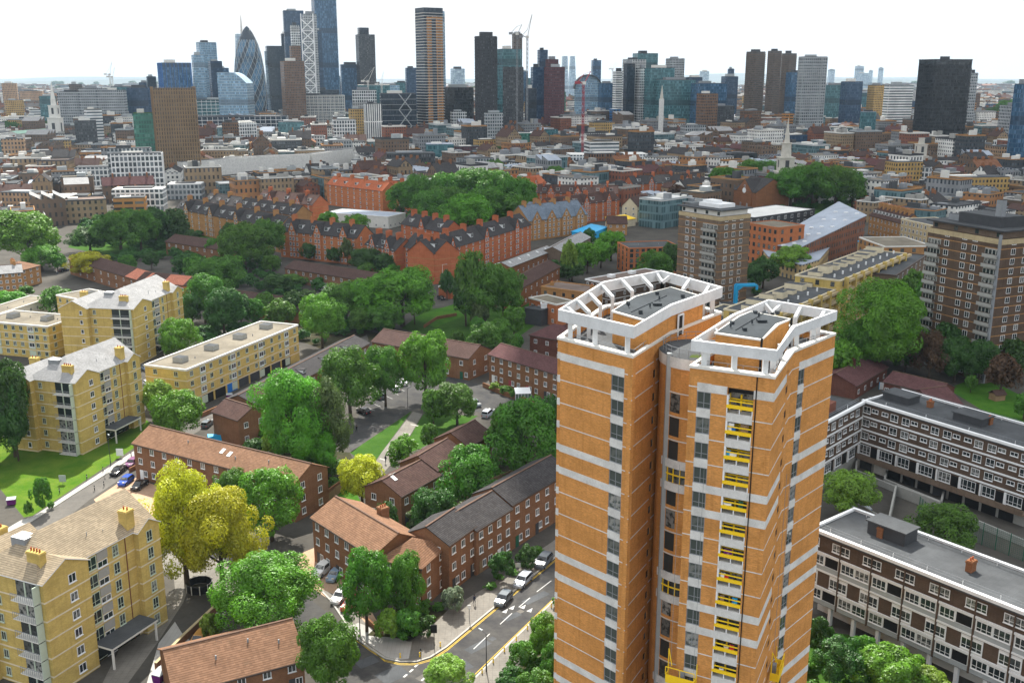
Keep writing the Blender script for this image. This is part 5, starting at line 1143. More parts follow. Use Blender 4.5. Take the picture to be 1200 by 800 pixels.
B('curved dark glass tower bulging towards its top, left of the black tower',320,21,54,1800,20,.8,'dark_glass',taper=(.8,1.05)); B('pale blue left flank of the bulging tower',313,8,60,1805,20,.8,'hazy_glass',taper=(.8,1.05))
B('tall black glass tower with pale letters like marks along its top edge',342,27,13,1850,15,.8,'navy_glass'); B('white braced slim tower left of the tallest glass tower',362,17,17,1600,25,.6,'grey_grid')
# white X bracing on it
t=PY(362,17,1600); T=thing('braced_frame','white diagonal bracing frame standing on the slim tower before the tallest tower','frame',(t.x-9,1583,0)); m=MB(); H=t.z
for i in range(int(H/16)):
    z=i*16; m.beam((0,0,z),(18,0,z+16),1.2,1.2); m.beam((18,0,z),(0,0,z+16),1.2,1.2); m.beam((0,0,z),(18,0,z),1,1)
m.beam((0,0,0),(0,0,H),1.4,1.4); m.beam((18,0,0),(18,0,H),1.4,1.4); m.build('bracing',X['white'],T)
B('white latticed top of a building site tower beside the black tower',345,12,30,1650,25,.8,'white_grid'); B('brown stepped old tower in front of the black tower',341,30,72,1500,25,.8,'bronze_grid'); B('brown narrow upper part of the stepped old tower',345,14,54,1510,25,.8,'bronze_grid')
B('dark blue shaft between the braced tower and the tallest tower',370,13,36,1640,20,.8,'navy_glass'); B('tallest glass tower with its top beyond the upper edge',377,30,-22,1700,22,.7,'blue_glass'); B('darker side shaft of the tallest glass tower',389,9,-8,1715,22,.7,'pale_glass')
B('long flat office with white window grid right of the white framed office',370,66,112,153,8,.35,'grey_grid',fins=('offwhite',6,.5,4.5)); B('dark roofed upper storey behind the long white gridded office',372,50,106,150,8,.3,'dark_glass')
B('blue grey slab left of the dark banded tower with stepped top',409,25,76,1800,15,.7,'blue_glass'); B('dark banded tower with a stepped narrower top',427,24,41,1780,20,.9,'char_grid',plant=False); B('narrow dark top block of the banded tower',425,14,33,1782,20,.9,'dark_glass',plant=False)
B('teal low block with white top right of the dark banded tower',437,40,100,1500,10,.5,'teal_glass',roof='f_white'); B('white and glass terrace block below the dark banded tower',426,30,106,1350,12,.6,'white_grid'); B('small blue tower left of the banded skyscraper',481,14,80,1700,15,.8,'navy_glass')
t,L_,D_,H_=B('leaning grey glass office with diagonal braces left of the banded skyscraper',465,46,110,166,10,.8,'dark_glass')
m=MB()
for i in range(3): z=H_*(i/3); m.beam((L_*.5,-.6,z),(L_*.85,-.6,z+H_/3),1.1,1.1); m.beam((L_*.85,-.6,z),(L_*.5,-.6,z+H_/3),1.1,1.1)
for i in range(9): m.beam((0,-.4,H_*i/9),(L_,-.4,H_*i/9),.4,.4)
m.build('bracing',X['grey'],t)
B('yellow brown brick block left of the white striped block',418,22,128,170,20,.8,'yellow_grid'); B('block with tall white stripes and dark flank below the dark banded tower',436,23,122,174,20,.8,'white_fins'); B('white building with small dark windows above the viaduct',402,30,141,179,16,.8,'white_grid'); B('lower white part with windows left of the white building above the viaduct',361,40,160,179,10,.6,'white_grid'); B('glass front block left of the white building above the viaduct',340,32,143,167,10,.6,'teal_glass')
# banded skyscraper
t,L_,D_,H_=B('tall residential skyscraper banded with white floors and brown panels',502,32,10,164,32,.9,'hot_bands',plant=False)
m=MB()
for i in range(int(H_/3.4)):
    z=i*3.4; m.box(-.9,L_+.9,-.9,D_+.9,z,z+.55)
m.build('floor_slab',X['offwhite'],t); m=MB(); m.box(-.3,L_+.3,-.3,D_+.3,H_-9,H_+.5); m.build('top_glazing',[F['dark_glass']],t); m=MB(); m.box(-.35,3,-.35,D_+.35,0,H_-10); m.box(L_*.40,L_*.62,-.35,0,0,H_-12); m.build('glass_shaft',[F['dark_glass']],t)
B('pale plain slab directly behind the right edge of the banded skyscraper',518,6,14,162,20,.8,'pale_glass',plant=False)
B('hazy blue tower right of the banded skyscraper',536,17,81,2000,15,.8,'hazy_glass'); B('dark office with gridded front at the right foot of the banded skyscraper',536,38,103,162,8,.6,'black_grid'); B('small white gridded block before the dark office',537,20,131,164,12,.8,'white_grid')
B('dark residential tower with white balcony specks, left of a pair',569,26,43,171,28,.7,'char_grid',fins=('dkgrey',3,.5,3.1)); B('dark brick gridded tower with teal glass top, right of a pair',598,31,79,166,20,.8,'char_grid',plant=False); B('teal glass top storeys of the dark gridded tower',597,29,58,166,20,.8,'teal_glass')
for lb,x,w,tp,d,mt in (('mid blue glass block between bullet tower and bulging tower',303,22,98,1950,'blue_glass'),('dark glass block right of the tallest glass tower, low',396,20,92,1960,'navy_glass'),('pale glass block with plant floor right of the white terrace block',455,26,100,1650,'pale_glass'),('teal slab between the white terrace block and the banded skyscraper',470,18,97,1900,'teal_glass'),('blue slab behind the stepped tower, left of the bullet tower',262,12,80,2000,'blue_glass'),('low navy block left of the ribbed blue glass tower',168,14,97,1850,'navy_glass'),('grey block behind the ribbed blue glass tower',214,18,92,1900,'grey_grid'),('slim dark glass tower behind the brown stepped old tower',333,10,40,1900,'dark_glass'),('low dark glass block right of the dark pair of towers',622,14,104,1350,'dark_glass'),('far blue slab right of the dark pair of towers',615,8,84,2100,'blue_glass')): B(lb,x,w,tp,d,18,.8,mt)
# --- middle group
B('pale concrete lift core with cranes above it, behind the dark pair',606,12,40,1500,15,.9,'concrete_ribs'); B('dark blue glass tower in stacked boxes, left of the maroon tower',636,12,59,1500,15,.9,'navy_glass'); B('lower stacked box of the dark blue glass tower',629,14,79,1490,15,.9,'navy_glass'); B('maroon gridded tower with two heights',650,24,79,1450,20,.9,'maroon_grid'); B('narrow upper part of the maroon gridded tower',647,15,70,1455,20,.9,'maroon_grid')
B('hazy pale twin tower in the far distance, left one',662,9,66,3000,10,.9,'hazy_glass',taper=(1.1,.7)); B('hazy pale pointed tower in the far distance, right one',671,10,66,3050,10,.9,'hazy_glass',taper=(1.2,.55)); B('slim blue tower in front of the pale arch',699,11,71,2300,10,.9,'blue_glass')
t=PY(689,88,1700); T=thing('arch_building','pale arched glass hall with dark rim left of the white striped blocks','arch',(t.x,1700,0)); m=MB(); rr=22; n=14; zb=t.z-rr
for i in range(n):
    a,b=math.pi*i/n,math.pi*(i+1)/n; m.beam((rr*math.cos(a),0,zb+rr*math.sin(a)),(rr*math.cos(b),0,zb+rr*math.sin(b)),30,2)
m.build('arch_rim',X['dkgrey'],T); m=MB(); m.box(-rr+1,rr-1,-10,10,0,zb); m.face([(rr*.96*math.cos(math.pi*i/n),-10,zb+rr*.96*math.sin(math.pi*i/n)) for i in range(n+1)]); m.build('glazing',[F['pale_glass']],T)
B('teal stepped glass block below the maroon tower, left side',632,32,92,136,15,.7,'teal_glass'); B('teal glass office with sloped top before the maroon tower',652,22,108,142,12,.8,'green_glass'); B('grey banded low office left of the teal glass office',628,26,118,137,10,.7,'grey_grid')
B('blue grey low block below the slim blue tower',712,20,98,1650,12,.8,'blue_glass'); B('white striped block with horizontal bands',726,14,84,1600,18,.8,'white_bands'); B('tall white block with dark windows, left of the rounded teal block',744,27,70,1550,24,.7,'white_grid'); B('dark glass inset on the tall white block',738,13,75,1530,24,.7,'dark_glass'); B('lower white slab of the tall white block',754,14,80,1535,24,.7,'white_grid')
B('rounded teal glass block behind the tall white block',757,28,63,1650,12,.8,'teal_glass'); B('teal glass wide block right of the tall white block',774,33,80,1500,10,.7,'teal_glass'); B('grey gridded tower above the wide teal block',792,21,69,1620,18,.8,'grey_grid'); B('terraced dark green office below the grey gridded tower',792,46,94,1480,8,.6,'teal_glass')
t=PY(776,100,1250); T=thing('church_spire','small pale spire in front of the teal glass blocks','spire',(t.x,1250,0)); z0=PY(776,116,1250).z; m=MB(); m.box(-2.6,2.6,-2.6,2.6,0,z0); m.build('tower',X['concrete'],T); m=MB(); m.tube((0,0,z0),(0,0,t.z),2.2,.2,8); m.build('spire',X['stone'],T)
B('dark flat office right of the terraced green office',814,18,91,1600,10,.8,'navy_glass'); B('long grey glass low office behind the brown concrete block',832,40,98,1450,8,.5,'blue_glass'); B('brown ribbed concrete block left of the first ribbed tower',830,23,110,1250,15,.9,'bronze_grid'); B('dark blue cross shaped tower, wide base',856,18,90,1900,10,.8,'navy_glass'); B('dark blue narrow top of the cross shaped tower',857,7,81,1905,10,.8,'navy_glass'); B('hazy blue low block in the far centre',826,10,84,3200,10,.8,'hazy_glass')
RT='three ribbed concrete towers'
for x,w,tp,d,l in ((887,22,61,1750,'leftmost and widest'),(909,16,60,1850,'middle'),(926,17,63,1900,'rightmost')):
    t,L_,D_,H_=B(l+' of the three brown ribbed concrete towers',x,w,tp,d,35,.85,'concrete_ribs',group=RT); m=MB()
    for i in range(int(H_/3.1)): z=i*3.1; m.box(-.8,L_+.8,-.8,-.02,z,z+1.0); m.box(L_+.02,L_+.8,0,D_,z,z+1.0); m.box(-.8,-.02,0,D_,z,z+1)
    m.build('balcony_band',X['grey_brown'],t)
B('silver slab tower with a pale stripe up its middle',954,31,67,1300,10,.5,'grey_grid',fins=('grey',12,.6,4)); B('blue glass low block between the ribbed towers and the silver slab',936,24,85,1700,10,.7,'blue_glass')
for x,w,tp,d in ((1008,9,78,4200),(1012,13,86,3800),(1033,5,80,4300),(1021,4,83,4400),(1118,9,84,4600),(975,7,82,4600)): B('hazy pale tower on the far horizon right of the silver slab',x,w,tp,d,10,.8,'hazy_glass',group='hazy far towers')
B('dark twin office block left of the yellow tipped block',1000,22,96,1500,10,.8,'navy_glass'); B('teal low office behind the dark twin block',980,26,100,1600,10,.6,'teal_glass'); B('yellow tipped block right of the dark twin block',1030,20,100,1500,15,.8,'yellow_grid'); B('white banded hospital like slab left of the black tower',1055,32,100,1400,10,.4,'white_bands'); B('dark square block with window grid left of the curved white block',1037,27,112,139,14,.8,'black_grid'); B('curved white block with tall slits beside the black tower',1071,27,106,143,20,.7,'white_fins'); B('lower white striped block left of the curved white block',1055,34,128,143,10,.5,'white_fins'); B('white office with bands before the green band of trees',986,66,128,141,8,.4,'white_grid'); B('orange brick block between the green tree bands',996,24,117,128,10,.7,'hot_bands')
t,L_,D_,H_=B('big black glass tower with staggered vertical fins, right of centre',1112,56,71,178,16,.62,'black_grid',plant=False); m=MB(); r=random.Random(2)
for i in range(int(H_/3.8)):
    for j in range(int(L_/1.6)): x=j*1.6+(.8 if i%2 else 0)+.2; m.box(x,x+.16,-.45,-.01,i*3.8,i*3.8+3.5)
    for j in range(int(D_/1.6)): y=j*1.6+(.8 if i%2 else 0); m.box(-.45,-.01,y,y+.16,i*3.8,i*3.8+3.5); m.box(L_+.01,L_+.45,y,y+.16,i*3.8,i*3.8+3.5)
m.build('facade_fin',X['dkgrey'],t); m=MB(); m.box(-.2,L_+.2,-.2,D_+.2,H_+.01,H_+1.2); m.box(L_*.2,L_*.4,2,6,H_+1.2,H_+4); m.build('roof_plant',X['dkgrey'],t)
B('slim grey tower tucked behind the right edge of the black tower',1142,9,86,165,14,.8,'grey_grid'); B('blue glass office at the right edge of the skyline',1202,18,99,900,12,.8,'blue_glass'); B('grey gridded slab below the blue striped office at the right edge',1195,34,124,173,12,.7,'grey_grid'); B('tan low building at the right edge under the gridded slab',1188,50,172,192,10,.6,'tan_grid')
# --- nearer single buildings among the roofs
t,L_,D_,H_=B('tall brown finned residential tower left of the viaduct',199,56,104,208,24,.7,'brown_fins',plant=False); m=MB()
for n_,ax in ((L_,0),(D_,1)):
    for i in range(int(n_/1.9)+1):
        u=i*1.9
        if ax==0: m.box(u-.15,u+.15,-.4,-.01,2,H_+1.5)
        else: m.box(-.4,-.01,u-.15,u+.15,2,H_+1.5); m.box(L_+.01,L_+.4,u-.15,u+.15,2,H_+1.5)
m.build('facade_fin',[X['wood']],t)
B('green glazed block attached to the brown finned tower',166,26,133,207,15,.8,'green_glass',roof='grass_d'); B('white modern block with tall dark windows below the brown finned tower',158,60,180,227,14,.45,'white_grid',fins=('white',5.5,.4,0)); B('white low block left of the tall white modern block',112,52,196,223,12,.5,'white_grid',plant=False); B('grey upper storey of the white modern block',150,50,174,226,14,.3,'grey_grid')
B('bright yellow building among the roofs at the left',70,24,165,181,20,.8,'f_y' if 'f_y' in F else 'yellow_grid'); B('tan brick warehouse with dark roof at the left edge',12,30,163,203,20,.9,'tan_grid'); B('grey roofed tan warehouse right of the left edge warehouse',48,44,178,200,18,.8,'tan_grid'); B('orange walled block with flat white roof left of the white modern block',108,30,178,191,10,.7,'hot_bands',roof='f_white')
B('long buff flats with many windows above the dark tree clump',70,64,230,252,14,.4,'yellow_grid'); B('buff flats with pale roof left above the dark tree clump',25,56,226,249,-12,.5,'tan_grid'); B('white and grey gallery building with stepped roof above the dark trees',160,60,222,247,8,.5,'white_grid',roof='f_white'); B('big white flat roof right of the gallery building',215,42,216,233,8,.7,'grey_grid',roof='f_white'); B('brick corner building with dark top storey below the gallery building',150,40,232,252,15,.6,'hot_bands')
B('low pale office with roof terrace left of the green block',132,40,140,156,10,.6,'white_bands'); B('blue glass office with white frame by the left rooftops',116,26,142,153,10,.7,'pale_glass')
# viaduct
def wall_run(name,label,cat,px,h,mat,w=6,deck=None):
    q=[P(x,y) for x,y in px]; T=thing(name,label,cat,q[0]); m=MB()
    for a,b in zip(q,q[1:]): m.beam((a.x-q[0].x,a.y-q[0].y,h/2),(b.x-q[0].x,b.y-q[0].y,h/2),w,h)
    m.build('wall',X[mat],T)
    if deck:
        m=MB()
        for a,b in zip(q,q[1:]): m.beam((a.x-q[0].x,a.y-q[0].y,h+.1),(b.x-q[0].x,b.y-q[0].y,h+.1),w*.8,.15)
        m.build('deck',X[deck],T)
    for a,b in zip(q,q[1:]):
        for i in range(12): p=a.lerp(b,i/12); OCC.append((p.x,p.y,9))
wall_run('railway_viaduct','long pale concrete railway viaduct right of the brown finned tower','viaduct',[(212,209),(300,201),(362,198),(420,189)],13,'concrete',9,'f_grey')
for i in range(26):
    q=P(212+8*i,212-.8*i+4); 
    for k in (0,14,28,42,56,70): OCC.append((q.x,q.y-k,13))
# right hand landmarks among roofs
B('blue framed building with white frames above the centre roofs',737,44,128,151,12,.4,'blue_frame',roof='f_white'); B('white row of tall windows right of the blue framed building',780,40,133,144,10,.4,'white_grid'); B('long dark roofed block behind the white window row',800,60,120,131,6,.3,'grey_grid',roof='f_dark')
B('white office with ribbon windows and brown flank in the centre',700,56,160,177,8,.4,'white_bands'); B('grey square block left of the white ribbon windowed office',662,26,158,179,10,.8,'grey_grid'); B('teal glass building with white edges, left centre roofs',617,36,156,179,14,.7,'green_glass',roof='f_white'); B('teal narrow glass block right of the teal glass building',646,16,152,174,14,.7,'teal_glass')
B('white rendered long building with stepped roof in the centre',712,95,181,198,6,.35,'white_grid',roof='f_white'); B('blue grey low studio in front of the white rendered long building',690,80,192,204,8,.3,'blue_glass',roof='f_zinc'); B('black clad box building before the churchyard trees',868,40,180,201,14,.6,'black_grid',roof='f_dark'); B('orange brick stepped flats left of the churchyard trees',832,60,176,191,10,.5,'hot_bands'); B('brown brick and white banded corner building above the red roofs',547,34,172,188,12,.6,'maroon_grid'); B('dark grey saw toothed shed right of the viaduct end',480,60,180,206,10,.5,'char_grid',roof='f_grey'); B('small white poster wall building at the right end of the viaduct',417,13,188,202,12,.7,'white_bands')
B('yellow brick warehouse behind the second church tower',1062,40,190,220,14,.6,'yellow_grid'); B('white victorian row right of the yellow warehouse',1076,34,196,219,-30,.4,'white_grid'); B('brown brick and buff flats with dark balconies at the right',1140,90,208,237,10,.3,'yellow_grid'); B('grey flat roofed block right of the buff flats at the right edge',1192,40,200,216,8,.5,'grey_grid'); B('round ended brown brick warehouse under the black tower',1104,44,165,181,10,.6,'tan_grid'); B('long tan brick warehouse left of the second church tower',1000,70,178,186,10,.4,'tan_grid'); B('wall with a faded mural at the left end of the buff flats',1104,20,210,223,10,.6,'maroon_grid')
B('small orange scaffold wrapped block just right of the church spire tip',924,12,133,165,12,.9,'f_o' if 'f_o' in F else 'hot_bands'); B('red and white striped corner pub below the churchyard trees',1014,28,205,231,15,.8,'white_fins')
# churches
def church_tower(label,px,base,stages,top,wpx,dist,mat='offwhite'):
    T=thing('church_tower',label,'church',(PY(px,base,dist).x,dist,0)); OCC.append((T.location.x,dist,9))
    dep=depth_of((0,dist,20)); W=wpx/FPX*dep; zt=PY(px,top,dist).z; z=0; n=len(stages)
    for i,(fz,fw,shape) in enumerate(stages):
        z1=zt*fz; w=W*fw/2; m=MB()
        if shape=='box':
            m.box(-w,w,-w,w,z,z1); m.box(-w*1.12,w*1.12,-w*1.12,w*1.12,z1-.5,z1+.05); 
            for a in range(4):
                c,s=math.cos(a*math.pi/2),math.sin(a*math.pi/2); hw=w*.28; zz0=z+(z1-z)*.3; zz1=z+(z1-z)*.8
                q=[(-hw,-w-.06),(hw,-w-.06)]; q=[(x*c-y*s,x*s+y*c) for x,y in q]; m.face([(q[0][0],q[0][1],zz0),(q[1][0],q[1][1],zz0),(q[1][0],q[1][1],zz1),(q[0][0],q[0][1],zz1)],1)
        elif shape=='oct': m.tube((0,0,z),(0,0,z1),w,w*.85,8); m.tube((0,0,z1-.4),(0,0,z1+.1),w*1.05,w*1.05,8)
        else: m.tube((0,0,z),(0,0,z1),w,.1,8)
        m.build(('stage','lantern','spire')[0 if shape=='box' else 1 if shape=='oct' else 2],[X[mat],X['dkgrey']],T); z=z1
    return T
church_tower('white stone church steeple rising from the churchyard trees at right of centre',918,228,[(.40,1,'box'),(.56,.82,'box'),(.72,.62,'oct'),(1,.36,'cone')],138,20,640,'stone')
church_tower('square white second church tower near the foot of the black tower',1077,196,[(.55,1,'box'),(.85,.82,'box'),(1,.6,'oct')],162,13,P(1077,207).y,'stone')
church_tower('old white broad church steeple among far roofs at the left',66,152,[(.42,1,'box'),(.62,.72,'box'),(.72,.5,'oct'),(1,.42,'cone')],96,13,1250)
terrace('church','long white church nave with green copper roof at the old steeple','church',(21,157,),(60,154),14,18,'offwhite','copper',pitch=18,st=1,bays=5,ws='w1',doors=False,sides='f')
terrace('church','dark roofed tan brick nave of the second church','church',(1022,198),(1068,203),10,22,'tan_brick','t_dark',pitch=30,st=1,bays=5,ws='w1',doors=False,sides='f',lights=((.3,.3),(.6,.3)))
# cranes
def crane(label,px,base,top,dist,jib,mat='redp',luff=60):
    p=PY(px,top,dist); T=thing('tower_crane',label,'crane',(p.x,dist,0),rng.uniform(-.6,.6)); H=p.z*.93; m=MB(); w=.8
    for sx,sy in ((-1,-1),(1,-1),(1,1),(-1,1)): m.beam((sx*w,sy*w,0),(sx*w,sy*w,H),.3,.3)
    n=int(H/5)
    for i in range(n):
        z=H*i/n; z1=H*(i+1)/n; m.beam((-w,-w,z),(w,-w,z1),.18,.18); m.beam((w,w,z),(-w,w,z1),.3,.3)
    m.build('mast',X[mat],T); m=MB(); a=R(luff); e=(jib*math.cos(a),0,H+jib*math.sin(a))
    m.beam((0,0,H),e,.55,.55); m.beam((0,0,H),(-6,0,H+3),.8,.8); m.box(-9,-5,-1.5,1.5,H+.5,H+3); m.beam((-6,0,H+3),(0,0,H+9),.4,.4); m.beam((0,0,H+9),e,.25,.25); m.build('jib',X[mat],T); m=MB(); m.box(-1.6,1.6,-1.6,1.6,H,H+2.6); m.build('cab',X['offwhite'],T)
crane('white luffing crane above the grey office row at the left',128,100,84,1700,22,'offwhite',75); crane('second crane close beside the white one above the grey office row',131,100,87,1720,18,'offwhite',70); crane('white crane at the foot of the dark banded tower',431,105,92,1400,22,'offwhite',65); crane('second white crane at the foot of the dark banded tower',447,105,96,1420,18,'offwhite',80)
crane('red topped crane above the concrete lift core',606,40,31,1160,12,'midgrey',65); crane('tall slim red and white crane right of the concrete lift core',618,100,35,1200,26,'midgrey',78); crane('red crane standing among roofs left of the blue framed building',684,130,92,950,14,'maroon_p',55)
crane('small crane over the far white blocks',718,85,78,2200,20,'offwhite',50)

# scattered mid-rise blocks between the landmarks and the financial towers
_g=random.Random(41); _n=0; _lab=[('white_grid','white gridded mid rise block','f_white'),('grey_grid','grey gridded mid rise block','f_grey'),('teal_glass','teal glass mid rise block','f_zinc'),('bronze_grid','brown gridded mid rise block','f_dark'),('white_bands','white banded mid rise block','f_pale'),('navy_glass','dark blue glass mid rise block','f_grey'),('char_grid','charcoal mid rise block','f_dark'),('yellow_grid','yellow brick mid rise block','f_grey'),('hot_bands','orange brick mid rise block','f_brown')]
for _ in range(900):
    if _n>=75: break
    d=_g.uniform(780,2300); x=_g.uniform(-.5,.5)*d
    if any((a-x)**2+(b-d)**2<(c+16)**2 for a,b,c in OCC): continue
    px=600+FPX*x/(d*CT+CAMZ*ST); hh=_g.uniform(15,26) if d<1100 else _g.uniform(18,46)
    py=400-FPX*(d*ST+(hh-CAMZ)*CT)/(d*CT-(hh-CAMZ)*ST); mt,lb,rf_=_g.choice(_lab)
    zn='left of the viaduct' if px<240 else 'before the skyscrapers' if px<620 else 'before the ribbed towers' if px<940 else 'round the black tower'
    block('%s among the far roofs %s'%(lb,zn),px,_g.uniform(24,46)*900/d,py,d,_g.uniform(5,40),_g.uniform(.4,.8),mt,'mid_rise_block','office block',roof=rf_,group='mid rise blocks %s'%zn); _n+=1
# ---------------------------------------------------------------- trees
def crown_np(seed, n, s, shape):
    g=np.random.default_rng(seed); zb={'round':.07,'tall':.05,'bush':.0,'loose':.08}[shape]; zc=(1+zb)/2; hz=(1-zb)/2
    nl={'round':105,'tall':90,'bush':60,'loose':60}[shape]
    d=g.normal(size=(nl,3)); d/=np.linalg.norm(d,axis=1)[:,None]
    d[:,2]=np.where(d[:,2]<-.55,-d[:,2],d[:,2])
    rad=g.uniform(.45,.86,nl)*(1 if shape!='loose' else 1.04)
    wob=1+.22*np.sin(3*np.arctan2(d[:,1],d[:,0])+g.uniform(0,6))+.10*g.normal(size=nl)
    prof=np.where(d[:,2]<0,.93,1.0)
    lr=g.uniform(.075,.165,nl)*(.85 if shape=='loose' else 1)
    c=np.stack([d[:,0]*rad*.5*wob*prof,d[:,1]*rad*.5*wob*prof,d[:,2]*rad*.5],1)
    pick=g.choice(nl,size=n,p=(lr**2)/(lr**2).sum())
    e=g.normal(size=(n,3)); e/=np.linalg.norm(e,axis=1)[:,None]
    out=c/np.maximum(np.linalg.norm(c,axis=1)[:,None],1e-3)
    e=e+out[pick]*.55; e/=np.linalg.norm(e,axis=1)[:,None]
    rr=lr[pick]*(.6+.45*g.random(n)**.5)
    p=c[pick]+e*rr[:,None]
    p[:,2]=p[:,2]*2*hz+zc; p[:,:2]*=.98
    p[:,2]=np.maximum(p[:,2],zb*.55)
    nr=e*1.0+g.normal(size=(n,3))*.42+np.array([0,0,.4]); nr/=np.linalg.norm(nr,axis=1)[:,None]
    t=np.cross(nr,g.normal(size=(n,3))); t/=np.maximum(np.linalg.norm(t,axis=1)[:,None],1e-6); b=np.cross(nr,t)
    sz=s*g.uniform(.6,1.35,n)[:,None]; h2=.55
    q=np.stack([p-t*sz*1.25, p-b*sz*h2-nr*sz*.12, p+t*sz*1.25, p+b*sz*h2-nr*sz*.12],1).reshape(-1,3)
    return q,c,(zc,hz)
CR={}
def crown_mesh(seed,lod,shape,leaf):
    k=(seed,lod,shape,leaf)
    if k in CR: return CR[k]
    k0=(seed,lod,shape)
    if k0 not in CR:
        n,s={3:(42000,.0105),2:(15000,.018),1:(3800,.036),0:(1300,.062)}[lod]
        q,c,zz=crown_np(seed*7+lod,n,s,shape); me=bpy.data.meshes.new('crown'); N=len(q)//4
        me.vertices.add(len(q)); me.vertices.foreach_set('co',q.ravel()); me.loops.add(len(q)); me.loops.foreach_set('vertex_index',np.arange(len(q)))
        me.polygons.add(N); me.polygons.foreach_set('loop_start',np.arange(0,len(q),4)); me.update(calc_edges=True)
        t=MB(); g=random.Random(seed); zt=.62 if shape!='bush' else .4
        t.tube((0,0,-.01),(.01,.005,.3),.034,.024,8); t.tube((.01,.005,.3),(0,.01,zt),.024,.008,7)
        for i in range(7):
            a=i*2.4+g.random(); z0=.2+.05*i; ln=g.uniform(.18,.3); t.tube((.008,.005,z0),(math.cos(a)*ln,math.sin(a)*ln,z0+g.uniform(.12,.3)),.013,.004,6,cap=False)
        CR[k0]=(me,t.mesh('trunk',X['bark'],True))
    me=CR[k0][0].copy(); me.name='crown'; me.materials.append(X[leaf]); CR[k]=(me,CR[k0][1]); return CR[k]
TN=[0]
def tree(px,top,base,wpx,leaf,label,shape='round',group=None,name='tree',occ=True):
    TN[0]+=1; i=TN[0]; r=random.Random(i*13)
    p=P(px,base,0); dep=depth_of(p); w=wpx/FPX*dep
    h=CAMZ+PY(px,top,p.y+0).z-CAMZ; h=max(h,.8)
    lod=3 if wpx>=88 else 2 if wpx>=40 else 1 if wpx>=16 else 0
    me,tk=crown_mesh(1+i%4,lod,shape,'leaf_'+leaf)
    T=thing(name,label,'tree' if shape!='bush' else 'bush',(p.x,p.y,0),r.uniform(0,6.28),group); w*=1.10; h*=1.05; T.scale=(w,w,h)
    link('crown',me,T)
    if shape!='bush': link('trunk',tk,T)
    if occ: OCC.append((p.x,p.y,w*.45))
    return T
G1='dark trees before the brown mansion flats'; G2='trees of the round circus garden'; G3='trees of the open park'; G4='trees round the church with the spire'
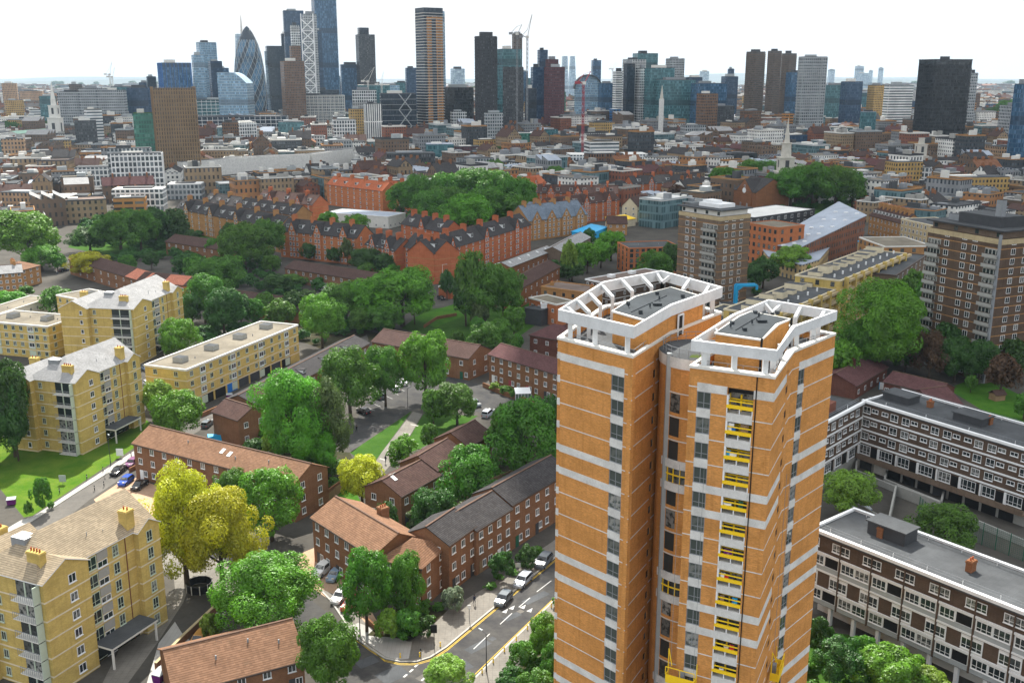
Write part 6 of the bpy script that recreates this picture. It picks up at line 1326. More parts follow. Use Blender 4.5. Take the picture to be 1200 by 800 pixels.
for a in [
 (220,556,690,96,'y','left one of two yellow green trees standing above the shaded yard'),(262,578,696,96,'y','right one of two yellow green trees above the shaded yard, with a forked trunk'),
 (319,556,634,70,'b','pale bright green tree touching the end of the long sandy roofed terrace'),(272,553,602,40,'m','small green tree between the yellow trees and the long sandy roof'),
 (313,657,750,112,'b','large bright green tree behind the sandy roofed bungalow at the bottom'),(388,728,818,68,'m','mid green tree at the bottom, right of the sandy roofed bungalow'),
 (430,650,740,56,'m','green street tree hiding the white parked car before the corner houses'),(474,652,730,46,'m','narrow green street tree right beside the brick corner house'),
 (188,447,492,38,'l','light yellow green tree between the lawn block and the slab block'),(211,461,515,58,'b','bright round tree in front of the slab block with garages'),
 (18,430,535,52,'d','dark tree standing against the left side of the lawn block'),(-2,462,545,60,'d','dark tree at the left edge in the shade beside the lawn'),(22,455,540,30,'d','narrow dark tree nearest the left wall of the lawn block'),
 (346,440,556,88,'b','big bright tree with a two part crown left of the car park'),(386,452,552,52,'g','greyish green tree leaning on the big bright tree by the car park'),(378,507,560,40,'b','small bright tree at the foot of the greyish green tree'),(322,503,548,26,'l','yellowish small tree left of the big two part crown'),(300,515,545,30,'d','dark shrub like tree near the isolated brick house end','bush'),
 (411,413,490,62,'m','round green tree in front of the grey roofed row, left of the car park'),(452,408,476,43,'m','middle sized round tree in front of the white cars in the car park'),(499,393,472,57,'b','tall egg shaped bright tree at the car park entrance'),
 (425,537,592,50,'y','yellow and olive tree beside the brick chimney in the rear gardens'),
 (474,512,550,36,'b','bright bushy tree on the verge along the garden path','bush'),(508,458,500,32,'m','left one of the dark round pair above the path lawn'),(536,452,499,48,'m','right one of the dark round pair above the path lawn'),(503,497,527,22,'m','small bush between the path lawn and the stepped houses','bush'),
 (550,528,604,64,'m','broad leafy tree behind the slate roofed terrace in the rear gardens'),(505,575,632,50,'d','dark leafy mass behind the sandy corner houses in the rear gardens'),(455,590,640,30,'d','dark garden tree behind the sandy roofed terrace chimney'),(590,478,545,36,'m','slender tree left of the leafy pair beside the orange tower'),(618,474,566,74,'m','leafy tree close to the left face of the orange tower'),(648,466,535,34,'d','dark tree half hidden behind the orange tower'),
 (36,250,312,74,'b','large sunlit tree at the left edge in front of the grey terraces'),(50,288,318,42,'b','lower sunlit tree at the right foot of the large left edge tree'),
 (106,268,296,46,'d','dark tree, leftmost of the clump before the mansion flats'),(142,248,297,56,'m','largest tree of the clump before the mansion flats'),(166,247,294,42,'m','third tree from the left in the clump before the mansion flats'),(184,245,290,36,'d','fourth tree from the left in the clump before the mansion flats'),(204,247,287,38,'d','rightmost tree of the clump before the mansion flats'),
 (104,297,326,48,'y','bright yellow bush in front of the brown terrace with salmon patches','bush'),
 (288,265,318,62,'m','big round tree right of the white windowed dark roofed terrace'),(314,258,306,40,'m','round tree behind the big one, before the yellow brown mansion block'),
 (241,325,378,46,'m','middle tree of the column of dark round trees above the slab block'),(257,303,345,62,'m','uppermost broad tree in the column of dark round trees'),(263,340,394,46,'d','lowest dark round tree right above the slab block'),(283,345,385,28,'d','dark tree between the column of round trees and the low dark roof'),(298,352,382,24,'m','small bright tree left of the tree line above the slab block'),
 (213,375,422,42,'b','bright round tree at the corner of the yellow point block'),(100,373,410,28,'b','small bright cypress shaped tree beside the left point block','tall'),(68,338,374,37,'m','round tree between the two yellow slab blocks on the left'),(14,342,368,42,'b','low bright tree before the white fronted row at the left edge','bush'),(30,335,350,20,'m','small bush by the end of the white fronted row','bush'),
 (330,352,388,36,'m','round tree at the left end of the tree line above the slab block'),(378,347,408,50,'b','round bright tree in front of the grey roofed row and the tree line'),(407,334,380,56,'m','round tree behind the bright one in the tree line'),(430,328,382,60,'b','broad tree left in the tall crown cluster of the tree line'),(472,318,382,82,'b','largest spreading tree of the tree line beside the park'),(448,360,390,44,'m','low rounded tree in front of the largest spreading tree','bush'),
 (362,285,306,19,'d','small dark bush at the wall of the yellow brown mansion block','bush'),(391,291,309,18,'d','second small dark bush at the wall of the yellow brown mansion block','bush'),(429,292,320,40,'d','dark rounded tree left of the red gables'),(452,298,322,30,'d','dark rounded tree close under the red gables'),(430,309,326,22,'m','small green bush in front of the dark rounded pair','bush'),(461,310,328,18,'m','small round bush at the foot of the red gables','bush'),(407,280,312,13,'g','slender half bare tree on the yellow brown mansion wall','loose'),
 (386,249,270,25,'b','bright street tree behind the yellow brown mansion roof'),(418,252,276,30,'b','bright street tree between yellow brown and red mansion blocks'),(316,224,240,16,'d','dark small tree by the red gabled flats'),(394,221,236,14,'d','dark small tree near the pale blue workshop roof'),(439,230,246,16,'d','dark tree under the red roofed mansion block'),
 (552,296,382,36,'m','tall upright tree at the left side of the open park','tall'),(568,310,380,62,'m','broad tree in the middle of the open park'),(546,322,382,34,'d','dark tree at the kerb of the open park'),(590,316,378,46,'m','right hand tree of the open park by the brown terrace'),(563,350,386,24,'g','light feathery young tree on the park grass','loose'),(577,378,422,52,'m','round tree before the orange brick terrace beside the park'),(602,360,398,30,'m','dark tree at the corner of the brown terrace by the park'),
 (667,284,330,20,'l','pale slim tree at the end of the grey workshop roof'),(688,286,320,32,'b','bright round tree in the garden row by the grey workshop'),(716,272,306,36,'b','farthest bright tree in the garden row by the grey workshop'),(704,284,314,27,'b','middle bright tree in the garden row by the grey workshop'),(670,308,330,32,'d','dark round tree in the garden row above the low flat block'),(690,269,288,14,'d','small dark tree beside the cyan shed roof'),
 (766,295,334,40,'m','round dark green tree between the low block and the brown tower'),(785,286,328,26,'d','dark tree touching the left wall of the brown tower'),(748,316,332,30,'b','bright bush peeping over the white tower crown','bush'),
 (653,196,219,27,'m','round tree among red roofs right of the circus garden'),(793,217,243,24,'o','dark bronze tree before the red mansion row'),
 (894,302,338,36,'d','dark tree at the right foot of the brown tower'),(884,312,340,24,'d','lower dark tree at the right foot of the brown tower'),(929,290,324,50,'l','pale green willow like tree in front of the zinc hall','loose'),
 (1030,336,438,98,'b','large bright tree in front of the yellow brick deck access flats'),(1068,318,378,38,'m','green tree between the deck access flats and the dark tower'),(985,400,450,36,'b','tree peeping out right beside the orange tower'),(1002,380,440,46,'m','dark tree between the orange tower and the large bright tree'),
 (1198,290,348,44,'b','bright tree at the right edge behind the dark brown tower'),(1196,360,415,44,'d','dark tree at the right edge below the dark brown tower'),(1185,320,372,30,'m','tree half hidden by the right wall of the dark brown tower'),
 (1088,392,446,44,'o','bronze leaved tree left below the dark brown tower'),(1118,396,448,46,'d','dark tree straight below the dark brown tower'),(1146,400,450,40,'d','dark tree below right corner of the dark tower'),(1172,417,466,38,'o','reddish brown tree by the small lawn'),(1137,440,460,14,'m','small young tree on the small lawn','loose'),(1199,462,492,26,'m','tree at the right edge by the small lawn'),(1060,405,436,34,'d','dark tree behind the nursery roofs'),
 (992,553,608,58,'l','yellow green tree growing beside the return wing and deck'),(1104,597,652,68,'m','dense green tree behind the near brown and white block'),(964,640,690,14,'g','climber like slim tree at the left end of the near block','loose'),
 (1180,118,142,30,'m','far park tree left of the striped office at the right edge'),(1166,126,146,26,'d','far dark park tree right of the black office tower'),(1198,110,128,16,'m','far tree on the horizon at the right edge'),
 (793,140,148,12,'d','tiny far tree near the dark far blocks') ]: tree(*a)
for px,tp,bs,w,lf in [(470,215,256,34,'m'),(492,206,258,46,'m'),(506,226,268,46,'m'),(522,204,252,38,'m'),(551,199,250,54,'m'),(577,201,252,46,'m'),(548,231,277,60,'b'),(603,209,258,44,'m'),(526,220,262,50,'m'),(600,228,264,38,'m'),(575,222,262,50,'m'),(618,214,250,28,'m'),(580,188,214,26,'m'),(494,190,210,22,'m')]:
    tree(px,tp,bs,w,lf,'dense green tree in the crowd of trees filling the round circus garden','round',G2)
for px,tp,bs,w,lf in [(850,198,232,38,'m'),(884,188,222,46,'m'),(906,204,242,34,'m'),(926,198,244,52,'m'),(952,194,244,50,'m'),(978,196,244,54,'m'),(998,202,244,30,'m'),(838,208,232,20,'d')]:
    tree(px,tp,bs,w,lf,'dense green tree in the churchyard trees round the white church spire','round',G4)
for px,tp,bs,w in [(934,124,136,16),(946,122,136,18),(958,121,135,18),(970,120,134,18),(982,121,134,14),(1010,118,127,14),(1020,118,126,12)]:
    tree(px,tp,bs,w,'m','small far tree in the green band before the silver slab tower','round','far trees before the silver slab tower')
for px,tp,bs,w in [(10,143,162,28),(70,140,156,22),(82,140,156,14),(52,142,153,12)]:
    tree(px,tp,bs,w,'d','dark far tree near the old white steeple at the left','round','far trees near the old white steeple')
for px,tp,bs,w in [(330,172,182,14),(340,170,182,14),(351,170,182,14),(362,171,182,14),(373,173,182,10)]:
    tree(px,tp,bs,w,'d','dark far tree in the row above the concrete viaduct','round','far trees above the viaduct')
for px,tp,bs,w,lf in [(150,300,322,20,'m'),(178,296,316,18,'d'),(222,296,330,34,'d'),(232,300,338,30,'m'),(68,298,318,20,'m'),(252,280,304,20,'m'),(270,262,300,22,'d'),(226,270,292,16,'d'),(320,300,322,22,'m'),(226,345,384,28,'d'),(312,344,372,26,'m'),(345,342,376,28,'d'),(395,352,384,24,'d'),(422,362,392,26,'m'),(486,330,380,26,'m'),(524,318,352,18,'d'),(535,388,412,18,'m'),(606,392,416,16,'m'),(560,372,394,20,'m'),(612,322,352,14,'m')]:
    tree(px,tp,bs,w,lf,'leafy tree filling the gaps among the brown terraces and street trees at left of centre','round','infill trees among the brown terraces')
for px,tp,bs,w,lf in [(1085,360,420,34,'d'),(1105,380,436,36,'d'),(1132,384,436,36,'d'),(1160,386,440,36,'d'),(1185,400,448,38,'d'),(1050,395,428,34,'m'),(1015,372,424,40,'m'),(1080,330,384,26,'m')]:
    tree(px,tp,bs,w,lf,'dark leafy tree crowding round the foot of the tall dark brown tower','round','trees at the foot of the dark tower')
# bushes and hedges
for px,tp,bs,w,lf,lab in [(532,688,718,26,'s','silvery round shrub in front of the slate roofed terrace porch'),(525,774,812,52,'l','light green shrub at the lower edge beside the road mouth'),(455,715,752,30,'l','yellowish shrub in the corner garden above the pale apron'),(478,716,752,36,'m','green shrub in the corner garden beside the brick house'),(498,722,748,24,'d','dark shrub in the corner garden nearest the main road'),
 (588,646,682,28,'d','dark clipped shrub beside the slate roofed terrace front'),(618,640,668,24,'d','dark shrub before the porch near the parked cars'),
 (640,722,775,44,'b','bright hedge shrub along the kerb below the orange tower'),(612,752,792,36,'m','dark hedge shrub along the kerb left of the bright one'),(655,752,800,40,'m','hedge shrub tight against the foot of the orange tower'),(600,783,815,36,'d','lowest hedge shrub by the kerb at the lower edge'),(630,790,830,44,'m','hedge shrub at the lower edge below the orange tower'),
 (985,752,806,60,'d','dark shrub under the near brown and white block'),(1040,766,822,78,'b','broad bright shrub at the lower edge before the near block'),(960,725,770,30,'d','dark bare looking shrub beside the orange tower base'),(1085,788,825,60,'l','yellowish shrub at the lower right edge'),(1010,745,790,34,'m','green shrub between the dark one and the undercroft'),
 (248,718,752,24,'l','yellow green shrub beside the sandy bungalow roof and the golden car'),(34,588,606,10,'m','small dark shrub on the sunny lawn, left one'),(52,560,600,22,'m','small leafy shrub on the sunny lawn, right one'),(60,588,596,8,'m','low round shrub at the lawn corner by the pavement'),
 (346,322,340,30,'m','shrub before the dark roofed row above the tree line'),(360,340,352,22,'g','grey green shrub in the yard before the dark roofed row'),(325,322,345,36,'d','dark shrub in the yard at the left end of the dark roofed row'),(592,452,462,14,'m','clipped garden bush before the orange brick terrace'),(604,456,466,13,'m','second clipped garden bush before the orange brick terrace'),(580,448,458,12,'l','bright garden bush at the left garden of the orange brick terrace'),
 (470,548,562,16,'m','low bush at the bottom of the garden path'),(462,585,600,20,'g','dull garden shrub by the white lean-to'),(490,598,622,26,'g','olive shrub in the gardens behind the slate roofed terrace'),(530,610,628,24,'m','green shrub in the gardens close behind the slate roofs'),(340,690,712,20,'d','dark shrub under the large bright tree')]:
    tree(px,tp,bs,w,lf,lab,'bush',None,'shrub')
# ---------------------------------------------------------------- crowded streets between the landmarks
r=random.Random(77)
OCN=np.array(OCC)
def free(x,y,pad):
    d=(OCN[:,0]-x)**2+(OCN[:,1]-y)**2; return not (d<(OCN[:,2]+pad)**2).any()
FW=dict(brown=facade('brown_street_wall',(.15,.105,.075),(.03,.03,.03),2.6,3.1,.38,.5),tan=facade('tan_street_wall',(.27,.2,.125),(.03,.03,.03),2.5,3.1,.4,.52),red=facade('red_street_wall',(.2,.08,.05),(.03,.03,.03),2.5,3.1,.4,.52),white=facade('white_street_wall',(.64,.64,.61),(.03,.04,.05),2.6,3.2,.45,.5),grey=facade('grey_street_wall',(.22,.23,.24),(.03,.04,.05),2.2,3.2,.5,.55),dark=facade('dark_street_wall',(.06,.065,.07),(.02,.03,.04),2.0,3.3,.6,.6),orange=facade('orange_street_wall',(.34,.17,.075),(.03,.03,.03),2.8,3.2,.42,.5),glassy=facade('glazed_street_wall',(.12,.2,.22),(.03,.07,.08),1.6,3.4,.8,.75))
RFL=['t_slate','t_dark','t_brown','f_grey','f_dark','f_pale','f_brown','f_zinc','f_white','t_grey','t_plum','t_red']
def proto(wall,roof,L,D,h,kind,seed):
    g=random.Random(seed); w=MB(); rf=MB(); ex=[]
    w.box(0,L,0,D,0,h)
    if kind=='gable':
        rs=D*.32; w.face([(0,0,h),(0,D/2,h+rs),(0,D,h)][::-1]); w.face([(L,0,h),(L,D,h),(L,D/2,h+rs)])
        rf.slab([(-.2,-.3,h),(L+.2,-.3,h),(L+.2,D/2,h+rs+.15),(-.2,D/2,h+rs+.15)],.15); rf.slab([(L+.2,D+.3,h),(-.2,D+.3,h),(-.2,D/2,h+rs+.15),(L+.2,D/2,h+rs+.15)],.15)
        for i in range(max(1,int(L/7))): x=L*(i+.3)/max(1,int(L/7)); e=MB(); e.box(x,x+.8,D*.42,D*.6,h,h+rs+1.5); ex.append(e)
    elif kind=='saw':
        n=max(2,int(L/5))
        for i in range(n):
            x0=L*i/n; x1=L*(i+1)/n; rf.slab([(x0,0,h+.1),(x1,0,h+2.2),(x1,D,h+2.2),(x0,D,h+.1)],.12); w.face([(x1,0,h),(x1,D,h),(x1,D,h+2.1),(x1,0,h+2.1)]); w.face([(x0,0,h),(x1,0,h),(x1,0,h+2.1)]); w.face([(x1,D,h),(x0,D,h),(x1,D,h+2.1)])
    else:
        rf.box(-.1,L+.1,-.1,D+.1,h+.01,h+.25); 
        for x0,x1,y0,y1 in ((-.1,L+.1,-.1,.3),(-.1,L+.1,D-.3,D+.1),(-.1,.3,.3,D-.3),(L-.3,L+.1,.3,D-.3)): rf.box(x0,x1,y0,y1,h+.254,h+.8,1)
        for i in range(g.randint(1,4)):
            x=g.uniform(1,L*.7); y=g.uniform(1,D*.6); e=MB(); e.box(x,x+g.uniform(1.5,L*.3),y,y+g.uniform(1.5,D*.35),h+.3,h+g.uniform(1.2,3.2),g.randint(0,1)); ex.append(e)
    A=[w.mesh('wall',FW[wall]),rf.mesh('roof',[X[roof],X[g.choice(['offwhite','greypanel','grey','dkgrey','tan_brick','midgrey'])]])]
    for e in ex: A.append(e.mesh('chimney' if kind=='gable' else 'roof_house',[X['brown_brick' if kind=='gable' else g.choice(['offwhite','grey','midgrey','greypanel'])],X[g.choice(['f_grey','midgrey','offwhite'])]]))
    return A
RN={'t_slate':'slate','t_dark':'dark tiled','t_brown':'brown tiled','f_grey':'grey felt','f_dark':'black felt','f_pale':'pale gravel','f_brown':'brown felt','f_zinc':'zinc','f_white':'white','t_grey':'pale grey','t_plum':'plum tiled','t_red':'red tiled'}
WN={'brown':'brown brick','tan':'tan brick','red':'red brick','white':'white painted','grey':'grey','dark':'black clad','orange':'orange brick','glassy':'glass fronted'}
SPEC=[]
for wall,roof,kind in [('brown','t_slate','gable'),('tan','t_slate','gable'),('red','t_dark','gable'),('brown','t_brown','gable'),('tan','t_dark','gable'),('brown','f_grey','flat'),('tan','f_grey','flat'),('white','f_grey','flat'),('brown','f_dark','flat'),('grey','f_grey','flat'),('brown','f_pale','flat'),('dark','f_dark','flat'),('orange','f_grey','flat'),('tan','f_dark','flat'),('red','f_brown','flat'),('grey','f_zinc','saw'),('brown','t_grey','saw'),('glassy','f_white','flat'),('tan','f_brown','flat'),('brown','t_plum','gable'),('white','t_slate','gable'),('white','f_dark','flat'),('grey','f_pale','flat'),('glassy','f_grey','flat'),('white','f_pale','flat')]:
    for v in range(2):
        g=random.Random(len(SPEC)*3+1); L=g.uniform(13,26) if kind!='flat' else g.uniform(12,24); D=g.uniform(8.5,12) if kind=='gable' else g.uniform(10,17); h=g.uniform(6.5,11) if kind=='gable' else g.uniform(6,14)
        SPEC.append((wall,roof,kind,L,D,h,proto(wall,roof,L,D,h,kind,len(SPEC))))
PROTO={}
far=dict(v=[],f=[],m=[]); cnt=0
def zone(x,y):
    u=600+FPX*x/ (y*CT+CAMZ*ST)
    a='left of the brown finned tower' if u<170 else 'round the viaduct' if u<420 else 'behind the circus garden' if u<640 else 'between the centre and the white steeple' if u<880 else 'round the white steeple' if u<1010 else 'at the foot of the black tower'
    return ('nearer roofs ' if y<640 else 'farther roofs ')+a
cells=[]
y=415.0
while y<2500:
    s=17+(y-415)*.010
    x=-y*.56-30
    while x<y*.56+30:
        cells.append((x+r.uniform(-.22,.22)*s,y+r.uniform(-.22,.22)*s,s)); x+=s
    y+=s*.92
bigs=[]
for x,y,s in cells:
    if y<470 and abs(x)<150 and y<430: continue
    u_=600+FPX*x/(y*CT+CAMZ*ST); v_=400-FPX*(y*ST-CAMZ*CT)/(y*CT+CAMZ*ST)
    if v_>(275 if u_<60 else 262 if u_<110 else 254 if u_<200 else 234 if u_<640 else 250 if u_<740 else 264 if u_<830 else 240 if u_<1010 else 264): continue
    sp=r.choice(SPEC); rad=math.hypot(sp[3],sp[4])*.34
    if not free(x,y,rad*.75): continue
    if r.random()<.04: continue
    ang=R(24+14*math.sin(x*.006+1)+10*math.sin(y*.004))+r.choice([0,math.pi/2,math.pi/2,math.pi])+r.uniform(-.05,.05)
    k=s/17*r.uniform(.88,1.12)
    bigs.append((x,y,ang,k,sp))
bigs.sort(key=lambda b:b[1])
kinds={}
for i,(x,y,ang,k,sp) in enumerate(bigs):
    nm={'gable':'street_house','flat':'flat_roofed_building','saw':'workshop'}[sp[2]]
    if sp[0] in('white','grey','glassy','dark') and sp[2]=='flat': nm='small_office'
    kinds[nm]=kinds.get(nm,0)
    hx=.45; ca,sa=math.cos(ang),math.sin(ang); ox=x-(sp[3]/2*ca-sp[4]/2*sa)*k; oy=y-(sp[3]/2*sa+sp[4]/2*ca)*k
    if kinds[nm]<150 and y<1100:
        kinds[nm]+=1
        z=zone(x,y); lab='%s %s, %s roof, %s'%(WN[sp[0]],{'gable':'house','flat':'building','saw':'workshop'}[sp[2]],RN[sp[1]],z)
        T=thing(nm,lab,'house' if sp[2]=='gable' else 'building' if sp[2]=='flat' else 'workshop',(ox,oy,0),ang,'buildings of the '+z); sc=(k,k,r.choice([.75,.9,1,1.1,1.25,1.6])); T.scale=sc
        for me in sp[6]: link(me.name.split('.')[0],me,T)
    else:
        far.setdefault('list',[]).append((ox,oy,ang,k,sp,r.choice([.7,.85,1,1.15,1.4,2.0])))
# the rest of the roofs, too many to tell apart
def join_far(name,items,kind):
    mats=[]; V=[];Fc=[];Mi=[];U=[]; base=0
    for ox,oy,ang,k,sp,kz in items:
        ca,sa=math.cos(ang),math.sin(ang)
        for me in sp[6]:
            n=len(me.vertices); co=np.empty(n*3); me.vertices.foreach_get('co',co); co=co.reshape(-1,3)
            q=np.stack([ox+(co[:,0]*ca-co[:,1]*sa)*k,oy+(co[:,0]*sa+co[:,1]*ca)*k,co[:,2]*kz],1); V.append(q)
            mm=[]
            for m in me.materials:
                if m not in mats: mats.append(m)
                mm.append(mats.index(m))
            for p in me.polygons: Fc.append([base+i for i in p.vertices]); Mi.append(mm[p.material_index])
            base+=n
    me=bpy.data.meshes.new(name); me.from_pydata(np.concatenate(V).tolist(),[],Fc)
    for m in mats: me.materials.append(m)
    me.polygons.foreach_set('material_index',Mi); me.update(); auto_uv(me)
    return tag(link(name,me),kind=kind)
items=far.get('list',[])
y=2500.0
while y<6500:
    s=60+(y-2500)*.022; x=-y*.55
    while x<y*.55:
        sp=r.choice(SPEC); 
        if free(x,y,5): items.append((x+r.uniform(-.3,.3)*s,y+r.uniform(-.3,.3)*s,r.uniform(0,3.1),s/22*r.uniform(.6,1.2),sp,r.uniform(.8,2.6)))
        x+=s*r.uniform(.8,1.3)
    y+=s*.8
join_far('distant_rooftops',items,'stuff')
# tree clumps scattered far off
q,_,_=crown_np(5,420,.12,'bush'); V=[]
for i in range(520):
    y=r.uniform(700,5200) if i<330 else r.uniform(2500,8000); x=r.uniform(-.55,.55)*y
    if not free(x,y,4): continue
    w=r.uniform(9,16)*(1+y/2600); V.append(q*np.array([w,w,w*.62])*r.uniform(.8,1.2)+np.array([x,y,0]))
Q=np.concatenate(V); me=bpy.data.meshes.new('distant_trees'); me.vertices.add(len(Q)); me.vertices.foreach_set('co',Q.ravel()); me.loops.add(len(Q)); me.loops.foreach_set('vertex_index',np.arange(len(Q))); me.polygons.add(len(Q)//4); me.polygons.foreach_set('loop_start',np.arange(0,len(Q),4)); me.update(calc_edges=True); me.materials.append(X['leaf_d']); tag(link('distant_trees',me),kind='stuff')
# low hills along the horizon, distance haze mixed into their grey-blue colour
m=MB(); g=random.Random(3)
for y0,hh,d in ((9500,40,900),(13000,82,1500)):
    n=60; pts=[(-12000+24000*i/n, hh*(.55+.45*math.sin(i*.37+y0)+.25*math.sin(i*.9))) for i in range(n+1)]
    for i in range(n):
        a,b=pts[i],pts[i+1]; m.face([(a[0],y0-d,-1),(b[0],y0-d,-1),(b[0],y0,max(2,b[1])),(a[0],y0,max(2,a[1]))]); m.face([(a[0],y0,max(2,a[1])),(b[0],y0,max(2,b[1])),(b[0],y0+d,-1),(a[0],y0+d,-1)])
struct('hills',m,X['hillm'])
# ---------------------------------------------------------------- shrubbery that fills the gardens
def in_poly(x,y,pl):
    c=False; n=len(pl)
    for i in range(n):
        x1,y1=pl[i]; x2,y2=pl[i-1]
        if (y1>y)!=(y2>y) and x<(x2-x1)*(y-y1)/(y2-y1)+x1: c=not c
    return c
RECT=[(o.location.x,o.location.y,o.rotation_euler[2],o['L']) for o in list(COL.objects) if o.parent is None and 'L' in o]
def shrubbery(name,polys,step,smin,smax,leaf,seed,dens=.8):
    g=random.Random(seed); V=[]; qs=[crown_np(20+k,520,.085,'bush')[0] for k in range(3)]
    for px in polys:
        pl=[tuple(P(x,y)[:2]) for x,y in px]; xs=[p[0] for p in pl]; ys=[p[1] for p in pl]; y=min(ys)
        while y<max(ys):
            x=min(xs)
            while x<max(xs):
                a=x+g.uniform(-.5,.5)*step; b=y+g.uniform(-.5,.5)*step
                if in_poly(a,b,pl) and g.random()<dens:
                    w=g.uniform(smin,smax); V.append(g.choice(qs)*np.array([w,w,w*g.uniform(.5,.9)])+np.array([a,b,0]))
                x+=step
            y+=step
    Q=np.concatenate(V); me=bpy.data.meshes.new(name); me.vertices.add(len(Q)); me.vertices.foreach_set('co',Q.ravel()); me.loops.add(len(Q)); me.loops.foreach_set('vertex_index',np.arange(len(Q))); me.polygons.add(len(Q)//4); me.polygons.foreach_set('loop_start',np.arange(0,len(Q),4)); me.update(calc_edges=True)
    me.materials.append(X[leaf]); tag(link(name,me),kind='stuff')
shrubbery('garden_shrubbery',[[(450,612),(520,572),(575,538),(655,530),(655,540),(575,585),(515,618),(482,640)],[(318,515),(345,520),(405,540),(428,570),(385,582),(376,555),(330,535)],[(300,520),(330,500),(345,515),(330,540)]],3.0,1.6,3.6,'leaf_m',1)
shrubbery('garden_shrubbery',[[(225,395),(300,372),(320,385),(250,420)],[(330,392),(440,378),(470,388),(430,396),(340,410)],[(85,286),(100,258),(212,258),(250,285),(200,296)],[(455,258),(480,240),(560,230),(620,242),(610,254),(520,266)],[(840,232),(1005,230),(1008,240),(900,250)],[(640,318),(700,290),(720,296),(660,330)],[(190,300),(260,296),(325,308),(325,330),(270,345),(240,345)],[(120,300),(190,297),(192,305),(130,312)],[(300,338),(345,325),(380,338),(380,345),(310,352)]],5.5,2.5,6,'leaf_d',2)
shrubbery('garden_shrubbery',[[(432,745),(480,703),(522,717),(503,734),(480,749),(455,746)],[(602,788),(652,736),(653,690),(690,690),(690,800),(600,815)],[(560,690),(640,640),(648,644),(570,696)],[(945,740),(985,755),(1060,800),(1060,815),(940,815)]],2.2,1.2,2.6,'leaf_m',3,.6)
shrubbery('garden_shrubbery',[[(1080,420),(1200,425),(1200,445),(1140,440),(1085,430)],[(985,430),(1010,405),(1080,395),(1085,415),(1030,425)],[(770,345),(800,335),(890,345),(880,360),(790,358)]],4.5,2.5,6,'leaf_d',4)
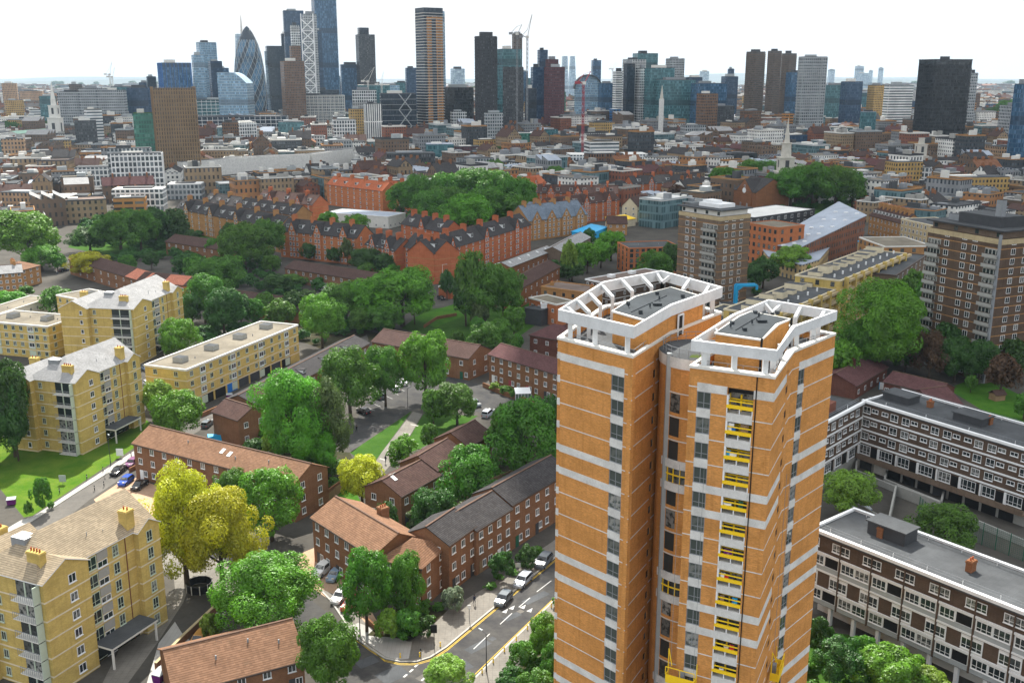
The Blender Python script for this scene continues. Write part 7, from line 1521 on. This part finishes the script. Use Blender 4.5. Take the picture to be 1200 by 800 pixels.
# ---------------------------------------------------------------- cars
CARM={}
def car_meshes(kind):
    if kind in CARM: return CARM[kind]
    L,Wd,Hh={'hatch':(4.1,1.76,1.48),'saloon':(4.6,1.8,1.44),'suv':(4.7,1.9,1.72),'van':(5.0,1.95,2.0),'estate':(4.6,1.8,1.5)}[kind]
    # stations along the length: (x, belt height, roof height, half width at belt, half width at roof)
    hb=.62*Hh
    if kind=='saloon': S=[(-.5,.50,.50,.80,.78),(-.47,.62,.62,.90,.86),(-.30,.66,.67,.97,.86),(-.16,.66,.98,.99,.74),(.10,.65,1.0,1,.76),(.25,.64,.66,.99,.86),(.44,.56,.56,.94,.84),(.5,.42,.42,.82,.76)]
    elif kind=='van': S=[(-.5,.5,.5,.9,.9),(-.495,.55,.96,.95,.9),(-.3,.55,1,1,.92),(.1,.55,1,1,.92),(.22,.55,.98,1,.9),(.36,.54,.56,.98,.9),(.47,.46,.46,.92,.86),(.5,.36,.36,.85,.8)]
    else: S=[(-.5,.48,.48,.84,.8),(-.485,.62,.64,.92,.86),(-.40,.64,.95,.97,.74),(-.2,.64,1.0,.99,.78),(.08,.63,.99,1,.77),(.24,.62,.65,.99,.86),(.43,.54,.54,.94,.84),(.5,.40,.40,.82,.76)]
    body=MB(); gl={'windscreen':MB(),'rear_window':MB(),'side_window':MB()}
    def ring(s):
        x,b,t,wb,wt=s; x*=L; w=Wd/2
        return [(x,-w*wb*.93,.22),(x,-w*wb,.42*b*Hh/.62 if False else .45),(x,-w*wb*.985,b*Hh),(x,-w*wt,max(t*Hh,b*Hh+.01)),(x,w*wt,max(t*Hh,b*Hh+.01)),(x,w*wb*.985,b*Hh),(x,w*wb,.45),(x,w*wb*.93,.22)]
    Rg=[ring(s) for s in S]; B=len(body.v); 
    for q in Rg: body.v+=q
    for i in range(len(Rg)-1):
        for j in range(7): body.f.append([i*8+j,i*8+j+1,(i+1)*8+j+1,(i+1)*8+j][::-1]); body.m.append(0)
        body.f.append([i*8+7,i*8,(i+1)*8,(i+1)*8+7][::-1]); body.m.append(1)
    body.f.append(list(range(8))); body.m.append(0); body.f.append([(len(Rg)-1)*8+j for j in range(8)][::-1]); body.m.append(0)
    def lerp(a,b,t): return tuple(a[k]+(b[k]-a[k])*t for k in range(3))
    def off(p,o): return (p[0]+o[0],p[1]+o[1],p[2]+o[2])
    for i in range(len(S)-1):
        a,b=Rg[i],Rg[i+1]; ta,tb=S[i][2]-S[i][1],S[i+1][2]-S[i+1][1]
        if ta>.2 and tb>.2 or (ta>.2)!=(tb>.2):
            for sgn,(lo,hi) in ((-1,(2,3)),(1,(5,4))):
                if kind=='van' and i<3: continue
                p=[lerp(a[lo],a[hi],.12),lerp(b[lo],b[hi],.12),lerp(b[lo],b[hi],.86),lerp(a[lo],a[hi],.86)]
                if ta<.2: p=[p[1],p[2],lerp(a[lo],b[lo],.35)]
                elif tb<.2: p=[p[0],p[3],lerp(b[lo],a[lo],.35)]
                p=[off(v,(0,sgn*.015,.004)) for v in p]; nrm=1
                gl['side_window'].face(p if sgn<0 and len(p)==4 else p[::-1])
        if (ta>.2)!=(tb>.2) and not (kind=='van' and i<2):
            lo_,hi_=(a,b) if ta<.2 else (b,a); nm='rear_window' if ta<.2 else 'windscreen'; dx=-.02 if ta<.2 else .02
            q=[lerp(lo_[3],hi_[3],.10),lerp(lo_[4],hi_[4],.10),lerp(lo_[4],hi_[4],.92),lerp(lo_[3],hi_[3],.92)]
            c=[sum(v[k] for v in q)/4 for k in range(3)]; q=[off(lerp(v,c,.07),(dx,0,.02)) for v in q]; gl[nm].face(q[::-1] if ta<.2 else q)
    wh=MB(); wh.tube((0,-.11,0),(0,.11,0),.33,.33,16,0); wh.tube((0,-.125,0),(0,-.112,0),.2,.2,12,1); wh.tube((0,.112,0),(0,.125,0),.2,.2,12,1)
    hl=MB(); hl.box(L*.5-.22,L*.5-.03,-.2,.2,.56*Hh*.62/.55-.09,.62*Hh*.62/.55-.03); tl=MB(); tl.box(-L*.5-.01,-L*.5+.12,-.14,.14,.5,.72)
    CARM[kind]=(L,Wd,Hh,body,{k:v.mesh(k,X['carglass']) for k,v in gl.items() if v.v},wh.mesh('wheel',[X['black'],X['midgrey']]),hl.mesh('headlight',X['offwhite']),tl.mesh('tail_light',X['redp'])); return CARM[kind]
_pl=plain
def plain(n,c,r,v=.05,**k): return _pl(n,c,r,v,spec=.5,**k)
PAINT=dict(white=plain('white_car_paint',(.75,.75,.75),.25,.03),silver=plain('silver_car_paint',(.42,.45,.5),.25,.04,metal=.3),black=plain('black_car_paint',(.012,.012,.014),.2,.05),blue=plain('blue_car_paint',(.01,.06,.35),.25,.05),red=plain('red_car_paint',(.4,.03,.015),.3,.05),gold=plain('copper_car_gloss',(.42,.21,.05),.3,.06),grey=plain('grey_car_paint',(.11,.13,.15),.25,.05),bluegrey=plain('blue_grey_car_paint',(.2,.27,.36),.25,.05),purple=plain('plum_car_paint',(.16,.05,.14),.3,.05))
plain=_pl
BM={}
def car(px,py,qx,qy,col,kind,label,z=0.02):
    p=P(px,py); q=P(qx,qy); L,Wd,Hh,body,gl,wh,hl,tl=car_meshes(kind)
    T=thing('parked_car',label,'car',(p.x,p.y,z),math.atan2(q.y-p.y,q.x-p.x),'parked cars')
    if (kind,col) not in BM: BM[(kind,col)]=body.mesh('body',[PAINT[col],X['black']])
    link('body',BM[(kind,col)],T)
    for k,me in gl.items(): link(k,me,T)
    for sx in (-.3,.31):
        for sy in (-1,1): link('wheel',wh,T,(L*sx,sy*(Wd/2-.11),.33))
    for sy in (-1,1): link('headlight',hl,T,(0,sy*(Wd/2-.34),0)); link('tail_light',tl,T,(0,sy*(Wd/2-.3),0))
for a in [(378,671,368,679,'white','suv','white car with roof bars under the sandy corner houses'),(393,677,383,687,'bluegrey','hatch','blue grey car parked right of the white car under the sandy houses'),(399,702,390,711,'white','hatch','white car half hidden by the green street tree on the driveway'),(411,711,402,720,'red','hatch','dark red car under the green street tree at the driveway end'),
 (590,705,580,716,'grey','hatch','grey hatchback parked at the kerb farther down the main road'),(272,480,280,475,'black','saloon','black saloon on the street right of the isolated brick house'),(318,449,326,445,'silver','hatch','silver hatchback on the street before the slab block garages'),(356,428,364,424,'red','hatch','red hatchback at the far end of the street before the slab block'),(444,466,437,462,'grey','estate','grey estate car in the car park near the white pair'),(478,444,470,440,'blue','hatch','blue hatchback at the back of the car park'),(613,683,602,694,'silver','estate','silver blue car parked at the kerb of the main road, nearer one'),(637,661,627,672,'grey','suv','dark grey car parked at the kerb closest to the orange tower'),
 (234,753,222,768,'gold','estate','copper coloured car between the shaded yard wall and the sandy bungalow'),(252,733,262,722,'black','hatch','black car deep in the tree shade behind the copper coloured car'),
 (139,554,128,562,'black','saloon','black car on the street beside the lawn, before the brick terrace end'),(155,545,145,552,'purple','hatch','plum coloured car at the corner of the sandy roofed terrace'),(148,566,137,574,'blue','hatch','bright blue car on the pink forecourt'),(164,571,153,579,'black','saloon','black car right of the bright blue car on the forecourt'),
 (172,434,178,438,'bluegrey','hatch','blue car by the gap between lawn block and slab block'),(174,452,180,456,'white','hatch','pale car behind the light yellow green tree'),(243,499,250,493,'grey','hatch','grey car on the street beside the isolated brick house'),
 (426,484,418,481,'black','hatch','small black car alone on the left side of the car park'),(463,457,455,453,'white','hatch','white car in the car park behind the round tree, nearer one'),(471,450,463,446,'white','saloon','white car in the car park behind the round tree, farther one'),(572,487,580,481,'silver','suv','silver car on the road by the farthest stepped house'),(578,518,584,513,'white','van','white van behind the farthest stepped house'),(646,521,640,526,'black','hatch','dark car close beside the left face of the orange tower'),
 (557,475,563,479,'grey','hatch','dark grey car on the road right of the dark tree pair'),(598,447,605,449,'grey','saloon','grey car in front of the orange brick terrace gardens'),(519,346,526,349,'silver','hatch','silver car beside the open park kerb'),(517,351,524,354,'black','hatch','black car beside the open park kerb'),(50,359,56,356,'white','van','white van between the slab blocks at the left'),(75,318,81,317,'black','hatch','black car by the brown terrace end at the left'),(326,312,331,310,'black','hatch','black car by the wall of the yellow brown mansion block'),(380,341,387,343,'white','van','white van in the yard before the dark roofed row'),
 (1077,420,1084,421,'bluegrey','van','pale blue van on the road behind the nursery roofs'),(1113,423,1120,424,'white','hatch','white car on the road right of the pale blue van'),(1147,440,1154,443,'silver','hatch','silver car in the shade under the dark brown tower'),(1188,433,1194,435,'white','van','white van at the right edge below the dark brown tower'),(1163,428,1170,430,'grey','saloon','grey car between the silver car and the white van at the right')]: car(*a)
# ---------------------------------------------------------------- street furniture
def lamp(label,px,base,top,arm=1.0,az=0,mat='dkgrey'):
    p=P(px,base); h=PY(px,top,p.y).z; T=thing('street_lamp',label,'street lamp',(p.x,p.y,0),az)
    m=MB(); m.tube((0,0,0),(0,0,1.2),.11,.1,8); m.tube((0,0,1.2),(0,0,h),.075,.055,8); m.tube((0,0,h-.05),(arm,0,h+.12),.045,.04,6); m.build('post',X[mat],T)
    m=MB(); m.prism([(arm-.1,-.14),(arm+.65,-.1),(arm+.65,.1),(arm-.1,.14)],h+.06,h+.2); m.build('lamp_head',X['grey'],T)
    return T
for a in [('dark street lamp standing on the right hand kerb of the main road',570,787,742,.9,2.3),('dark street lamp at the corner of the pale paved apron',422,745,716,.9,-1.2),('dark street lamp at the lawn edge beside the pavement',130,546,508,.9,-1),('slim street lamp on the pink forecourt beside the street',137,601,581,.6,0),('tall pale street lamp in front of the red park block',519,341,310,1.2,0,'offwhite'),('slim street lamp by the driveway under the white car',316,700,672,.8,0),('street lamp at the entry of the garden path',478,480,455,.8,1)]: lamp(*a)
def sign_post(label,px,base,top,w,h,mat,pm='black'):
    p=P(px,base); H=PY(px,top,p.y).z; T=thing('sign_post',label,'sign',(p.x,p.y,.1)); m=MB(); m.tube((0,0,0),(0,0,H),.06,n=7); m.build('post',X[pm],T); m=MB(); m.box(-w/2,w/2,-.12,-.05,H-h,H); m.build('panel',X[mat],T)
sign_post('black box signal on a pole at the outside of the road bend',509,760,732,.9,1.3,'black'); sign_post('white notice on a post beside the pavement before the porch',550,728,709,.5,.6,'white','midgrey'); sign_post('white notice board on the lawn near the pavement',141,536,526,1.5,1.6,'white','midgrey'); sign_post('grey notice board on the lawn beside the small shrubs',74,567,557,1.4,1.4,'grey','midgrey'); sign_post('pale sign at the kerb near the silver blue parked car',607,668,660,.9,.7,'white','midgrey')
bol=None
def bollard(label,px,py,col,h,group):
    p=P(px,py); m=MB(); m.tube((0,0,0),(0,0,h*.85),.1,.1,8,0); m.tube((0,0,h*.85),(0,0,h),.12,.06,8,0); m.tube((0,0,h*.6),(0,0,h*.7),.106,.106,8,1)
    k='bollard'+col
    if k not in SHC: SHC[k]=m.mesh('bollard',[X[col],X['offwhite']])
    o=link('bollard',SHC[k],None,(p.x,p.y,.12)); tag(o,label,'bollard',group)
for px,py in ((154,536),(121,553),(102,562),(70,578),(44,590),(111,575),(122,570)): bollard('dark bollard beside the pale pavement along the lawn street',px,py,'dkgrey',1.1,'dark bollards by the lawn street')
for px,py in ((591,764),(578,777),(565,789),(516,758),(492,770),(469,771),(646,712),(632,724),(618,738),(605,751)): bollard('small yellow post at the kerb of the main road',px,py,'yellow',.75,'yellow kerb posts')
bollard('black bollard on the corner pavement beside the give way line',493,769,'black',1.2,None)
def bin_(label,px,py,rz,mat,w=1.3,d=1.1,h=1.35):
    p=P(px,py); T=thing('wheeled_bin',label,'bin',(p.x,p.y,.02),rz); m=MB(); m.add([(-w/2+.08,-d/2+.08,.15),(w/2-.08,-d/2+.08,.15),(w/2-.08,d/2-.08,.15),(-w/2+.08,d/2-.08,.15),(-w/2,-d/2,h*.86),(w/2,-d/2,h*.86),(w/2,d/2,h*.86),(-w/2,d/2,h*.86)],[[0,1,5,4],[1,2,6,5],[2,3,7,6],[3,0,4,7],[3,2,1,0]]); m.build('body',X[mat],T)
    m=MB(); m.slab([(-w/2-.03,-d/2-.05,h*.88),(w/2+.03,-d/2-.05,h*.88),(w/2+.03,d/2+.05,h),(-w/2-.03,d/2+.05,h)],.07); m.build('lid',X['grey'],T)
    for sx in (-1,1):
        for sy in (-1,1): m=MB(); m.tube((sx*w*.36-.05,sy*d*.33,.09),(sx*w*.36+.05,sy*d*.33,.09),.09,n=8); m.build('wheel',X['black'],T)
_d=P(206,778)-P(188,796); _a=math.atan2(_d.y,_d.x)
bin_('purple wheeled bin, nearest of the row of three by the yard wall',188,797,_a,'purple',2.0,1.3,1.5); bin_('purple wheeled bin, middle of the row of three by the yard wall',197,789,_a,'purple',2.0,1.3,1.5); bin_('purple wheeled bin, farthest of the row of three by the yard wall',206,780,_a,'purple',2.0,1.3,1.5)
bin_('single purple wheeled bin on the pale path at the left edge',14,591,.3,'purple',1.6,1.2,1.4); bin_('blue wheeled bin beside the deck tree near the orange tower',1016,602,.2,'blue'); bin_('purple bin by the low wall before the slab block',269,467,.3,'purple',1.5,1.1)
# walls, fences, guards
def low_wall(label,px,h,mat,w=.3,cap=None):
    q=[P(x,y) for x,y in px]; T=thing('low_wall',label,'wall',q[0]); m=MB()
    for a,b in zip(q,q[1:]): a=a-q[0]; b=b-q[0]; m.beam((a.x,a.y,h/2),(b.x,b.y,h/2),w,h)
    m.build('wall',X[mat],T)
    if cap:
        m=MB()
        for a,b in zip(q,q[1:]): a=a-q[0]; b=b-q[0]; m.beam((a.x,a.y,h+.05),(b.x,b.y,h+.05),w+.1,.1)
        m.build('coping',X[cap],T)
low_wall('long low brick wall between the shaded yard and the copper car',[(263,707),(215,752),(183,785)],1.1,'orange_terr',.35,'buff')
low_wall('low brick wall along the forecourt under the parked black cars',[(152,553),(172,543)],.9,'orange_terr')
low_wall('brick garden wall between the sandy terraces and the green garden',[(378,588),(410,565),(425,552)],1.8,'orange_terr')
low_wall('brick garden wall in front of the orange brick terrace',[(566,453),(592,464),(626,474)],1.2,'orange_terr')
low_wall('long low brick wall along the street before the slab block',[(236,489),(300,460),(345,438)],1.1,'orange_terr')
low_wall('curved brick wall round the open park terrace',[(497,384),(512,374),(535,370)],1.0,'brown_brick')
low_wall('low white wall of a porch by the main road near the orange tower',[(624,662),(640,654)],.8,'white',.25)
low_wall('brick wall of the corner garden behind the pale apron',[(430,729),(448,746)],.9,'orange_terr')
def fence(label,px,h):
    q=[P(x,y) for x,y in px]; T=thing('garden_fence',label,'fence',q[0])
    for a,b in zip(q,q[1:]):
        a=a-q[0]; b=b-q[0]; m=MB(); m.beam((a.x,a.y,h/2),(b.x,b.y,h/2),.06,h); m.build('board_panel',X['wood'],T)
        n=max(1,int((b-a).length/2.5))
        for i in range(n+1): p=a.lerp(b,i/n); m=MB(); m.beam((p.x,p.y,0),(p.x,p.y,h+.15),.14,.14); m.build('post',X['wood'],T)
fence('wooden garden fence between leafy gardens behind the slate roofed terrace',[(500,640),(530,608),(575,570),(640,545)],1.8); fence('wooden garden fence beside the white lean-to of the stepped houses',[(480,622),(520,590),(560,560)],1.8); fence('wooden fence at the foot of the sandy terrace gable by the lawn patch',[(376,596),(402,574)],1.8)
p=P(234,690); T=thing('tree_guard','round dark guard with white posts under the forked yellow green tree','guard',p); m=MB()
for i in range(14): a=2*math.pi*i/14; b=2*math.pi*(i+1)/14; m.beam((2*math.cos(a),2*math.sin(a),.7),(2*math.cos(b),2*math.sin(b),.7),.1,1.3)
m.build('panel',X['black'],T)
for i in range(10): a=2*math.pi*i/10; m=MB(); m.tube((2.12*math.cos(a),2.12*math.sin(a),0),(2.12*math.cos(a),2.12*math.sin(a),1.5),.07,n=6); m.build('post',X['offwhite'],T)
p=P(251,516); T=thing('tarpaulin','bright blue tarpaulin over a skip behind the sandy roofed terrace','tarpaulin',p,.4); m=MB(); m.add([(-1.6,-.9,0),(1.6,-.9,0),(1.6,.9,0),(-1.6,.9,0),(-1.4,-.8,1.2),(1.4,-.7,1.4),(1.5,.7,1.1),(-1.3,.8,1.5)],[[0,1,5,4],[1,2,6,5],[2,3,7,6],[3,0,4,7],[4,5,6,7]]); m.build('cover',X['cyan'],T)
p=P(192,553); T=thing('porch_tarpaulin','blue sheet hung over a porch on the front of the sandy terrace','tarpaulin',p,-.25); m=MB(); m.add([(-1.5,-1.2,2.1),(1.5,-1.2,2.1),(1.6,0,4.6),(-1.6,0,4.8),(-1.4,-1.3,.8),(1.4,-1.3,1)],[[0,1,2,3],[4,5,1,0]]); m.build('sheet',X['cyan'],T)
p=P(386,603); T=thing('garden_shed','small dark garden shed behind the gable of the sandy terrace','shed',P(350,560),.5); m=MB(); m.box(0,3,0,2.4,0,2); m.build('wall',X['wood'],T); m=MB(); m.slab([(-.2,-.2,2.0),(3.2,-.2,2.0),(3.2,2.6,2.5),(-.2,2.6,2.5)],.08); m.build('roof',X['f_dark'],T)
for px,py,l in ((262,520,'end wall'),(96,432,'roof')): pass
# ---------------------------------------------------------------- people
def person(label,px,py,rz,top,bottom,hair=(.03,.02,.015)):
    p=P(px,py); T=thing('person',label,'person',(p.x,p.y,.13),rz)
    vs=[(0,0,.95),(0,0,1.15),(0,0,1.38),(0,.01,1.5),(0,-.01,1.62),(0,-.01,1.72),(.09,0,.9),(.1,-.08,.5),(.1,.02,.08),(.1,-.14,.05),(-.09,0,.9),(-.1,.1,.5),(-.1,.24,.1),(-.1,.12,.05),(.19,0,1.38),(.25,.03,1.12),(.24,-.1,.9),(-.19,0,1.38),(-.25,-.02,1.12),(-.24,-.14,.92)]
    es=[(0,1),(1,2),(2,3),(3,4),(4,5),(0,6),(6,7),(7,8),(8,9),(0,10),(10,11),(11,12),(12,13),(2,14),(14,15),(15,16),(2,17),(17,18),(18,19)]
    rd=[.15,.14,.17,.065,.105,.08,.095,.07,.05,.04,.095,.07,.05,.04,.07,.05,.04,.07,.05,.04]
    me=bpy.data.meshes.new('body'); me.from_pydata(vs,es,[]); o=link('body',me,T); md=o.modifiers.new('skin','SKIN'); sv=me.skin_vertices[0].data
    for i,q in enumerate(rd): sv[i].radius=(q,q*.85)
    sv[0].use_root=True; o.modifiers.new('sub','SUBSURF').levels=1; me.materials.append(X[bottom])
    m=MB(); m.lathe([(.165,.98),(.175,1.1),(.185,1.3),(.15,1.46),(.07,1.5)],12); m.build('jacket',X[top],T); m=MB(); m.lathe([(.115,1.62),(.118,1.7),(.09,1.79),(.02,1.82)],10,cy=.0); m.build('hair',X['black'],T)
    m=MB(); m.lathe([(.05,1.52),(.09,1.57),(.1,1.64),(.08,1.68)],10,cy=-.03); m.build('face',X['skin'],T)
person('person in dark clothes walking on the pavement before the slate roofed terrace',556,709,.8,'denim','denim'); person('person in dark clothes walking down the garden path',452,543,2.6,'black','denim'); person('person in pale top standing by the brown terrace at the left',67,322,0,'offwhite','denim'); person('person in dark coat standing near the small black car in the car park',418,507,1,'black','black')
# ---------------------------------------------------------------- camera, sky, sun, air
cam=bpy.data.cameras.new('camera'); co=bpy.data.objects.new('camera',cam); COL.objects.link(co)
cam.sensor_fit='HORIZONTAL'; cam.sensor_width=36; cam.lens=FPX/1200*36; cam.clip_start=1; cam.clip_end=60000
co.location=(0,0,CAMZ); co.rotation_euler=(math.pi/2-PITCH,0,0); SC.camera=co
SUN_EL=R(50); SUN_AZ=R(8)                     # the sun stands behind the city, ahead of the camera and a little left
sd=Vector((-math.sin(SUN_AZ)*math.cos(SUN_EL),math.cos(SUN_AZ)*math.cos(SUN_EL),math.sin(SUN_EL)))
W=bpy.data.worlds.new('World'); SC.world=W; W.use_nodes=True; nt=W.node_tree; bg=nt.nodes['Background']
sky=nd(nt,'ShaderNodeTexSky'); sky.sky_type='NISHITA'; sky.sun_disc=False; sky.sun_elevation=SUN_EL; sky.sun_rotation=-SUN_AZ
sky.air_density=1.2; sky.dust_density=3.0; sky.altitude=80
gen=coords(nt,'Generated'); cl=noise(nt,scaled(nt,gen,(1,1,2.2)),2.2,7,.6)
skyc=mixc(nt,ramp(nt,cl,.30,.52),sky.outputs[0],(14.5,14.9,15.4))      # broken bright cloud over the blue
sx=nd(nt,'ShaderNodeSeparateXYZ'); nt.links.new(gen,sx.inputs[0])
skyc=mixc(nt,ramp(nt,sx.outputs[2],.22,.03),skyc,(10.2,10.3,10.4))            # bright white haze low over the horizon
nt.links.new(skyc,bg.inputs['Color']); bg.inputs['Strength'].default_value=.049
sl=bpy.data.lights.new('sun','SUN'); sl.energy=5.0; sl.angle=R(.53); sl.color=(1,.95,.86)
so=bpy.data.objects.new('sun',sl); COL.objects.link(so); so.rotation_euler=(-sd).to_track_quat('-Z','Y').to_euler()
# clouds overhead that shade the middle of the district (outside the frame, far above the air box)
mc,ntc,bc=nmat('cloud'); ntc.nodes.remove(bc); o_=ntc.nodes['Material Output']
tr=nd(ntc,'ShaderNodeBsdfTranslucent'); tr.inputs[0].default_value=(.9,.91,.93,1); df=nd(ntc,'ShaderNodeBsdfDiffuse'); df.inputs[0].default_value=(.9,.9,.9,1)
tp=nd(ntc,'ShaderNodeBsdfTransparent'); mx=nd(ntc,'ShaderNodeMixShader'); mx.inputs[0].default_value=.35; ntc.links.new(tr.outputs[0],mx.inputs[1]); ntc.links.new(df.outputs[0],mx.inputs[2])
mx2=nd(ntc,'ShaderNodeMixShader'); mx2.inputs[0].default_value=.12; ntc.links.new(mx.outputs[0],mx2.inputs[1]); ntc.links.new(tp.outputs[0],mx2.inputs[2]); ntc.links.new(mx2.outputs[0],o_.inputs[0])
import bmesh
CLZ=620.0
def cloud(sx,sy,rx,ry,seed):
    """a flat-bottomed heap whose shadow falls round (sx, sy) on the ground"""
    bm=bmesh.new(); bmesh.ops.create_icosphere(bm,subdivisions=4,radius=1); r=random.Random(seed); ph=[r.uniform(0,6) for _ in range(6)]
    for v in bm.verts:
        c=v.co; k=1+.12*math.sin(3*c.x+ph[0])+.1*math.sin(5*c.y+ph[1])+.08*math.sin(7*c.x-4*c.y+ph[2])+.05*math.sin(13*c.z+9*c.x+ph[3])
        v.co=Vector((c.x*k*rx,c.y*k*ry,max(-.15,c.z*k)*min(rx,ry)*.35))
    me=bpy.data.meshes.new('cloud'); bm.to_mesh(me); bm.free(); me.materials.append(mc)
    t=CLZ/sd.z; o=link('cloud',me,None,(sx+sd.x*t,sy+sd.y*t,CLZ)); tag(o,kind='structure')
CLOUDS=[(5,335,75,60,21),(-60,395,70,60,22),(150,330,185,240,1),(-40,455,150,125,2),(330,640,260,150,3),(-60,760,240,130,4),(500,1100,300,200,5),(60,1250,260,180,6),(-500,1300,260,200,7),(900,1900,500,280,8),(-150,2100,500,250,9),(330,900,220,150,10),(20,980,170,110,11),(-420,1000,180,130,12),(-600,1750,300,200,13),(300,1600,260,160,14)]
for c in CLOUDS: cloud(*c)
# thin summer haze
mh=bpy.data.materials.new('haze'); mh.use_nodes=True; nh=mh.node_tree; nh.nodes.remove(nh.nodes['Principled BSDF'])
pv=nd(nh,'ShaderNodeVolumePrincipled'); pv.inputs['Color'].default_value=(.64,.82,1,1); pv.inputs['Density'].default_value=HAZE; pv.inputs['Anisotropy'].default_value=.1
nh.links.new(pv.outputs[0],nh.nodes['Material Output'].inputs['Volume'])
m=MB(); m.box(-14000,14000,-600,21000,-12,330); tag(m.build('haze',mh),kind='stuff')
SC.view_settings.view_transform='Standard'; SC.view_settings.look='None'; SC.view_settings.gamma=1; SC.view_settings.exposure=EXPO
SC.cycles.max_bounces=6; SC.cycles.diffuse_bounces=3; SC.cycles.glossy_bounces=3; SC.cycles.transmission_bounces=4; SC.cycles.volume_bounces=0; SC.cycles.transparent_max_bounces=6
